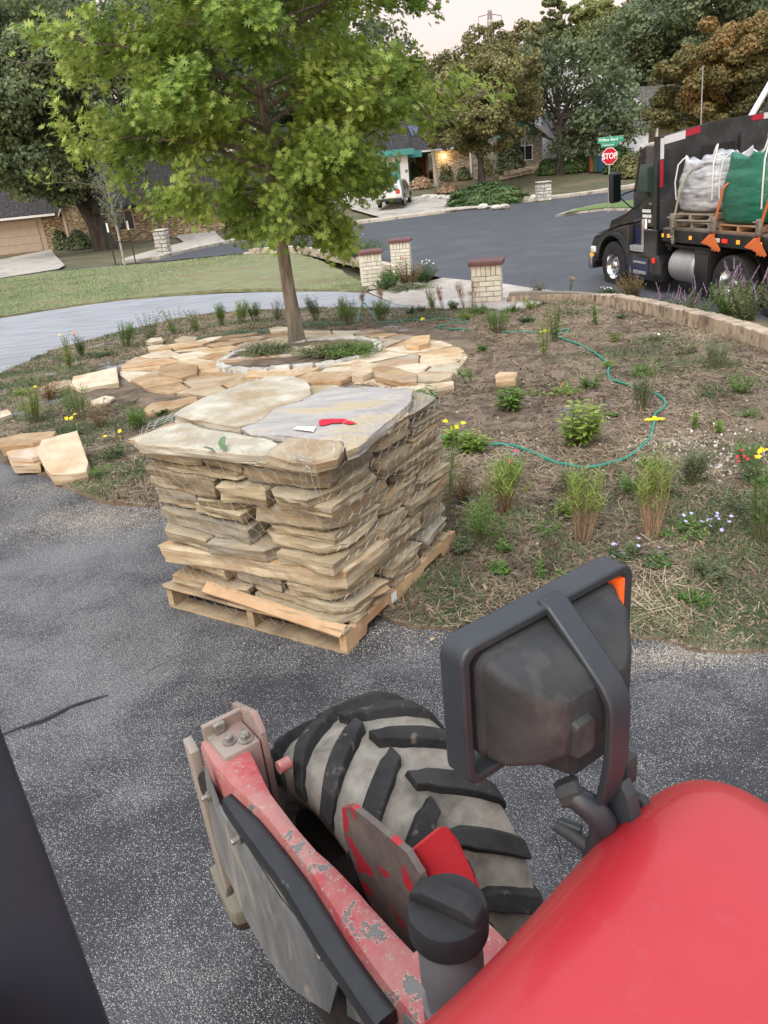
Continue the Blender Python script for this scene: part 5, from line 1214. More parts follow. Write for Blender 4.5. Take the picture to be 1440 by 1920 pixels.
# clump between the gate pillars and behind the lawn wall
for (x, y, H_, W_, lk, f_, nf, lab) in [(735, 538, .55, .7, 'g', 'whi', 4, 'pale green bush between the two left gate pillars'), (765, 534, .75, 1.0, 'k', 'pnk', 6, 'rusty flowering bush right of the farthest pillar'), (795, 530, .6, .8, 'd', 'whi', 16, 'dark bush with white blooms at the street end of the clump'),
        (720, 543, .3, .7, 'd', None, 0, 'low dark growth at the foot of the lawn corner pillar')]:
    pl_('flower_clump', x, y, 'spike', H_, W_, lab, 'bush', lk, f_, nf, base=P(x, y, .05), n=60)
pl_('grey_mat', 765, 541, 'low', .14, 1.6, 'blue grey mat edging the flower clump on the apron', 'plant', 's', base=P(765, 541, .05), n=110)
pl_('flower_clump', 672, 492, 'spike', .95, 2.6, 'dark green flowering bush behind the low stone wall', 'bush', 'd', 'whi', 14, base=P(672, 492, .05), n=200)
pl_('flower_clump', 640, 484, 'spike', .8, 1.0, 'purple tinged bush at the left of the dark one behind the low wall', 'bush', 'k', 'pnk', 8, base=P(635, 484, .05), n=50)
# ring growth
for (x, y, lab) in ((500, 660, 'weedy growth on the left inside the white ring'), (610, 662, 'weedy growth right of the trunk inside the white ring'), (660, 660, 'leafy sprouts at the right end of the white ring')):
    pl_('ring_weed', x, y, 'low', .20, 1.0, lab, 'weed', 'g' if x > 640 else 's', n=130, base=P(x, y, .14))
# seedlings all over the bed: weeds nobody planted
rw_ = random.Random(9)
spots = [(700, 640, 'beyond the patio'), (905, 660, 'right of the patio'), (1000, 740, 'above the big leafy bush'), (1150, 780, 'inside the hose loop'), (1290, 660, 'near the edging'), (1320, 740, 'in the middle of the right side'), (1400, 780, 'by the right edge'), (1180, 930, 'between the tufts'), (1010, 1000, 'left of the middle tuft'), (1020, 1080, 'in the grass before the middle tuft'), (1330, 1080, 'in the grass at the right'), (1390, 960, 'before the yellow daisies'), (860, 1030, 'by the pallet corner'), (1100, 1130, 'at the grass edge above the lamp'), (1300, 1130, 'at the grass edge right of the lamp'), (880, 720, 'below the patio rim'), (1250, 930, 'by the tallest tuft'), (1060, 960, 'behind the middle tuft'), (1140, 690, 'at the hose bend'), (1400, 870, 'in the rubble'), (40, 740, 'at the left edge'), (110, 830, 'by the stone heap'), (240, 760, 'left of the stack'), (180, 900, 'in the dusty corner'), (250, 890, 'near the stack foot'), (300, 780, 'behind the stack')]
for i, (x, y, where) in enumerate(spots):
    k = rw_.choice(['weed', 'low', 'feather', 'low']); pl_('seedling', x, y, k, rw_.uniform(.08, .22), rw_.uniform(.14, .34), 'small %s weed %s in the bed' % (rw_.choice(['pale green', 'soft green', 'scrubby green']), where), 'weed', rw_.choice(['g', 's', 'd', 'y']), n=rw_.choice([7, 10, 14]))
# fallen leaves and small stones near the edge
m_dry = M('dry leaf', (.45, .30, .16), (.55, .40, .24), 30, .8, objrand=.2)
for i in range(34):
    x, y = random.uniform(760, 1430), random.uniform(1090, 1215); b = PB(x, y)
    o = MB().add([(0, 0, 0), (.012, .02, .006), (.008, .045, .002), (0, .06, .01), (-.010, .04, .003), (-.013, .018, .007)], [(0, 1, 2, 3, 4, 5)]).build('dry_leaf', m_dry, None, fix=False); o.location = b + Vector((0, 0, .012)); o.rotation_euler = (random.gauss(0, .4), random.gauss(0, .4), random.uniform(0, 6)); o.scale = [random.uniform(.4, .75)] * 3
    tag(o, 'small curled tan leaf lying on the grassy edge of the bed', 'leaf', 'fallen leaves on the grassy edge')

# ------------------------------------------------------------------ houses across the street
m_stonew = None
def stonewall_mat(name, a, b, mort, sx_, sz):
    m = bpy.data.materials.new(name); m.use_nodes = True; t = m.node_tree; N = t.nodes; L = t.links; bs = N['Principled BSDF']; bs.inputs['Roughness'].default_value = .9
    co = N.new('ShaderNodeTexCoord'); mp = N.new('ShaderNodeMapping'); mp.inputs['Scale'].default_value = (sx_, sx_, sz); L.new(co.outputs['Object'], mp.inputs[0])
    v = N.new('ShaderNodeTexVoronoi'); v.feature = 'F1'; v.inputs['Scale'].default_value = 1; v.inputs['Randomness'].default_value = .7; L.new(mp.outputs[0], v.inputs['Vector'])
    e = N.new('ShaderNodeTexVoronoi'); e.feature = 'DISTANCE_TO_EDGE'; e.inputs['Scale'].default_value = 1; e.inputs['Randomness'].default_value = .7; L.new(mp.outputs[0], e.inputs['Vector'])
    s = N.new('ShaderNodeSeparateColor'); L.new(v.outputs['Color'], s.inputs[0])
    x = N.new('ShaderNodeMix'); x.data_type = 'RGBA'; x.inputs[6].default_value = (*a, 1); x.inputs[7].default_value = (*b, 1); L.new(s.outputs[0], x.inputs[0])
    r = N.new('ShaderNodeMapRange'); r.inputs[1].default_value = .02; r.inputs[2].default_value = .09; L.new(e.outputs['Distance'], r.inputs[0])
    y = N.new('ShaderNodeMix'); y.data_type = 'RGBA'; y.inputs[6].default_value = (*mort, 1); L.new(x.outputs[2], y.inputs[7]); L.new(r.outputs[0], y.inputs[0]); L.new(y.outputs[2], bs.inputs['Base Color'])
    bp = N.new('ShaderNodeBump'); bp.inputs['Distance'].default_value = .04; L.new(r.outputs[0], bp.inputs['Height']); L.new(bp.outputs[0], bs.inputs['Normal']); return m
m_ledge = stonewall_mat('ledgestone', (.30, .22, .13), (.52, .43, .29), (.13, .10, .07), 2.2, 8)
m_lbrick = stonewall_mat('pale long brick', (.40, .36, .30), (.52, .48, .41), (.24, .22, .19), 2.0, 9)
m_shing = stonewall_mat('dark shingles', (.035, .032, .036), (.065, .058, .062), (.02, .018, .02), 3, 8)
m_shing2 = stonewall_mat('grey shingles', (.11, .105, .10), (.17, .16, .15), (.07, .07, .07), 3, 7)
m_beige = M('beige garage paint', (.40, .32, .25), (.44, .36, .28), 3, .7); m_trim = M('beige trim', (.46, .38, .31), rough=.7)
m_turq = M('turquoise siding', (.06, .26, .24), (.08, .30, .28), 4, .6); m_white = M('white house paint', (.66, .67, .70), (.72, .73, .76), 3, .7)
m_wtrim = M('white trim', (.72, .72, .72), rough=.6); m_glass = M('dark window glass', (.02, .022, .028), rough=.15, spec=.6); m_dkdoor = M('dark door', (.03, .028, .028), rough=.6)
m_solar = M('solar panel', (.05, .05, .13), rough=.25, spec=.6)
m_brown = M('brown door', (.12, .05, .03), rough=.5)
class House:
    def __init__(s, name, label, base, yaw): s.t = empty(name, base, yaw, label, 'house')
    def box(s, name, x0, y0, z0, x1, y1, z1, mat, parent=None, b=0): return MB().box(x0, y0, z0, x1, y1, z1, b=b).build(name, mat, parent or s.t)
    def gable(s, name, x0, x1, y0, y1, z0, z1, mat, wall_mat=None, along='x', ov=.45, th=.16):
        """roof with ridge along x or y; returns roof"""
        mb = MB()
        if along == 'x':
            ym = (y0 + y1) / 2; a = math.atan2(z1 - z0, ym - y0)
            for (ya, yb) in ((y0 - ov, ym), (y1 + ov, ym)):
                za = z0 - ov * math.tan(a)
                mb.add([(x0 - ov, ya, za), (x1 + ov, ya, za), (x1 + ov, yb, z1), (x0 - ov, yb, z1), (x0 - ov, ya, za + th), (x1 + ov, ya, za + th), (x1 + ov, yb, z1 + th), (x0 - ov, yb, z1 + th)], [(0, 1, 2, 3), (4, 5, 6, 7), (0, 1, 5, 4), (1, 2, 6, 5), (2, 3, 7, 6), (3, 0, 4, 7)])
            if wall_mat: 
                for x in (x0, x1 - .15): MB().add([(x, y0, z0), (x, y1, z0), (x, ym, z1), (x + .15, y0, z0), (x + .15, y1, z0), (x + .15, ym, z1)], [(0, 1, 2), (3, 4, 5), (0, 1, 4, 3), (1, 2, 5, 4), (2, 0, 3, 5)]).build('gable_wall', wall_mat, s.t)
        else:
            xm = (x0 + x1) / 2; a = math.atan2(z1 - z0, xm - x0)
            for (xa, xb) in ((x0 - ov, xm), (x1 + ov, xm)):
                za = z0 - ov * math.tan(a)
                mb.add([(xa, y0 - ov, za), (xa, y1 + ov, za), (xb, y1 + ov, z1), (xb, y0 - ov, z1), (xa, y0 - ov, za + th), (xa, y1 + ov, za + th), (xb, y1 + ov, z1 + th), (xb, y0 - ov, z1 + th)], [(0, 1, 2, 3), (4, 5, 6, 7), (0, 1, 5, 4), (1, 2, 6, 5), (2, 3, 7, 6), (3, 0, 4, 7)])
            if wall_mat: MB().add([(x0, y0, z0), (x1, y0, z0), (xm, y0, z1), (x0, y0 + .15, z0), (x1, y0 + .15, z0), (xm, y0 + .15, z1)], [(0, 1, 2), (3, 4, 5), (0, 1, 4, 3), (1, 2, 5, 4), (2, 0, 3, 5)]).build('gable_wall', wall_mat, s.t)
        r = mb.build(name, mat, s.t); return r
    def barge(s, x0, x1, y, z0, z1, mat, ov=.45):
        xm = (x0 + x1) / 2; sl = (z1 - z0) / (xm - x0)
        for (xa, xb) in ((x0 - ov, xm), (x1 + ov, xm)):
            za = z0 - ov * sl; MB().add([(xa, y - .03, za - .02), (xb, y - .03, z1 - .02), (xb, y - .03, z1 + .24), (xa, y - .03, za + .22), (xa, y + .03, za - .02), (xb, y + .03, z1 - .02), (xb, y + .03, z1 + .24), (xa, y + .03, za + .22)], [(0, 1, 2, 3), (4, 5, 6, 7), (0, 1, 5, 4), (1, 2, 6, 5), (2, 3, 7, 6), (3, 0, 4, 7)]).build('barge_board', mat, s.t)
    def window(s, x, z, w_, h_, y=0, frame=m_wtrim, nx=2):
        f = MB(); d = .05
        f.box(x, y - d, z, x + w_, y + .04, z + .07).box(x, y - d, z + h_ - .07, x + w_, y + .04, z + h_).box(x, y - d, z + .07, x + .07, y + .04, z + h_ - .07).box(x + w_ - .07, y - d, z + .07, x + w_, y + .04, z + h_ - .07)
        for k in range(1, nx): f.box(x + w_ * k / nx - .025, y - d * .7, z + .07, x + w_ * k / nx + .025, y + .03, z + h_ - .07)
        o = f.build('window', frame, s.t); MB().box(x + .07, y - .02, z + .07, x + w_ - .07, y + .03, z + h_ - .07).build('pane', m_glass, o); return o
    def garage(s, x, z, w_, h_, y, mat, n=4, cols=1):
        o = s.box('garage_door', x, y - .02, z, x + w_, y + .05, z + h_, mat)
        for k in range(n):
            for c in range(cols): MB().box(x + .04 + c * w_ / cols, y - .045, z + .03 + k * h_ / n, x + (c + 1) * w_ / cols - .04, y - .0201, z + (k + 1) * h_ / n - .03, b=.01).build('panel', mat, o)
        return o
# left stone house
lb_ = P(92, 469); H1 = House('stone_house', 'long low stone house with beige garage door and dark shingle roof, far left', lb_, R(13)); k = lb_.y * 1.03 / FPX
zb = 0
H1.box('garage_front', -5.6, 0, -.6, 0, .2, 2.85, m_beige); H1.garage(-5.3, 0, 4.95, 2.25, -.02, m_beige, 4)
H1.box('garage_block', -5.6, .2, -.6, .3, 7, 2.8, m_trim)
H1.box('wall', .001, -.02, -.6, 1.7, .3, 2.75, m_ledge)
H1.box('gable_bay_wall', 1.7, -1.3, -.6, 3.9, .3, 2.7, m_ledge); H1.box('trim', 1.62, -1.36, -.6, 1.8, -1.2, 2.75, m_trim); H1.box('trim', 3.78, -1.36, -.6, 3.96, -1.2, 2.75, m_trim); H1.box('trim', 3.3, -1.34, -.3, 3.5, -1.28, 2.6, m_trim)
H1.gable('gable_roof', 1.7, 3.9, -1.3, 3, 2.7, 4.5, m_shing, m_ledge, 'y', .3); H1.barge(1.7, 3.9, -1.62, 2.7, 4.5, m_trim, .3)
H1.box('wall', 3.9, -.05, -.6, 13.2, .3, 2.55, m_ledge); H1.box('entrance_recess', 13.2, .9, -.6, 14.4, 1.1, 2.6, m_dkdoor); H1.box('wall', 14.4, 0, -.6, 21, .3, 2.6, m_ledge)
H1.window(5.2, .8, 1.3, 1.4, -.06, m_trim); H1.window(16, .8, 1.6, 1.3, -.02, m_trim)
H1.gable('roof', -6, 21, 0, 9, 2.75, 5.3, m_shing, m_trim, 'x', .6); H1.box('gutter', -6.4, -.72, 2.35, 1.1, -.6, 2.5, m_wtrim)
gb = P(122, 462, .05)
# turquoise gabled house
b2 = P(884, 333); H2 = House('turquoise_house', 'brick house with turquoise gable, lit porch lamp and solar panels on its roof', b2, R(10)); u2 = b2.y * 1.03 / FPX
H2.box('brick_wall', -3.1, 0, -.5, 0, .25, 2.45, m_lbrick); H2.box('brick_wall', .001, -.6, -.5, 6.2, 5, 2.9, m_lbrick)
H2.gable('gable_roof', 0, 6.2, -.6, 9, 2.9, 5.0, m_shing, m_turq, 'y', .35); H2.barge(0, 6.2, -.97, 2.9, 5.0, m_wtrim, .35)
H2.window(3.9, .9, 1.4, 1.2, -.62)
H2.box('downspout', -.22, -.5, 0, -.10, -.38, 2.3, m_wtrim); H2.box('gutter', -4.4, -.62, 2.32, 0, -.48, 2.46, m_wtrim)
H2.gable('porch_roof', -16, -.2, -.2, 9, 2.5, 5.2, m_shing, m_turq, 'x', .35)
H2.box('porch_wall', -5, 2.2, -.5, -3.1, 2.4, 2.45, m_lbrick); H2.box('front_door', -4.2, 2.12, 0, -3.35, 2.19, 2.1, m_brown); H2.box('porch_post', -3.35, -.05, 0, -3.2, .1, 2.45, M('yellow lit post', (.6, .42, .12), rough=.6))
H2.box('turquoise_wall', -16, 1.2, -.5, -5, 1.4, 2.5, m_turq); H2.box('turquoise_fascia', -16, -.62, 2.0, -4.4, -.5, 2.5, m_turq)
for k_ in range(5): 
    for j_ in range(2):
        a_ = math.atan2(2.7, 4.6); y_ = .7 + j_ * 1.75; z_ = 2.5 + (y_ + .2) * math.tan(a_) + .20; o = H2.box('solar_panel', 0, 0, 0, 1.1, 1.75, .05, m_solar); o.location = (-12 + k_ * 1.2 + (1 if j_ else 0), y_, z_ + .02); o.rotation_euler = (a_, 0, 0)
for k_ in range(2): 
    a_ = math.atan2(2.7, 4.6); o = H2.box('solar_panel', 0, 0, 0, 1.5, 1.6, .05, m_solar); o.location = (-4.6 + k_ * 1.65, 1.4, 2.5 + 1.6 * math.tan(a_) + .21); o.rotation_euler = (a_, 0, 0)
lampm = M('lamp glow', (1.0, .62, .22), emit=6)
lp = MB().lathe([(.05, -.16), (.12, -.12), (.13, .08), (.05, .17)], 10).build('porch_lamp', lampm, H2.t, 40, loc=(-2.35, -.14, 1.85))
ld = bpy.data.lights.new('porch_lamp_light', 'POINT'); ld.energy = 35; ld.color = (1, .6, .25); ld.shadow_soft_size = .15
lo_ = bpy.data.objects.new('porch_lamp_light', ld); col.objects.link(lo_); lo_.parent = H2.t; lo_.location = (-2.35, -.42, 1.85)
# its garage wing, seen through the oak leaves
b3 = P(700, 372); b3 = Vector((b3.x, b3.y, float(h(b3.x, b3.y)))); b3.y += 4; b3.z = float(h(b3.x, b3.y)); H3 = House('garage_wing', 'white double garage with turquoise fascia half hidden by the oak leaves', b3, R(6))
H3.box('wall', -5.5, 0, -.5, 3.2, .3, 2.7, m_white); H3.garage(-4.6, 0, 4.9, 2.2, -.02, m_white, 4, 4); H3.box('block', -5.5, .3, -.5, 3.2, 7, 2.7, m_white)
H3.box('fascia', -6, -.5, 2.55, 3.7, -.4, 3.0, m_turq); H3.gable('roof', -5.5, 3.2, 0, 7, 2.8, 4.9, m_shing, m_turq, 'x', .4); H3.box('door', 1.6, -.05, 0, 2.5, .02, 2.05, m_turq)
# two storey white house
b4 = P(1040, 322); H4 = House('white_house', 'two storey white house with steep grey roof behind the forked oak', b4, R(8)); b4b = b4.y
H4.t.location.y += 5; H4.t.location.z = float(h(b4.x, b4.y + 5))
H4.box('wall', -3.2, 0, -.6, 8.5, 8, 4.4, m_white); 
for z_ in np.arange(.2, 4.3, .3): H4.box('siding_board', -3.2, -.045, z_, .4, -.002, z_ + .27, m_white)
H4.gable('main_roof', -3.2, 8.5, -.05, 8, 4.4, 8.1, m_shing2, m_white, 'y', .5); H4.barge(-3.2, 8.5, -.58, 4.4, 8.1, m_wtrim, .5)
H4.window(1.2, 4.9, 1.3, 1.3, -.04); H4.window(4.2, 4.9, 1.0, 1.2, -.04)
H4.box('garage_block', .4, -3, -.6, 8.6, 0, 2.5, m_white); H4.gable('garage_roof', .4, 8.6, -3, 3, 2.5, 4.3, m_shing2, m_white, 'x', .5)
H4.garage(1.2, 0, 2.6, 2.1, -3.02, m_white, 4, 2); H4.garage(4.9, 0, 2.6, 2.1, -3.02, m_white, 4, 2); H4.window(-2.6, 1, 1.2, 1.3, -.05)
H4.gable('left_roof', -6.5, -3.2, -1, 5, 2.6, 4.6, m_shing2, m_white, 'x', .4); H4.box('left_wing', -6.5, -1, -.6, -3.2, 5, 2.6, m_white)
# dark roofed house on the right
b5 = P(1190, 312); b5 += Vector((2, 9, 0)); b5.z = float(h(b5.x, b5.y)); H5 = House('shingle_house', 'tan house with dark roof and pale porch columns, right of the stop sign', b5, R(16))
H5.box('wall', -4, 1.6, -.6, 9, 9, 2.7, M('tan paint', (.24, .19, .15), (.30, .24, .19), 2)); H5.gable('roof', -4, 9, 0, 9, 2.75, 5.6, m_shing2, M('grey stone gable', (.38, .34, .31), (.5, .46, .42), 3), 'x', .5)
for x_ in (-3.8, -1.4, 1.0, 3.4, 5.8): H5.box('porch_column', x_, .0, -.2, x_ + .22, .22, 2.7, m_wtrim)
H5.window(-2.8, .6, 1.4, 1.5, 1.56); H5.window(2, .6, 1.4, 1.5, 1.56); H5.box('gutter', -4.5, -.62, 2.4, 9.5, -.5, 2.55, m_wtrim); H5.box('door', .1, 1.52, 0, 1.0, 1.59, 2.1, M('wooden door', (.25, .12, .05), rough=.5))

# --- low garden bits across the street
rw = empty('retaining_wall', (0, 0, 0), 0, 'low retaining wall of pale stone above the lawn with the forked oak', 'wall'); pts_ = [P(x, y).xy for x, y in ((945, 336), (985, 327), (1035, 320))]
rbm = slab_mesh('stone_block', irr(.9, .35, 9), .28, 9, .02, .2)
for (p, a) in along(pts_, .95):
    for c in (0, 1): o = link('stone_block', rbm, m_blk, rw); o.location = (p.x + .4 * c, p.y, float(h(p.x, p.y)) + c * .29); o.rotation_euler = (0, 0, a)
def shrub(px_, py_, w_, d_, h_, mat, n, leaf, label, name='shrub', base=None):
    b = base or P(px_, py_); d = rng.normal(size=(n, 3)); d /= np.linalg.norm(d, axis=1, keepdims=True); d[:, 2] = np.abs(d[:, 2]); r_ = rng.uniform(.6, 1, (n, 1)) ** .5
    bmp = 1 + .22 * fbm(d[:, 0] * 2 + px_, d[:, 1] * 2 + d[:, 2] * 3, 1.6, int(px_), 3)
    t = empty(name, b, 0, label, 'shrub'); o = leaf_cloud('foliage', d * r_ * np.array([w_ / 2, d_ / 2, h_]) * bmp[:, None], d + [0, 0, .4] + rng.normal(0, .4, (n, 3)), leaf, mat, t); o['kind'] = 'stuff'
    mb = MB(); 
    for q in range(7): a = q * .9; mb.tube([(0, 0, -.05), (math.cos(a) * w_ * .2, math.sin(a) * d_ * .2, h_ * .6)], [.03, .01], 4)
    mb.build('stem', m_bark_d, t, fix=False); return t
m_junip = leafmat('juniper', ((.03, .07, .02), (.07, .13, .04), (.14, .20, .07)), .15, .6, .8)
shrub(915, 386, 5.4, 3.0, 1.25, m_junip, 15000, .13, 'wide mounded green juniper at the corner of the driveway across the street', 'juniper', P(915, 383))
shrub(905, 330, 2.4, 2.0, 2.6, m_midg, 3000, .16, 'loose tall shrub before the turquoise gable'); shrub(870, 336, 1.2, 1, 1.0, m_darkg, 900, .14, 'dark round bush at the foot of the porch downspout')
shrub(835, 338, 1.5, 1.2, 1.6, m_darkg, 1200, .14, 'dark shrub under the lit porch lamp'); shrub(950, 325, 3.2, 2.4, 4.2, m_darkg, 5200, .2, 'tall dark shrub hiding the right end of the turquoise gable')
shrub(1075, 322, 3.6, 2.0, 1.5, m_junip, 3600, .15, 'dark hedge against the white house, behind the forked trunk'); shrub(1030, 326, 2.2, 1.6, 1.2, m_junip, 1800, .15, 'green hedge left of the forked trunk')
shrub(1195, 330, 4.2, 2.6, 1.8, m_olive, 4600, .16, 'olive shrub mass below the parked white car'); shrub(1160, 322, 2.6, 2.4, 1.9, m_junip, 2600, .16, 'dark green shrub right of the stop sign post')
shrub(150, 466, 1.8, 1.4, 1.3, m_darkg, 1600, .14, 'dark bush between the gable bay and the big oak trunk'); shrub(118, 466, 1.3, 1.2, 1.5, m_darkg, 1300, .14, 'dark potted shrub beside the garage corner')
shrub(790, 352, 2.0, 1.4, .8, PM['r'], 1300, .16, 'tan ornamental grass at the edge of the driveway'); shrub(840, 360, 1.8, 1.2, .6, PM['r'], 1000, .16, 'second tan grass clump beside the juniper')
shrub(775, 340, 1.8, 1.6, 1.5, m_darkg, 1500, .16, 'dark shrub right of the parked silver car')
for i, (x, y) in enumerate(((798, 371), (812, 371), (828, 372), (843, 373), (858, 374), (872, 376), (905, 390), (930, 391), (945, 390), (985, 375), (1000, 373))):
    b = P(x, y, .1); V, F = ico(2, .28, i, .2); o = MB().add([(a * 1.3, b_, c * .6) for a, b_, c in V], F).build('edging_rock', m_lime, None, loc=b + Vector((0, 0, .08))); tag(o, 'small white rock lining the bed across the street', 'rock', 'white rocks lining the bed across the street')
tr_ = P(818, 347); tt = bg_tree('crape_myrtle', 'small pale trunked tree with a broken crown beside the lit porch', tr_, 4, [(0, 0, 3.6, 1.0, .7)], m_olive, m_bark_p, .22, 1500, .2, 88)

# bins
for x, c, lab in ((1111, (.20, .075, .03), 'brown wheeled bin'), (1119, (.02, .09, .05), 'green wheeled bin'), (1128, (.03, .06, .18), 'blue wheeled bin')):
    b = P(x, 323); m_ = M(lab + ' plastic', c, rough=.5); t = empty('wheelie_bin', b, R(-8), lab + ' in the row of three beside the white garage', 'bin', 'wheeled bins beside the white garage')
    MB().add([(-.24, -.26, .06), (.24, -.26, .06), (.24, .26, .06), (-.24, .26, .06), (-.31, -.34, 1.02), (.31, -.34, 1.02), (.31, .36, 1.02), (-.31, .36, 1.02)], [(0, 1, 2, 3), (4, 5, 6, 7), (0, 1, 5, 4), (1, 2, 6, 5), (2, 3, 7, 6), (3, 0, 4, 7)]).build('body', m_, t)
    MB().prism([(-.35, 0), (.38, 0), (.38, .04), (.05, .12), (-.35, .04)], -.33, .33, Matrix(((0, 0, 1, 0), (1, 0, 0, .02), (0, 1, 0, 1.03), (0, 0, 0, 1)))).build('lid', m_, t)
    for s in (-.27, .27): MB().lathe([(.0, -.03), (.12, -.03), (.12, .03), (0, .03)], 12, Matrix.Translation((s, .3, .12)) @ Matrix.Rotation(R(90), 4, 'Y')).build('wheel', m_dkdoor, t)

# ------------------------------------------------------------------ cars
m_silver = M('silver paint', (.50, .52, .53), rough=.25, metal=.3, spec=.6, coat=.6); m_carw = M('white car paint', (.72, .73, .75), rough=.25, coat=.6)
m_tyre = M('tyre rubber', (.018, .018, .019), (.03, .03, .03), 20, .85); m_rim = M('alloy', (.5, .5, .52), rough=.3, metal=.9); m_red = M('tail light', (.5, .01, .01), rough=.2, spec=.6); m_plas = M('black plastic', (.02, .02, .022), rough=.5)
def suv(label, base, yaw, paint):
    t = empty('suv', base, yaw, label, 'car')   # length along +y (rear at -y), width x
    Lh, W_, Hh = 2.25, .92, 1.68
    side = [(-Lh, .42), (-Lh - .03, .62), (-Lh + .02, 1.0), (-Lh + .22, 1.45), (-Lh + .42, 1.62), (-Lh + .9, Hh), (.35, Hh - .02), (.75, 1.55), (1.25, 1.12), (Lh - .15, .95), (Lh, .75), (Lh, .40)]
    secs = [(-W_, .88), (-W_ * .97, 1.0), (W_ * .97, 1.0), (W_, .88)]; vs = []; fs = []; n = len(side)
    for x, k_ in ((-W_, 0), (-W_ * .93, 1), (W_ * .93, 1), (W_, 0)):
        for (y, z) in side:
            inn = max(0, z - 1.0) * .26; xx = math.copysign(abs(x) - inn, x); vs.append((xx, y * (1 if k_ else .985), z if k_ else .42 + (z - .42) * .985))
    for s in range(3):
        for i in range(n): fs.append((s * n + i, s * n + (i + 1) % n, (s + 1) * n + (i + 1) % n, (s + 1) * n + i))
    fs += [tuple(range(n))[::-1], tuple(3 * n + i for i in range(n))]
    b = MB().add(vs, fs).build('body', paint, t, 30)
    bv = b.modifiers.new('bevel', 'BEVEL'); bv.width = .05; bv.segments = 2
    # glass
    MB().add([(-.66, -Lh - .005, 1.06), (.66, -Lh - .005, 1.06), (.58, -Lh + .30, 1.55), (-.58, -Lh + .30, 1.55), (-.66, -Lh + .04, 1.06), (.66, -Lh + .04, 1.06), (.58, -Lh + .36, 1.55), (-.58, -Lh + .36, 1.55)], [(0, 1, 2, 3), (4, 5, 6, 7), (0, 1, 5, 4), (1, 2, 6, 5), (2, 3, 7, 6), (3, 0, 4, 7)]).build('rear_window', m_glass, t)
    for s in (-1, 1):
        MB().add([(s * (W_ - .03), -1.75, 1.08), (s * (W_ - .03), 1.05, 1.08), (s * (W_ - .155), .55, 1.56), (s * (W_ - .155), -1.45, 1.56), (s * (W_ + .004), -1.75, 1.08), (s * (W_ + .004), 1.05, 1.08), (s * (W_ - .13), .55, 1.56), (s * (W_ - .13), -1.45, 1.56)], [(0, 1, 2, 3), (4, 5, 6, 7), (0, 1, 5, 4), (1, 2, 6, 5), (2, 3, 7, 6), (3, 0, 4, 7)]).build('side_window', m_glass, t)
        MB().box(s * .62 - .14, -Lh - .05, .82, s * .62 + .14, -Lh + .25, 1.08, b=.03).build('tail_light', m_red, t)
        for y in (-1.4, 1.4):
            Mx = Matrix.Translation((s * (W_ - .10), y, .35)) @ Matrix.Rotation(R(90), 4, 'Y')
            w_ = MB().lathe([(.22, -.11), (.34, -.10), (.36, -.06), (.36, .06), (.34, .10), (.22, .11)], 24, Mx, True).build('wheel', m_tyre, t, 40)
            MB().lathe([(.0, .085 * s), (.07, .095 * s), (.20, .10 * s), (.23, .115 * s)], 14, Mx).build('rim', m_rim, w_, 40)
            MB().lathe([(.0, .0), (.43, 0), (.43, .06 * s), (0, .06 * s)], 24, Matrix.Translation((s * (W_ - .055), y, .39)) @ Matrix.Rotation(R(90), 4, 'Y')).build('wheel_arch', m_plas, t)
    MB().box(-.88, -Lh - .08, .36, .88, -Lh + .1, .56, b=.04).build('rear_bumper', m_plas, t); MB().box(-.26, -Lh - .045, .70, .26, -Lh - .0, .84).build('number_plate', m_wtrim, t)
    return t
cb = P(745, 392, .1); cb.y += 2.0; cb.z = float(h(cb.x, cb.y)) + .1; suv('silver car parked rear-on on the driveway, half hidden by the oak leaves', cb, R(-13), m_silver)
cb = PD(1195, 318, 70); cb.z = float(h(cb.x, cb.y)); suv('white car parked uphill, seen between the stop sign and the truck cab', Vector((cb.x + .6, cb.y, PD(1195, 314, 70).z)), R(-62), m_carw)

# ------------------------------------------------------------------ stop sign
sb = P(1145, 388, .16); Y_ = 41.0; c_stop = PD(1143, 293, Y_); sb = Vector((c_stop.x, Y_ + .04, float(h(c_stop.x, Y_)) + .1))
ss_t = empty('stop_sign', sb, 0, 'red octagonal STOP sign with two green street name blades on a steel post', 'sign')
zc = c_stop.z - sb.z; m_signred = M('sign red', (.52, .015, .035), rough=.4); m_sw = M('sign white', (.85, .85, .85), rough=.4); m_sgreen = M('sign green', (.0, .30, .17), rough=.4); m_steel = M('galvanised post', (.35, .36, .37), rough=.5, metal=.6)
def octo(r): return [(r * math.cos(R(22.5 + 45 * k)), r * math.sin(R(22.5 + 45 * k))) for k in range(8)]
RX = Matrix.Rotation(R(90), 4, 'X')
s_r = .405
MB().prism(octo(s_r), 0, .006, Matrix.Translation((0, -.05, zc)) @ RX).build('sign_plate', m_sw, ss_t)
MB().prism(octo(s_r - .028), 0, .003, Matrix.Translation((0, -.0585, zc)) @ RX).build('sign_face', m_signred, ss_t)
def text(body, size, loc, mat, parent, name='lettering', rot=(R(90), 0, 0), ex=.002, sx_=1, align='CENTER', bold=.0):
    c = bpy.data.curves.new('t', 'FONT'); c.body = body; c.size = size; c.extrude = ex; c.align_x = align; c.align_y = 'CENTER'; c.offset = bold
    o = bpy.data.objects.new('t', c); col.objects.link(o); dg = bpy.context.evaluated_depsgraph_get(); me = bpy.data.meshes.new_from_object(o.evaluated_get(dg)); bpy.data.objects.remove(o); me.name = name
    q = link(name, me, mat, parent, None, loc); q.rotation_euler = rot; q.scale = (sx_, 1, 1); return q
text('STOP', .36, (0, -.064, zc), m_sw, ss_t, sx_=.82, bold=.009)
MB().box(-.03, -.045, -.6, .03, .015, zc + .95).build('post', m_steel, ss_t)
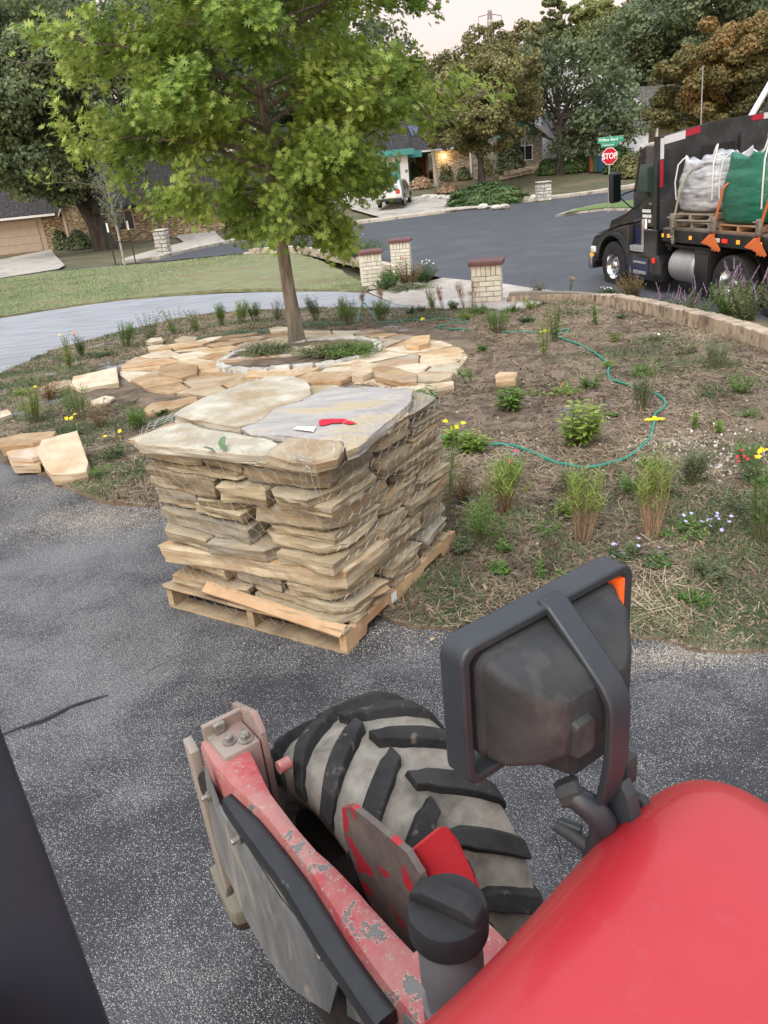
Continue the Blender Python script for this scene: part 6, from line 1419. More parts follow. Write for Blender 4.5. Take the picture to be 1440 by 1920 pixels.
g1 = MB().box(-.62, -.02, 0, .62, .0, .24, b=.005).build('street_blade', m_sgreen, ss_t, loc=(.03, -.03, zc + .62)); g1.rotation_euler = (0, 0, 0)
MB().box(-.625, -.012, -.006, .625, -.006, .246).build('blade_border', m_sw, g1); text('Willow Bend', .20, (-.11, -.023, .12), m_sw, g1, bold=.003, sx_=.88); text('CV', .11, (.5, -.023, .14), m_sw, g1)
g2 = MB().box(-.40, -.02, 0, .40, .0, .16, b=.004).build('street_blade', m_sgreen, ss_t, loc=(-.02, -.03, zc + .43)); MB().box(-.405, -.012, -.005, .405, -.006, .165).build('blade_border', m_sw, g2); text('Chimney Nook', .10, (-.06, -.023, .08), m_sw, g2, bold=.002, sx_=.9)

# transmission pylon on the skyline
tw_b = PD(921, 120, 330); tw_b = Vector((tw_b.x, 330, -2)); ztop = PD(922, 18, 330).z + 2
pyl = empty('transmission_pylon', tw_b, R(12), 'thin steel lattice transmission pylon on the skyline', 'pylon'); m_py = M('pylon steel', (.30, .26, .27), rough=.6)
mb = MB(); wz = lambda z: 3.2 * (1 - z / ztop) + .45
zs = list(np.linspace(0, ztop, 16))
for z0, z1 in zip(zs, zs[1:]):
    for (a, b) in ((0, 1), (1, 2), (2, 3), (3, 0)):
        cn = [(-1, -1), (1, -1), (1, 1), (-1, 1)]; f = lambda i, z: (cn[i][0] * wz(z), cn[i][1] * wz(z), z)
        mb.tube([f(a, z0), f(a, z1)], .14, 4, False); mb.tube([f(a, z0), f(b, z1)], .08, 4, False); mb.tube([f(b, z0), f(a, z1)], .08, 4, False)
mb.build('lattice', m_py, pyl, fix=False)
for zz, L_ in ((ztop - 6.5, 5.5), (ztop - 2.0, 4.5), (ztop - 11, 5)):
    MB().tube([(-L_, 0, zz), (0, 0, zz + .8), (L_, 0, zz)], .16, 4).build('crossarm', m_py, pyl)
    for s in (-1, 1): MB().tube([(s * L_, 0, zz), (s * L_, 0, zz - 2.5)], .12, 4).build('insulator', m_py, pyl); MB().tube([(s * L_, t_ * 60, zz - 2.5 - 6 * math.sin(math.pi * t_ / 3)) for t_ in (0, .75, 1.5, 2.25, 3)], .045, 4, False).build('power_line', m_py, pyl)

# ------------------------------------------------------------------ flatbed truck
m_blk_p = M('black truck paint', (.010, .010, .012), (.016, .016, .018), 4, .28, spec=.55, coat=.5); m_blk_m = M('matt black steel', (.016, .016, .018), (.035, .034, .034), 3, .6, .002, 30, (.06, .058, .055), 1.2, .58, .72)
m_navy = M('navy paint', (.012, .018, .06), rough=.35, coat=.4); m_alu = M('polished aluminium', (.62, .62, .64), (.52, .52, .54), 8, .22, metal=1); m_alud = M('dull aluminium', (.42, .42, .43), (.52, .52, .53), 5, .5, metal=.7)
m_skysheen = M('painted fender sky sheen', (.55, .53, .50), (.62, .60, .57), 3, .35, coat=.3); m_amb = M('amber lens', (.9, .42, .05), rough=.3, emit=.25); m_redl = M('red lens', (.7, .03, .02), rough=.3, emit=.3); m_whl = M('white lens', (.8, .78, .7), rough=.3)
m_tr = M('truck tyre', (.020, .020, .021), (.034, .033, .032), 6, .85, .001, 90)
truck = empty('flatbed_truck', (5.85, 18.35, -.95), 0, 'black day cab flatbed truck with tall scuffed headboard, parked on the street', 'truck')
truck.rotation_euler = (0, -R(2.5), R(12)); truck.rotation_mode = 'XYZ'
def YZ(x0): return Matrix(((0, 0, 1, x0), (1, 0, 0, 0), (0, 1, 0, 0), (0, 0, 0, 1)))      # poly (y, z) extruded along x
def XR(x, y, z): return Matrix.Translation((x, y, z)) @ Matrix.Rotation(R(90), 4, 'Y')
def twheel(x, y, side=-1, dual=False, z=.53):
    Mx = XR(x, y, z); n = 40
    prof = [(.29, -.13), (.44, -.14), (.51, -.125), (.53, -.10)]
    for g in (-.05, 0, .05): prof += [(.53, g - .012), (.518, g - .008), (.518, g + .008), (.53, g + .012)]
    prof += [(.53, .10), (.51, .125), (.44, .14), (.29, .13)]
    w_ = MB().lathe(prof, n, Mx, False).build('wheel', m_tr, truck, 35)
    # dished aluminium rim with hand holes
    s = side; rp_ = [(.29, s * .135), (.285, s * .12), (.27, s * .05), (.235, s * .03), (.215, s * .04), (.17, s * .055), (.11, s * .06), (.10, s * .11), (.075, s * .135), (.0, s * .14)] if not dual else [(.29, s * .135), (.285, s * .12), (.265, s * -.02), (.23, s * -.05), (.17, s * -.06), (.13, s * -.055), (.12, s * .06), (.09, s * .085), (.0, s * .09)]
    MB().lathe(rp_, 32, Mx, False).build('rim', m_alu, w_, 50)
    zz = s * .048 if not dual else s * -.045
    hb_ = [MB().lathe([(0, -.006), (.026, -.006), (.026, .006), (0, .006)], 10, Mx @ Matrix.Translation((.205 * math.cos(k * .628), .205 * math.sin(k * .628), zz + s * .004))).build('hand_hole', m_plas, w_) for k in range(10)]
    for k in range(10): MB().lathe([(.013, 0), (.013, s * .03), (0, s * .034)], 6, Mx @ Matrix.Translation((.14 * math.cos(k * .628 + .3), .14 * math.sin(k * .628 + .3), zz + s * .008))).build('wheel_nut', m_alud, w_)
    MB().lathe([(.285, -.12), (0, -.11)] if s > 0 else [(.285, .12), (0, .11)], 20, Mx, False).build('inner_disc', m_plas, w_)
for x in (.14, 2.28): twheel(x, 0, -1 if x < 1 else 1)
for y in (-4.15, -5.5):
    for x in (.14, 2.28): twheel(x, y, -1 if x < 1 else 1, True)
    for x in (.46, 1.96): twheel(x, y, 1, True)
MB().tube([(.3, 0, .53), (2.1, 0, .53)], .07, 10).build('axle', m_blk_m, truck); 
for y in (-4.15, -5.5): MB().tube([(.3, y, .53), (2.1, y, .53)], .11, 10).build('axle', m_blk_m, truck)
for x in (.78, 1.5): MB().box(x, -8.4, .72, x + .1, .6, 1.02).build('chassis_rail', m_blk_m, truck)
def arc(cy, cz, r, a0, a1, n=10): return [(cy + r * math.cos(R(a0 + (a1 - a0) * k / n)), cz + r * math.sin(R(a0 + (a1 - a0) * k / n))) for k in range(n + 1)]
for x0, x1 in ((-.03, .42), (2.0, 2.45)):
    poly = [(.92, .52), (.95, .95), (.80, 1.14), (.30, 1.26), (-.30, 1.40), (-.72, 1.46), (-.74, .62)] + arc(0, .55, .64, 176, 6, 14)
    MB().prism(poly, 0, x1 - x0, YZ(x0), b=.02).build('front_fender', m_blk_p, truck, 30)
MB().add([(-.02, .78, 1.165), (.44, .78, 1.165), (.455, -.70, 1.472), (-.02, -.70, 1.472), (-.02, .30, 1.275), (.44, .30, 1.275), (-.02, -.30, 1.415), (.45, -.30, 1.415)], [(0, 1, 5, 4), (4, 5, 7, 6), (6, 7, 2, 3)]).build('fender_sheen', m_skysheen, truck, 60, loc=(-.012, 0, .022))  # sky reflected in the black fender top, painted as a pale panel
MB().prism([(1.02, .55), (1.06, 1.15), (.92, 1.42), (.2, 1.62), (-.5, 1.98), (-.75, 2.08), (-.9, 2.08), (-.9, .8), (.6, .7)], 0, 1.5, YZ(.46), b=.05).build('hood', m_blk_p, truck, 30)
MB().box(-.05, .92, .38, 2.47, 1.10, .72, b=.04).build('front_bumper', m_alu, truck, 30)
MB().box(-.06, .72, .78, .12, .935, .92, b=.02).build('headlight', m_whl, truck, 30); MB().box(-.065, .84, .68, .0, .945, .76, b=.01).build('indicator', m_amb, truck)
# cab
cabp = [(-.80, 1.38), (-.80, 2.08), (-1.02, 2.80), (-1.12, 2.94), (-1.30, 3.00), (-1.84, 2.98), (-1.86, 1.38)]
MB().prism(cabp, 0, 2.1, YZ(.16), b=.05).build('cab', m_blk_p, truck, 30)
MB().prism([(-.98, 2.93), (-1.05, 3.0), (-1.3, 3.035), (-1.84, 3.015), (-1.84, 2.985), (-1.3, 3.0)], 0, 1.9, YZ(.26)).build('roof_panel', M('cream roof panel', (.74, .67, .56), rough=.5), truck)
dr = MB().prism([(-.92, 1.42), (-.92, 2.05), (-1.12, 2.72), (-1.72, 2.74), (-1.76, 1.42)], 0, .03, YZ(.125), b=.01).build('cab_door', m_blk_p, truck, 30)
MB().prism([(-1.03, 2.1), (-1.18, 2.64), (-1.66, 2.66), (-1.68, 2.1)], 0, .012, YZ(.116)).build('side_window', M('tinted green glass', (.035, .06, .055), rough=.08, spec=.7), dr)
MB().box(.09, -1.68, 1.86, .125, -1.55, 1.90, b=.005).build('door_handle', m_alu, dr)
for i in range(3):     # three rows of small white characters, too small to read
    mb = MB(); y = -1.26 - .01 * i
    while y > -1.58: wd = random.uniform(.014, .03); mb.box(.1215, y - wd, 1.70 - i * .10, .1245, y, 1.70 - i * .10 + random.uniform(.055, .07)); y -= wd + .008
    mb.build('lettering', m_sw, dr)
MB().prism([(-.80, 2.1), (-1.02, 2.78), (-1.0, 2.82), (-.77, 2.1)], 0, 1.8, YZ(.3)).build('windscreen', MATS['tinted green glass'], truck)
# step well: navy panel, chrome post, aluminium step
MB().box(.10, -1.06, .98, .5, -.78, 1.42).build('step_well', m_navy, truck); MB().lathe([(.085, 0), (.10, .03), (.10, .62), (.085, .66)], 16, Matrix.Translation((.13, -1.17, .92))).build('air_cleaner', m_alu, truck, 40)
MB().box(-.03, -1.32, .92, .4, -.78, 1.04, b=.01).build('step', m_alud, truck); MB().box(-.035, -1.84, .88, .35, -1.34, 1.40, b=.02).build('battery_box', m_blk_p, truck)
fr = MB().prism([(-.70, .36), (-.70, .90), (-1.92, .90), (-2.02, .36)], 0, .5, YZ(-.04), b=.02).build('side_fairing', m_blk_p, truck, 30)
MB().box(-.052, -1.56, .44, -.036, -.92, .80, b=.004).build('step_recess', m_navy, fr); MB().box(-.075, -1.48, .48, -.05, -1.0, .545, b=.004).build('step_tread', m_alud, fr); MB().box(-.075, -1.48, .70, -.05, -1.0, .74, b=.004).build('step_tread', m_alud, fr)
MB().box(-.06, -1.80, .74, -.036, -1.70, .84, b=.008).build('marker_light', m_redl, fr)
# mirror
mr = MB().box(-.46, -1.02, 1.95, -.22, -.86, 2.56, b=.05).build('mirror', m_plas, truck, 30); MB().box(-.43, -1.035, 2.0, -.25, -1.02, 2.52, b=.006).build('mirror_glass', M('mirror glass', (.05, .08, .08), rough=.05, metal=.9), mr)
MB().tube([(-.3, -.92, 2.02), (-.1, -.9, 2.10), (.2, -.86, 2.14)], .018, 6).build('mirror_arm', m_plas, mr); MB().tube([(-.22, -.92, 2.05), (.0, -.92, 1.85), (.2, -.9, 1.7)], .014, 6).build('mirror_arm', m_plas, mr)
# headboard
hbd = MB().add([(.0, -1.90, 1.36), (2.5, -1.90, 1.36), (2.5, -1.90, 3.28), (1.2, -1.90, 3.26), (.0, -1.90, 3.12), (.0, -1.98, 1.36), (2.5, -1.98, 1.36), (2.5, -1.98, 3.28), (1.2, -1.98, 3.26), (.0, -1.98, 3.12)], [(0, 1, 2, 3, 4), (9, 8, 7, 6, 5), (0, 5, 6, 1), (1, 6, 7, 2), (2, 7, 8, 3), (3, 8, 9, 4), (4, 9, 5, 0)]).build('headboard', M('scuffed black board', (.018, .018, .02), (.055, .055, .06), 1.6, .55, .003, 14, (.16, .16, .165), 9, .66, .72), truck)
m_tw = M('reflective white', (.55, .55, .57), rough=.4); m_trd = M('reflective red', (.36, .02, .035), rough=.4)
MB().box(-.004, -2.0, 1.3, .06, -1.88, 3.14).build('edge_post', m_blk_p, hbd)
MB().box(.065, -1.988, 2.72, .15, -1.981, 3.10).build('reflective_tape', m_tw, hbd); MB().box(.065, -1.988, 2.2, .14, -1.981, 2.70).build('reflective_tape', m_trd, hbd)
MB().add([(.152, -1.988, 2.98), (.62, -1.988, 3.03), (.62, -1.988, 3.18), (.152, -1.988, 3.125)], [(0, 1, 2, 3)]).build('reflective_tape', m_tw, hbd, fix=False); MB().add([(.625, -1.988, 3.06), (.95, -1.988, 3.10), (.95, -1.988, 3.22), (.625, -1.988, 3.18)], [(0, 1, 2, 3)]).build('reflective_tape', m_trd, hbd, fix=False)
MB().box(2.1, -1.988, 3.17, 2.38, -1.981, 3.27).build('reflective_tape', m_trd, hbd); MB().box(2.385, -1.988, 3.17, 2.5, -1.981, 3.28).build('reflective_tape', m_tw, hbd)
wf = MB().box(1.0, -1.992, 2.42, 1.75, -1.981, 2.85).build('mesh_window', m_plas, hbd)
for k in range(9): MB().box(1.02 + k * .085, -2.0, 2.44, 1.03 + k * .085, -1.993, 2.83).build('mesh_bar', m_blk_m, wf)
MB().lathe([(.07, 2.2), (.085, 2.3), (.085, 2.9), (.05, 2.98)], 12, Matrix.Translation((1.86, -2.08, 0))).build('exhaust_stack', m_blk_m, truck, 40)
MB().tube([(2.15, -1.86, 3.2), (2.62, -1.86, 3.85), (3.2, -1.86, 4.6)], .06, 8).build('white_stanchion', M('white frame paint', (.7, .72, .76), rough=.5), truck); MB().tube([(2.45, -1.86, 3.2), (3.0, -1.86, 4.2)], .05, 8).build('stanchion', m_blk_m, truck)
MB().tube([(1.5, -1.2, 3.0), (1.5, -1.2, 4.3)], .012, 5).build('antenna', m_alud, truck)
# bed
MB().box(.02, -8.6, 1.385, 2.48, -1.981, 1.445).build('bed_deck', M('worn deck steel', (.10, .085, .075), (.2, .17, .14), 3, .8, .003, 20), truck)
rail = MB().box(.0, -8.6, 1.19, .10, -1.985, 1.42, b=.01).build('side_rail', m_blk_m, truck); MB().box(2.40, -8.6, 1.19, 2.5, -1.985, 1.42, b=.01).build('side_rail', m_blk_m, truck)
for k in range(10): MB().box(.10, -2.4 - k * .6, 1.20, 2.4, -2.32 - k * .6, 1.38).build('cross_member', m_blk_m, truck)
for (y, m_, wd) in ((-2.02, m_amb, .05), (-2.22, m_amb, .07), (-2.95, m_amb, .07), (-3.75, m_whl, .16), (-3.98, m_redl, .14), (-4.35, m_amb, .08), (-4.9, m_amb, .12), (-5.3, m_amb, .08)):
    MB().box(-.022, y - wd / 2, 1.27, .0, y + wd / 2, 1.34, b=.006).build('marker_light', m_, rail)
MB().lathe([(.0, -.02), (.30, -.01), (.335, .03), (.335, .80), (.30, .84), (0, .85)], 32, Matrix.Translation((.36, -2.98, .70)) @ Matrix.Rotation(R(-90), 4, 'X')).build('fuel_tank', m_alud, truck, 40)
MB().box(.04, -3.50, .44, .6, -3.02, 1.08, b=.02).build('tool_box', m_blk_m, truck, 30); MB().box(.025, -3.48, .50, .039, -3.06, 1.0).build('tool_box_lid', m_blk_p, truck)
MB().box(.1, -3.5, 1.08, .16, -3.44, 1.2).build('bracket', m_blk_m, truck); MB().box(.1, -2.1, 1.0, .16, -2.04, 1.2).build('bracket', m_blk_m, truck); MB().box(.08, -3.6, 1.08, .2, -2.0, 1.13).build('under_rail', m_blk_m, truck)
MB().box(.1, -6.15, .35, .7, -6.12, 1.2).build('mud_flap', m_blk_m, truck); MB().box(.05, -7.6, .5, .6, -6.35, 1.15, b=.02).build('tool_box', m_blk_m, truck)
for o in list(truck.children):
    if o.name.split('.')[0] in ('cab', 'roof_panel', 'cab_door', 'windscreen', 'headboard', 'exhaust_stack', 'white_stanchion', 'stanchion', 'antenna', 'mirror', 'mirror_arm'): o.location.y += .22
TM = Matrix.Translation(truck.location) @ truck.rotation_euler.to_matrix().to_4x4()
def cargo(o): o.matrix_world = TM @ o.matrix_world; return o
def small_pallet(x, y, z, w_, d_, label, mat, rz=0):
    t = empty('pallet', (x, y, z), rz, label, 'pallet', 'pallets on the truck bed')
    for k in range(3): MB().box(-w_ / 2, -d_ / 2 + k * (d_ - .05) / 2, .02, w_ / 2, -d_ / 2 + .05 + k * (d_ - .05) / 2, .11).build('stringer', mat, t)
    for k in range(6): MB().box(-w_ / 2 + k * (w_ - .09) / 5, -d_ / 2, .111, -w_ / 2 + .09 + k * (w_ - .09) / 5, d_ / 2, .13).build('deck_board', mat, t)
    for k in range(3): MB().box(-w_ / 2 + k * (w_ - .09) / 2, -d_ / 2, .0, -w_ / 2 + .09 + k * (w_ - .09) / 2, d_ / 2, .0195).build('deck_board', mat, t)
    t.matrix_world = TM @ Matrix.Translation((x, y, z)) @ Matrix.Rotation(rz, 4, 'Z'); return t
m_gw = M('grey weathered wood', (.26, .22, .17), (.36, .32, .26), 8, .9, objrand=.15); m_rw = M('red brown wood', (.30, .16, .09), (.42, .25, .15), 8, .9, objrand=.15)
small_pallet(.65, -2.85, 1.447, 1.15, 1.1, 'lower grey weathered pallet under the silver bulk bag', m_gw); small_pallet(.62, -2.80, 1.60, 1.2, 1.15, 'upper skewed grey pallet directly under the silver bulk bag', m_gw, R(6)); small_pallet(.62, -4.25, 1.447, 1.15, 1.05, 'reddish pallet under the green bulk bag', m_rw)
small_pallet(.62, -5.55, 1.447, 1.15, 1.05, 'pallet at the right edge of the photo under the third bulk bag', m_rw)
def bag(name, label, x, y, z, w_, d_, h_, mat, lmat, seed, neck=.0, slump=0):
    t = empty(name, (0, 0, 0), 0, label, 'bulk bag'); n = 56; L_ = 34; vs = []; fs = []
    for j in range(L_ + 1):
        v = j / L_; zz = h_ * v
        bulge = 1 + .10 * math.sin(math.pi * min(1, v * 1.25)) - (.10 * max(0, v - .75) / .25)
        if v < .06: bulge *= .88 + 2 * v
        for i in range(n):
            a = 2 * math.pi * i / n; c, s = math.cos(a), math.sin(a); e_ = 3.2; k = (abs(c) ** e_ + abs(s) ** e_) ** (-1 / e_)
            X_ = c * k * w_ / 2 * bulge; Y_ = s * k * d_ / 2 * bulge; n1 = noise.noise(Vector((X_ * 1.6, Y_ * 1.6, zz * 7 + seed))); n2 = noise.noise(Vector((X_ * 5, Y_ * 5, zz * 16 + seed))); n3 = noise.noise(Vector((math.atan2(Y_, X_) * 4, seed, zz * 2)))
            f = 1 + .030 * n1 + .016 * n2 + .045 * n3 * max(0, v - .5); top = zz + (.09 * n3 + .10 * (abs(c * s) * 2 - .4)) * max(0, v - .8) * 5 * 1.0 - slump * max(0, v - .7) * (X_ / w_ + .2)
            vs.append((X_ * f, Y_ * f, top))
    for j in range(L_):
        for i in range(n): fs.append((j * n + i, j * n + (i + 1) % n, (j + 1) * n + (i + 1) % n, (j + 1) * n + i))
    b0 = L_ * n
    for ri, (k, dz) in enumerate(((.8, -.05), (.45, -.10), (.12, -.05))):
        for i in range(n): X_, Y_, Z_ = vs[b0 + i]; vs.append((X_ * k, Y_ * k, h_ + (Z_ - h_) * k + dz + .03 * noise.noise(Vector((X_ * k * 5, Y_ * k * 5, seed)))))
        r0 = b0 if ri == 0 else b0 + ri * n; r1 = b0 + (ri + 1) * n
        for i in range(n): fs.append((r0 + i, r0 + (i + 1) % n, r1 + (i + 1) % n, r1 + i))
    fs.append(tuple(b0 + 3 * n + i for i in range(n))); fs.append(tuple(range(n))[::-1])
    MB().add(vs, fs).build('sack', mat, t, 180)
    for k, (sx_, sy_) in enumerate(((-1, -1), (-1, 1), (1, -1), (1, 1))):
        X_, Y_ = sx_ * w_ * .40, sy_ * d_ * .40; tp_ = h_ + (.26 if k == 0 else .07)
        MB().tube([(X_ * 1.16, Y_ * 1.16, h_ * .25), (X_ * 1.20, Y_ * 1.20, h_ * .6), (X_ * 1.12, Y_ * 1.12, h_ * .95), (X_ * .95, Y_ * 1.05, (h_ + tp_) / 2), (X_ * .86, Y_ * 1.0, tp_), (X_ * .8, Y_ * .86, tp_ - .02), (X_ * .92, Y_ * .86, h_ + .1), (X_ * 1.0, Y_ * .7, h_ - .02)], .014, 6).build('lifting_loop', lmat, t, 60)
    t.matrix_world = TM @ Matrix.Translation((x, y, z)); return t
m_sbag = M('silver woven plastic', (.30, .30, .32), (.56, .56, .59), 5, .38, .014, 9, (.07, .07, .075), 3.2, .52, .68, stretch=(.6, .6, 3), spec=.6)
m_gbag = M('green woven plastic', (.012, .115, .072), (.022, .165, .105), 5, .42, .012, 8, stretch=(.7, .7, 2.6), spec=.5); m_wweb = M('white webbing', (.72, .72, .70), rough=.8); m_yweb = M('olive webbing', (.36, .34, .22), rough=.85); m_oweb = M('orange webbing', (.62, .15, .045), rough=.8)
bag('bulk_bag', 'silver grey woven bulk bag, slumped, on two grey pallets behind the headboard', .66, -2.78, 1.74, 1.1, 1.22, .90, m_sbag, m_wweb, 3, slump=-.35)
bag('bulk_bag', 'full bright green bulk bag with white lifting loops behind the silver one', .62, -4.20, 1.578, 1.12, 1.20, 1.10, m_gbag, m_wweb, 7)
bag('bulk_bag', 'green bulk bag cut by the right edge of the photo', .62, -5.55, 1.578, 1.12, 1.20, 1.0, m_gbag, m_wweb, 12)
def band(pts, wd, mat, label, name='ratchet_strap'):
    vs, fs = [], []
    for i, p in enumerate(pts):
        p = Vector(p); vs += [(p.x, p.y - wd / 2, p.z), (p.x, p.y + wd / 2, p.z), (p.x - .004, p.y + wd / 2, p.z + .003), (p.x - .004, p.y - wd / 2, p.z + .003)]
        if i:
            for k in range(4): fs.append((4 * i - 4 + k, 4 * i - 4 + (k + 1) % 4, 4 * i + (k + 1) % 4, 4 * i + k))
    t = empty(name, (0, 0, 0), 0, label, 'strap'); MB().add(vs, fs).build('webbing', mat, t); return t
m_rat = M('ratchet steel', (.34, .31, .27), (.2, .17, .14), 20, .6, metal=.4)
def strap(y, ytop, ztop, mat, label, tail=None, tm=None):
    t = band([(-.035, y, 1.25), (-.04, y, 1.5), (-.03, y + (ytop - y) * .15, 1.75), (-.01, y + (ytop - y) * .5, 2.2), (.06, y + (ytop - y) * .85, ztop - .30), (.2, ytop, ztop - .16), (.6, ytop, ztop - .12), (1.1, ytop, ztop - .16)], .06, mat, label)
    MB().box(-.09, y - .05, 1.46, -.02, y + .05, 1.72, b=.015).build('ratchet', m_rat, t, 30); MB().tube([(-.07, y - .04, 1.62), (-.14, y - .02, 1.68), (-.14, y + .04, 1.68)], .015, 6).build('ratchet_handle', m_rat, t)
    for q in range(7): MB().lathe([(.03, -.02), (.034, 0), (.03, .02)], 8, Matrix.Translation((-.06, y + random.uniform(-.05, .05), 1.20 + q * .05)) @ Matrix.Rotation(random.uniform(0, 3), 4, 'X')).build('chain_link', m_rat, t) if tail is None else None
    if tail:
        for q in range(3):
            MB().add([(-.06, y - .05 + q * .02, 1.42), (-.06, y + .05 + q * .02, 1.42), (-.08 - q * .02, y + .10 + q * .08, 1.26), (-.08, y + q * .06, 1.22), (-.07, y + .0 - q * .10, 1.12), (-.07, y - .06 - q * .10, 1.16)], [(0, 1, 2, 3), (3, 4, 5, 0)]).build('strap_tail', tm or mat, t, fix=False)
    t.matrix_world = TM @ t.matrix_world
strap(-2.42, -2.75, 2.74, m_yweb, 'olive webbing strap with rusty ratchet over the silver bulk bag'); strap(-3.70, -4.05, 2.62, m_oweb, 'orange strap over the front of the green bulk bag, its tail hanging off the rail', True, m_oweb); strap(-4.92, -5.35, 2.6, m_oweb, 'orange strap with bunched tail at the right edge of the photo', True, m_oweb)

# ------------------------------------------------------------------ red loader in the foreground
m_rpaint = M('red hood paint', (.41, .018, .027), (.46, .028, .037), 3, .45, .00015, 60, (.42, .04, .048), 22, .58, .74, spec=.5, coat=.3, detail=9)
_t = m_rpaint.node_tree; _n = _t.nodes.new('ShaderNodeTexNoise'); _n.inputs['Scale'].default_value = 7; _n.inputs['Detail'].default_value = 7; _c = _t.nodes.new('ShaderNodeTexCoord'); _t.links.new(_c.outputs['Object'], _n.inputs['Vector'])
_r = _t.nodes.new('ShaderNodeMapRange'); _r.inputs[1].default_value = .4; _r.inputs[2].default_value = .62; _r.inputs[3].default_value = .05; _r.inputs[4].default_value = .2; _t.links.new(_n.outputs['Fac'], _r.inputs[0]); _t.links.new(_r.outputs[0], _t.nodes['Principled BSDF'].inputs['Coat Roughness'])
def chipmat(name, red, red2, edge, metal_c, dust, dx=None):
    """weathered paint: faded red, flaked spots with a pale rim, fine grit, dust along one edge"""
    m = bpy.data.materials.new(name); m.use_nodes = True; t = m.node_tree; N = t.nodes; L = t.links; bs = N['Principled BSDF']
    co = N.new('ShaderNodeTexCoord'); v = co.outputs['Object']
    def nz(sc, d=8, ro=.62, di=0):
        n = N.new('ShaderNodeTexNoise'); n.inputs['Scale'].default_value = sc; n.inputs['Detail'].default_value = d; n.inputs['Roughness'].default_value = ro; n.inputs['Distortion'].default_value = di; L.new(v, n.inputs['Vector']); return n.outputs['Fac']
    def mr(s_, a, b, c=0.0, d=1.0):
        r = N.new('ShaderNodeMapRange'); L.new(s_, r.inputs[0])
        for i, q in enumerate((a, b, c, d)): r.inputs[i + 1].default_value = q
        return r.outputs[0]
    def mix(f, a, b):
        x = N.new('ShaderNodeMix'); x.data_type = 'RGBA'; L.new(f, x.inputs[0])
        for i, q in ((6, a), (7, b)):
            if isinstance(q, tuple): x.inputs[i].default_value = (*q, 1)
            else: L.new(q, x.inputs[i])
        return x.outputs[2]
    big = nz(17, 9, .66, .25); fine = nz(95, 5, .7)
    c = mix(mr(nz(30, 6), .3, .7), red, red2)
    c = mix(mr(fine, .58, .66), c, dust)
    c = mix(mr(nz(5, 6), .42, .62, 0, .45), c, dust); c = mix(mr(big, .572, .585), c, edge); ch = mr(big, .592, .605); c = mix(ch, c, metal_c)
    if dx:
        sp = N.new('ShaderNodeSeparateXYZ'); L.new(v, sp.inputs[0])
        ad_ = N.new('ShaderNodeMath'); ad_.operation = 'MULTIPLY_ADD'; ad_.inputs[1].default_value = .03; L.new(nz(26, 6), ad_.inputs[0]); L.new(sp.outputs[0], ad_.inputs[2])
        c = mix(mr(ad_.outputs[0], dx[0] + .014, dx[1] + .014, .85, 0), c, dust)
        ay = N.new('ShaderNodeMath'); ay.operation = 'MULTIPLY_ADD'; ay.inputs[1].default_value = .25; L.new(nz(12, 6), ay.inputs[0]); L.new(sp.outputs[1], ay.inputs[2])
        c = mix(mr(ay.outputs[0], 1.54, 1.64, 0, .6), c, dust)
    L.new(c, bs.inputs['Base Color']); L.new(mr(fine, .4, .7, .35, .75), bs.inputs['Roughness'])
    bp_ = N.new('ShaderNodeBump'); bp_.inputs['Distance'].default_value = .0012; bp_.invert = True; L.new(ch, bp_.inputs['Height']); bq = N.new('ShaderNodeBump'); bq.inputs['Distance'].default_value = .0006; L.new(fine, bq.inputs['Height']); L.new(bp_.outputs[0], bq.inputs['Normal']); L.new(bq.outputs[0], bs.inputs['Normal'])
    return m
m_rworn = chipmat('chipped red paint', (.36, .035, .045), (.44, .085, .095), (.50, .34, .29), (.16, .155, .15), (.34, .29, .245), None)
m_rdust = chipmat('dusty worn red bracket', (.34, .07, .08), (.40, .16, .16), (.38, .32, .28), (.17, .16, .145), (.27, .245, .21), (.42, .52))
m_rclean = M('clean red paint', (.50, .03, .04), (.44, .03, .035), 6, .45, coat=.15)
m_pgrey = M('scuffed grey plate', (.125, .13, .132), (.20, .205, .205), 9, .6, .0012, 70, (.30, .275, .235), 6, .56, .68, distort=1.2, stretch=(1, 1.6, .5), detail=9)
m_blkr = M('black wear strip', (.010, .011, .013), (.026, .027, .03), 14, .33, .0015, 40, (.10, .10, .10), 40, .66, .74, spec=.5, stretch=(1, .35, 1))
m_rub_t = M('dusty tyre rubber', (.17, .155, .13), (.30, .275, .235), 14, .95, .002, 110, (.075, .07, .066), 6, .52, .68, detail=8)
m_lug = M('black tread rubber', (.016, .016, .017), (.036, .035, .034), 12, .82, .0012, 120, (.12, .105, .09), 26, .60, .70, detail=9)
m_lamp = M('grey black lamp plastic', (.028, .030, .033), (.048, .050, .052), 14, .6, .0005, 260, (.085, .085, .082), 9, .56, .72, detail=9)
m_guard = M('satin black guard', (.024, .029, .036), (.033, .039, .047), 9, .42, .0004, 200, spec=.5)
m_oran = M('orange lens', (.85, .13, .02), rough=.3, spec=.6, emit=.15); m_steelb = M('zinc bolt', (.22, .20, .18), (.36, .34, .31), 60, .5, metal=.6); m_dark = M('dark brown steel', (.02, .016, .015), (.04, .03, .027), 12, .7)  # last one: plain dark brown for rims, hub and inner parts
m_post = M('blue black post paint', (.026, .034, .046), (.034, .043, .057), 5, .55, .0005, 60, (.07, .085, .11), 7, .66, .74, spec=.25)
m_cap_p = M('black moulded cap', (.020, .020, .022), (.030, .030, .032), 20, .55, .0004, 200)
ld_ = empty('loader', (0, 0, .032), R(34), 'red compact loader under the camera: hood, work lamp, chevron tyre and chipped frame', 'loader')
Li = (Matrix.Translation((0, 0, .032)) @ Matrix.Rotation(R(34), 4, 'Z')).inverted()
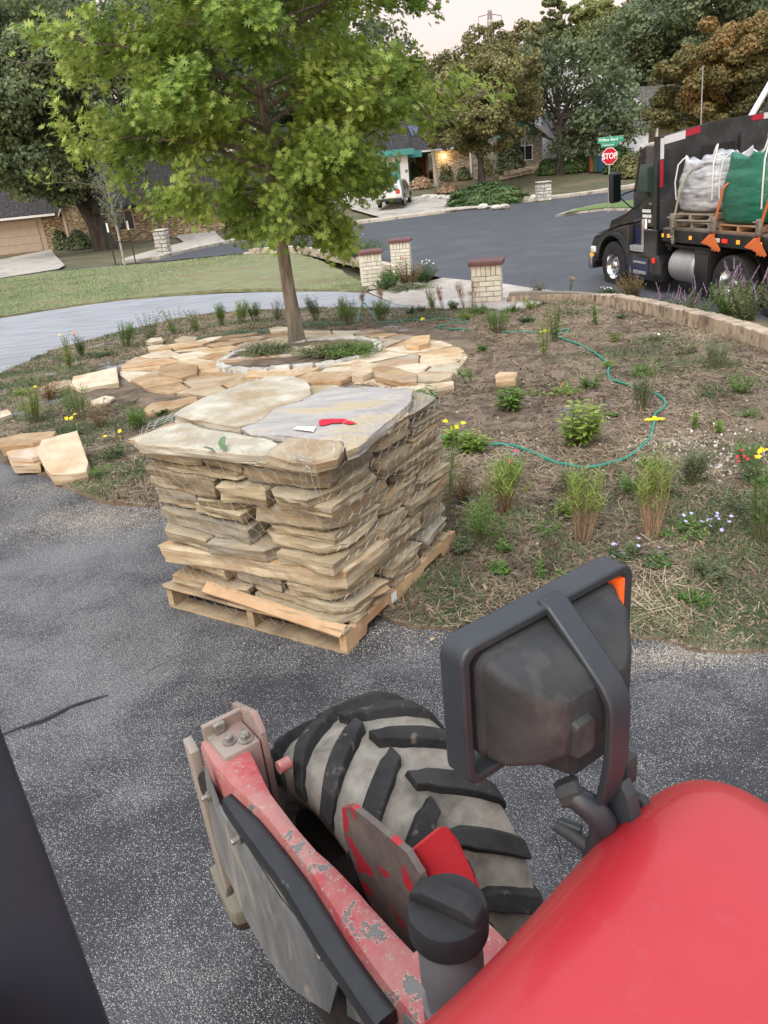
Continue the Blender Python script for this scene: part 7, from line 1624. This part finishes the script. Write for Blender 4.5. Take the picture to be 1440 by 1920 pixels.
def LX(px_, py_, x):
    """loader-space point seen at this spot on the plane x = const"""
    o = Li @ Vector((0, 0, EYE)); d = (Li.to_3x3() @ ray(px_, py_)); t = (x - o.x) / d.x; return o + d * t
def LZ(px_, py_, z): o = Li @ Vector((0, 0, EYE)); d = (Li.to_3x3() @ ray(px_, py_)); t = (z - o.z) / d.z; return o + d * t
# --- wheel
WC = Vector((.775, 1.285, .415)); WR = .392
def wm(x, th, r): return (WC.x + x, WC.y + math.sin(th) * r, WC.z + math.cos(th) * r)
prof = [(-.15, .235), (-.178, .255), (-.190, .30), (-.185, .345), (-.165, .375), (-.12, .388), (-.06, .392), (0, .393), (.06, .392), (.12, .388), (.165, .375), (.185, .345), (.190, .30), (.178, .255), (.15, .235)]
n = 72; vs = [wm(x, 2 * math.pi * k / n, r) for x, r in prof for k in range(n)]; fs = [(i * n + k, i * n + (k + 1) % n, (i + 1) * n + (k + 1) % n, (i + 1) * n + k) for i in range(len(prof) - 1) for k in range(n)]
tyre = MB().add(vs, fs).build('tyre', m_rub_t, ld_, 60)
NL = 17
def lug(th0, side):
    seg = 9; V, F = [], []
    for i in range(seg + 1):
        t = i / seg; x = side * (-.006 + .205 * t); ang = th0 - (.10 * t + .085 * max(0, 1 - abs(t - .0) * 1.2) * 0) / WR - (.05 * t * t) / WR
        base = np.interp(abs(x), [0, .12, .165, .185, .195], [.392, .387, .374, .345, .315]); hgt = .030 if t < .9 else .022
        wd = (.0255 if t > .12 else .019) / WR; ra = base - .006
        for (dw, rr) in ((-wd * 1.38, ra), (-wd, base + hgt), (wd, base + hgt), (wd * 1.38, ra)): V.append(wm(x, ang + dw, rr))
        if i:
            b = 4 * i
            for k in range(3): F.append((b - 4 + k, b - 4 + k + 1, b + k + 1, b + k))
    F += [(0, 1, 2, 3), tuple(4 * seg + k for k in (3, 2, 1, 0))]
    o = MB().add(V, F).build('tread_lug', m_lug, tyre); bv = o.modifiers.new('bevel', 'BEVEL'); bv.width = .004; bv.segments = 2; bv.limit_method = 'ANGLE'; return o
for k in range(NL):
    th = 2 * math.pi * k / NL; lug(th, 1); lug(th + math.pi / NL, -1)
rimp = [(-.15, .236), (-.155, .225), (-.12, .215), (-.05, .20), (-.03, .06), (-.05, .0)]
vs = [wm(x, 2 * math.pi * k / 40, max(r, .001)) for x, r in rimp for k in range(40)]; fs = [(i * 40 + k, i * 40 + (k + 1) % 40, (i + 1) * 40 + (k + 1) % 40, (i + 1) * 40 + k) for i in range(len(rimp) - 1) for k in range(40)]
MB().add(vs, fs).build('rim', m_dark, tyre, 50); vs = [(2 * WC.x - a, b, c) for a, b, c in vs]; MB().add(vs, fs).build('rim', m_dark, tyre, 50)
MB().tube([(.50, WC.y, WC.z), (.75, WC.y, WC.z)], .07, 14).build('axle_hub', m_dark, ld_)
# --- frame beam: worn red box with a raised far bracket
def beam(name, ys_, prof_fn, mat, parent=ld_, smooth=30):
    V, F = [], []
    for i, y in enumerate(ys_):
        pr = prof_fn(i / (len(ys_) - 1), y); m_ = len(pr); V += [(x, y, z) for x, z in pr]
        if i: b = m_ * i; F += [(b - m_ + k, b - m_ + (k + 1) % m_, b + (k + 1) % m_, b + k) for k in range(m_)]
    F += [tuple(range(m_))[::-1], tuple((len(ys_) - 1) * m_ + k for k in range(m_))]
    return MB().add(V, F).build(name, mat, parent, smooth)
def loft(name, left, right, z, down, mat, crown=.0, n=30, drop=None):
    """bar whose top edges are read from the photograph at height z"""
    def res(pts):
        W = [LZ(x, y, z) for x, y in pts]; ys_ = [p.y for p in W]; return sorted(zip(ys_, [p.x for p in W]))
    l_, r_ = res(left), res(right); y0 = max(l_[0][0], r_[0][0]); y1 = min(l_[-1][0], r_[-1][0]); V, F = [], []
    for i in range(n + 1):
        y = y0 + (y1 - y0) * i / n; xl = float(np.interp(y, [q[0] for q in l_], [q[1] for q in l_])); xr = float(np.interp(y, [q[0] for q in r_], [q[1] for q in r_])); nz_ = .0012 * noise.noise(Vector((y * 20, 1, 0)))
        V += [(xl, y, z - down), (xl, y, z - .016), (xl + .005 + nz_, y, z - .004), (xl + .016, y, z + crown + nz_), (xr - .012, y, z + crown), (xr - .003 + nz_, y, z - .004), (xr, y, z - .018), (xr, y, z - down)]
        if i: b_ = 8 * i; F += [(b_ - 8 + k, b_ - 8 + (k + 1) % 8, b_ + (k + 1) % 8, b_ + k) for k in range(8)]
    F += [tuple(range(8))[::-1], tuple(n * 8 + k for k in range(8))]
    return MB().add(V, F).build(name, mat, ld_, 30)
loft('frame_beam', [(374, 1392), (396, 1430), (430, 1470), (486, 1520), (540, 1585), (582, 1640), (620, 1700), (658, 1760), (730, 1858), (790, 1930)], [(442, 1345), (470, 1405), (505, 1480), (550, 1540), (594, 1591), (640, 1632), (690, 1688), (745, 1748), (810, 1815), (880, 1890)], .86, .22, m_rworn)
MB().box(.440, 1.50, .66, .535, 1.61, .885, b=.006).build('end_bracket', m_rdust, ld_, 30)
MB().prism([(1.50, .66), (1.50, .90), (1.53, .945), (1.66, .90), (1.67, .66)], 0, .016, YZ(.538), b=.003).build('bracket_ear', m_rdust, ld_, 30)
MB().box(.435, 1.60, .66, .54, 1.615, .915, b=.003).build('bracket_lip', m_rdust, ld_)
def bolt(x, y, z, r=.014, M_=None, name='bolt'):
    Mx = M_ or Matrix.Translation((x, y, z)); o = MB().lathe([(r * 1.5, 0), (r * 1.5, .004), (r * 1.1, .0045)], 18, Mx).build('washer', m_steelb, ld_, 40)
    q = MB().lathe([(r, .004), (r, .016), (r * .8, .019), (0, .019)], 6, Mx).build('bolt', m_steelb, o); return o
bolt(.475, 1.545, .886, .011); bolt(.508, 1.525, .886, .012); MB().lathe([(0, 0), (.016, 0), (.016, .030), (.010, .034), (0, .034)], 14, Matrix.Translation((.5415, 1.44, .835)) @ Matrix.Rotation(R(90), 4, 'Y') ).build('pin', m_rworn, ld_, 40)
MB().box(.458, 1.585, .886, .488, 1.60, .915, b=.004).build('pin', m_steelb, ld_)
# black wear strip and grey side plates left of the beam
loft('wear_strip', [(408, 1490), (427, 1520), (470, 1580), (515, 1640), (553, 1700), (588, 1760), (649, 1850), (700, 1925)], [(440, 1484), (484, 1524), (538, 1589), (580, 1644), (618, 1704), (656, 1764), (728, 1862), (788, 1934)], .834, .035, m_blkr)
sp1 = [LX(x, y, .394) for x, y in ((384, 1440), (390, 1486), (398, 1544), (410, 1602), (439, 1667), (462, 1722), (503, 1795), (544, 1850), (588, 1880), (620, 1900), (634, 1845), (612, 1810), (592, 1772), (522, 1684), (475, 1611), (434, 1550), (410, 1510))]
MB().prism([(p.y, p.z) for p in sp1], 0, .007, YZ(.392), b=.0012).build('side_plate', m_pgrey, ld_)
sp2 = [LX(x, y, .403) for x, y in ((405, 1498), (426, 1518), (470, 1580), (514, 1640), (553, 1702), (588, 1762), (646, 1822), (631, 1841), (602, 1806), (585, 1775), (515, 1690), (468, 1618), (427, 1555), (402, 1520))]
MB().prism([(p.y, p.z) for p in sp2], 0, .006, YZ(.401), b=.001).build('backing_plate', M('beige dusty plate', (.24, .215, .175), (.33, .30, .25), 12, .8, .001, 80), ld_)
sp3 = [LX(x, y, .41) for x, y in ((648, 1870), (690, 1832), (740, 1880), (780, 1925), (740, 1960), (690, 1930), (650, 1905))]
MB().prism([(p.y, p.z) for p in sp3], 0, .03, YZ(.41), b=.003).build('lower_link', m_pgrey, ld_, 30)
MB().prism([(1.652, .88), (1.640, .60), (1.63, .40), (1.61, .36), (1.585, .42), (1.60, .62), (1.61, .86)], 0, .024, YZ(.398), b=.003).build('end_plate', m_rdust, ld_, 30)
MB().prism([(1.50, .795), (1.36, .77), (1.44, .70), (1.56, .72)], 0, .01, YZ(.3995), b=.001).build('liner', m_dark, ld_)
MB().box(.435, .72, .30, .47, 1.56, .70).build('inner_frame', m_dark, ld_)
for (x, y) in ((392, 1492), (448, 1572), (612, 1785)): q_b = LX(x, y, .391); bolt(0, 0, 0, .008, Matrix.Translation(q_b) @ Matrix.Rotation(R(-90), 4, 'Y'))
for (x, y) in ((668, 1815), (520, 1640)): MB().lathe([(.005, 0), (.005, .005), (0, .007)], 8, Matrix.Translation(LZ(x, y, .80)) @ Matrix.Rotation(R(-70), 4, 'Y')).build('rivet', m_steelb, ld_)
fpd = [LZ(x, y, .24) for x, y in ((393, 1628), (410, 1616), (430, 1640), (462, 1706), (440, 1713), (428, 1706), (402, 1650))]
MB().prism([(p.x, p.y) for p in fpd], .19, .24, b=.003).build('foot_pad', M('olive grey pad', (.13, .122, .095), (.18, .17, .135), 9, .8), ld_, 30)
MB().prism([(p.x + .004, p.y) for p in fpd], .165, .1895).build('pad_base', m_dark, ld_)
MB().tube([(.40, .78, .55), (.42, .62, .52), (.43, .45, .60)], .018, 10).build('hydraulic_line', m_dark, ld_, 60)
# gusset plate, scraped grey at the top, and red fender plates
gpts = [LX(x, y, .553) for x, y in ((640, 1514), (658, 1512), (700, 1545), (762, 1598), (788, 1640), (800, 1690), (830, 1750), (850, 1830), (760, 1790), (720, 1740), (690, 1690), (664, 1625), (645, 1570))]
MB().prism([(p.y, p.z) for p in gpts], 0, .014, YZ(.553), b=.0015).build('gusset_plate', M('scraped steel', (.12, .095, .085), (.17, .145, .13), 18, .5, .0008, 90, (.42, .03, .045), 9, .55, .57, distort=1.0), ld_)
fv = [LZ(765, 1602, .93), LZ(828, 1551, .99), LZ(838, 1550, .995), LZ(858, 1574, .985), LZ(884, 1630, .93), LZ(900, 1664, .90), LZ(905, 1700, .84), LZ(850, 1705, .82), LZ(798, 1690, .85)]
dn = Vector((0, .012, -.010)); nf = len(fv)
MB().add([tuple(p) for p in fv] + [tuple(p + dn) for p in fv], [tuple(range(nf)), tuple(range(nf, 2 * nf))[::-1]] + [(i, (i + 1) % nf, nf + (i + 1) % nf, nf + i) for i in range(nf)]).build('fender_plate', m_rclean, ld_, 20)
MB().box(.47, .50, .70, .62, .76, .862, b=.008).build('cross_plate', m_rworn, ld_, 30)
for o in list(ld_.children):
    k_ = o.name.split('.')[0]
    if k_ in ('end_bracket', 'bracket_ear', 'bracket_lip', 'pin') or (k_ == 'washer' and o.data.vertices[0].co.z > .88): o.location.y -= .085; o.location.z -= .014
    elif k_ == 'end_plate': o.location.y -= .075; o.location.z -= .030
# --- filler neck and black cap
cpp = LZ(838, 1700, 1.225); CP = (cpp.x, cpp.y)
MB().lathe([(.044, .90), (.044, 1.04), (.038, 1.045), (.038, 1.09), (.043, 1.095), (.043, 1.14), (.039, 1.15), (.039, 1.19)], 28, Matrix.Translation((CP[0], CP[1], 0))).build('filler_neck', M('grey plastic neck', (.10, .10, .105), (.14, .14, .145), 8, .6), ld_, 40)
cpo = MB().lathe([(.047, 1.184), (.052, 1.187), (.053, 1.216), (.050, 1.226), (.0, 1.228)], 40, Matrix.Translation((CP[0], CP[1], 0))).build('filler_cap', m_cap_p, ld_, 40)
g = MB().prism([(-.050, 0), (-.046, .013), (-.030, .022), (.030, .022), (.046, .013), (.050, 0)], -.0145, .0145, Matrix.Translation((CP[0], CP[1], 1.227)) @ Matrix.Rotation(R(112), 4, 'Z') @ Matrix(((1, 0, 0, 0), (0, 0, 1, 0), (0, 1, 0, 0), (0, 0, 0, 1))), b=.003).build('grip', m_cap_p, cpo, 40)
# --- hood: rounded red cover
V, F = [], []; nu, nv = 60, 54
def hood_z(x, y):
    e_ = float(ss(.3, .7, x)); z = 1.325 + .02 * e_ - .035 * ((x - .40) / .5) ** 2 + .0012 * noise.noise(Vector((x * 9, y * 9, 3)))
    d1 = .452 + .033 * e_ - y; d2 = .835 - x; r1, r2 = .11, .13
    z -= (r1 - math.sqrt(max(0, r1 * r1 - max(0, r1 - d1) ** 2))) * 1.0
    z -= (r2 - math.sqrt(max(0, r2 * r2 - max(0, r2 - d2) ** 2))) * .9
    return z
us = 1 - (1 - np.linspace(0, 1, nu)) ** 1.5; vsn = np.linspace(0, 1, nv) ** 1.9
for j in range(nv):
    for i in range(nu):
        x = -.12 + us[i] * .965; y0_ = .452 + .033 * float(ss(.3, .7, x)); y = y0_ - vsn[j] * (y0_ + .585)
        d2 = .835 - x
        if d2 < .13: y = min(y, y0_ - .13 + math.sqrt(max(0, .13 ** 2 - (.13 - d2) ** 2))) - (0 if j else 0)
        V.append((x, y, hood_z(x, y)))
for j in range(nv - 1):
    for i in range(nu - 1): a = j * nu + i; F.append((a, a + 1, a + nu + 1, a + nu))
# skirt down the far edge and the right side
edge_ = [j0 for j0 in range(nu)] + [j * nu + nu - 1 for j in range(1, nv)]
b0 = len(V); V += [(V[i][0], V[i][1], .80) for i in edge_]
for k in range(len(edge_) - 1): F.append((edge_[k], edge_[k + 1], b0 + k + 1, b0 + k))
hood = MB().add(V, F).build('hood', m_rpaint, ld_, 70)
# --- work lamp with its guard
Lc = (.600, .535)
def loop(name, outer, inner, y0, y1, mat, parent=ld_, b=.004):
    V, F = [], []; m_ = len(outer)
    for y in (y0, y1):
        V += [(x, y, z) for x, z in outer]; V += [(x, y, z) for x, z in inner]
    for k in range(m_):
        k2 = (k + 1) % m_; F += [(k, k2, m_ + k2, m_ + k), (2 * m_ + k, 3 * m_ + k, 3 * m_ + k2, 2 * m_ + k2), (k, 2 * m_ + k, 2 * m_ + k2, k2), (m_ + k, m_ + k2, 3 * m_ + k2, 3 * m_ + k)]
    o = MB().add(V, F).build(name, mat, parent, 35); bv = o.modifiers.new('bevel', 'BEVEL'); bv.width = b; bv.segments = 3; bv.limit_method = 'ANGLE'; return o
def rrect(x0, z0, x1, z1, r, n=6):
    o = []
    for cx, cz, a0 in ((x1 - r, z1 - r, 0), (x0 + r, z1 - r, 90), (x0 + r, z0 + r, 180), (x1 - r, z0 + r, 270)):
        o += [(cx + r * math.cos(R(a0 + 90 * k / n)), cz + r * math.sin(R(a0 + 90 * k / n))) for k in range(n + 1)]
    return o
lampg = loop('lamp_guard', rrect(.452, 1.395, .752, 1.595, .022, 4), rrect(.466, 1.409, .738, 1.581, .014, 4), .548, .588, m_guard)
# strap of the guard round the back of the lamp
def bandx(name, pts, x0, x1, th, mat, parent):
    V, F = [], []; P_ = [Vector(p) for p in pts]
    for i, p in enumerate(P_):
        d = (P_[min(i + 1, len(P_) - 1)] - P_[max(i - 1, 0)]).normalized(); nn = Vector((-d.y, d.x)) * th / 2
        for (x, s) in ((x0, 1), (x1, 1), (x1, -1), (x0, -1)): q = p + nn * s; V.append((x, q.x, q.y))
        if i:
            for k in range(4): F.append((4 * i - 4 + k, 4 * i - 4 + (k + 1) % 4, 4 * i + (k + 1) % 4, 4 * i + k))
    F += [(0, 1, 2, 3), tuple(4 * (len(P_) - 1) + k for k in (3, 2, 1, 0))]
    o = MB().add(V, F).build(name, mat, parent, 40); bv = o.modifiers.new('bevel', 'BEVEL'); bv.width = .003; bv.segments = 2; bv.limit_method = 'ANGLE'; return o
bandx('guard_strap', [(.565, 1.594), (.548, 1.589), (.522, 1.567), (.493, 1.542), (.468, 1.520), (.457, 1.505), (.454, 1.488), (.454, 1.42), (.462, 1.36), (.487, 1.30)], .588, .624, .012, m_guard, lampg)
# housing halves
def housing(name, secs, mat, parent):
    V, F = [], []; m_ = None
    for i, (y, x0, z0, x1, z1, r) in enumerate(secs):
        pr = rrect(x0, z0, x1, z1, r, 5); m_ = len(pr); V += [(x, y, z) for x, z in pr]
        if i: b = m_ * i; F += [(b - m_ + k, b - m_ + (k + 1) % m_, b + (k + 1) % m_, b + k) for k in range(m_)]
    F += [tuple(range(m_))[::-1], tuple((len(secs) - 1) * m_ + k for k in range(m_))]
    return MB().add(V, F).build(name, mat, parent, 32)
lh = housing('lamp_housing', [(.582, .478, 1.420, .728, 1.572, .022), (.556, .477, 1.418, .729, 1.574, .024), (.546, .484, 1.424, .722, 1.568, .022)], m_lamp, ld_)
housing('lamp_back', [(.545, .482, 1.423, .716, 1.569, .014), (.520, .486, 1.426, .706, 1.560, .014), (.487, .512, 1.436, .672, 1.536, .012), (.474, .538, 1.446, .650, 1.520, .010)], m_lamp, lh)
housing('lamp_rib', [(.500, .546, 1.428, .582, 1.500, .006), (.466, .550, 1.440, .580, 1.486, .005)], m_lamp, lh)
housing('indicator_lens', [(.608, .612, 1.45, .736, 1.562, .010), (.589, .608, 1.445, .7375, 1.568, .010)], m_oran, ld_)
housing('indicator_housing', [(.588, .625, 1.43, .722, 1.548, .02), (.560, .63, 1.426, .718, 1.552, .022), (.530, .640, 1.425, .706, 1.550, .025), (.500, .65, 1.435, .685, 1.540, .02)], m_lamp, ld_)
MB().box(.727, .550, 1.43, .7375, .584, 1.575).build('orange_reflection', m_oran, ld_)  # reflection of the orange lens inside the guard, added as a glowing strip
fl_ = MB().prism([(0, 0), (.010, .002), (.020, .010), (.018, .015), (.006, .009)], 0, .0015, Matrix.Translation((.685, .545, 1.552))).build('paint_fleck', m_sw, ld_)
# lower housing and mounting knuckle
housing('lamp_base', [(.56, .56, 1.36, .69, 1.43, .02), (.50, .575, 1.37, .67, 1.43, .015)], m_lamp, ld_)
MB().tube([LX(1052, 1476, .572), LX(1082, 1496, .578), LX(1112, 1518, .59), LX(1130, 1540, .60), LX(1128, 1568, .603), LX(1108, 1604, .603)], [.013, .016, .0175, .018, .016, .013], 16).build('mount_elbow', m_guard, ld_, 60)
kn = LX(1062, 1486, .572); MB().lathe([(.0, -.012), (.015, -.012), (.018, -.004), (.018, .014), (.014, .02), (0, .02)], 8, Matrix.Translation(kn) @ Matrix.Rotation(R(70), 4, 'Y') @ Matrix.Rotation(R(30), 4, 'X')).build('lock_knob', m_lamp, ld_, 30)
bpp = [LX(x, y, .622) for x, y in ((1118, 1478), (1162, 1470), (1176, 1500), (1190, 1560), (1196, 1600), (1150, 1620), (1138, 1560))]
MB().prism([(p.y, p.z) for p in bpp], 0, .02, YZ(.622), b=.002).build('bracket_plate', m_guard, ld_, 30)
MB().tube([LX(1042, 1546, .585), LX(1075, 1566, .592), LX(1105, 1590, .60)], [.0085, .010, .010], 10).build('bracket_foot', m_lamp, ld_, 60); MB().tube([LX(1050, 1540, .59), LX(1090, 1556, .60)], .006, 8).build('bracket_foot', m_guard, ld_, 60)
MB().tube([LX(1168, 1500, .66), LX(1188, 1492, .665), LX(1206, 1500, .668), LX(1214, 1520, .668), LX(1208, 1548, .666)], .0075, 12).build('cable', m_lamp, ld_, 60); MB().tube([LX(1120, 1560, .62), LX(1150, 1580, .64), LX(1180, 1590, .65)], .006, 10).build('cable', m_lamp, ld_, 60)
pk = LX(1174, 1440, .665); MB().box(-.012, -.01, -.022, .012, .02, .022, Matrix.Translation(pk), b=.004).build('connector', m_lamp, ld_, 30)
# --- operator side post, close at the left
PXR = .016
MB().box(PXR - .155, .62, .0, PXR, .76, 2.05, b=.012).build('mast_post', m_post, ld_, 30)
MB().box(PXR - .230, .50, .0, PXR - .100, .60, 1.50, b=.01).build('mast_post', m_post, ld_, 30)
MB().prism([(.61, 1.02), (.61, 1.12), (.70, 1.155), (.775, 1.14), (.775, 1.07), (.70, 1.06)], 0, .12, YZ(PXR - .13), b=.01).build('post_bracket', m_post, ld_, 30)
MB().box(-.2, .40, .25, .90, .60, .60).build('chassis', m_dark, ld_)
MB().box(-.14, -.6, .25, .92, .44, 1.0).build('engine_block', m_dark, ld_)
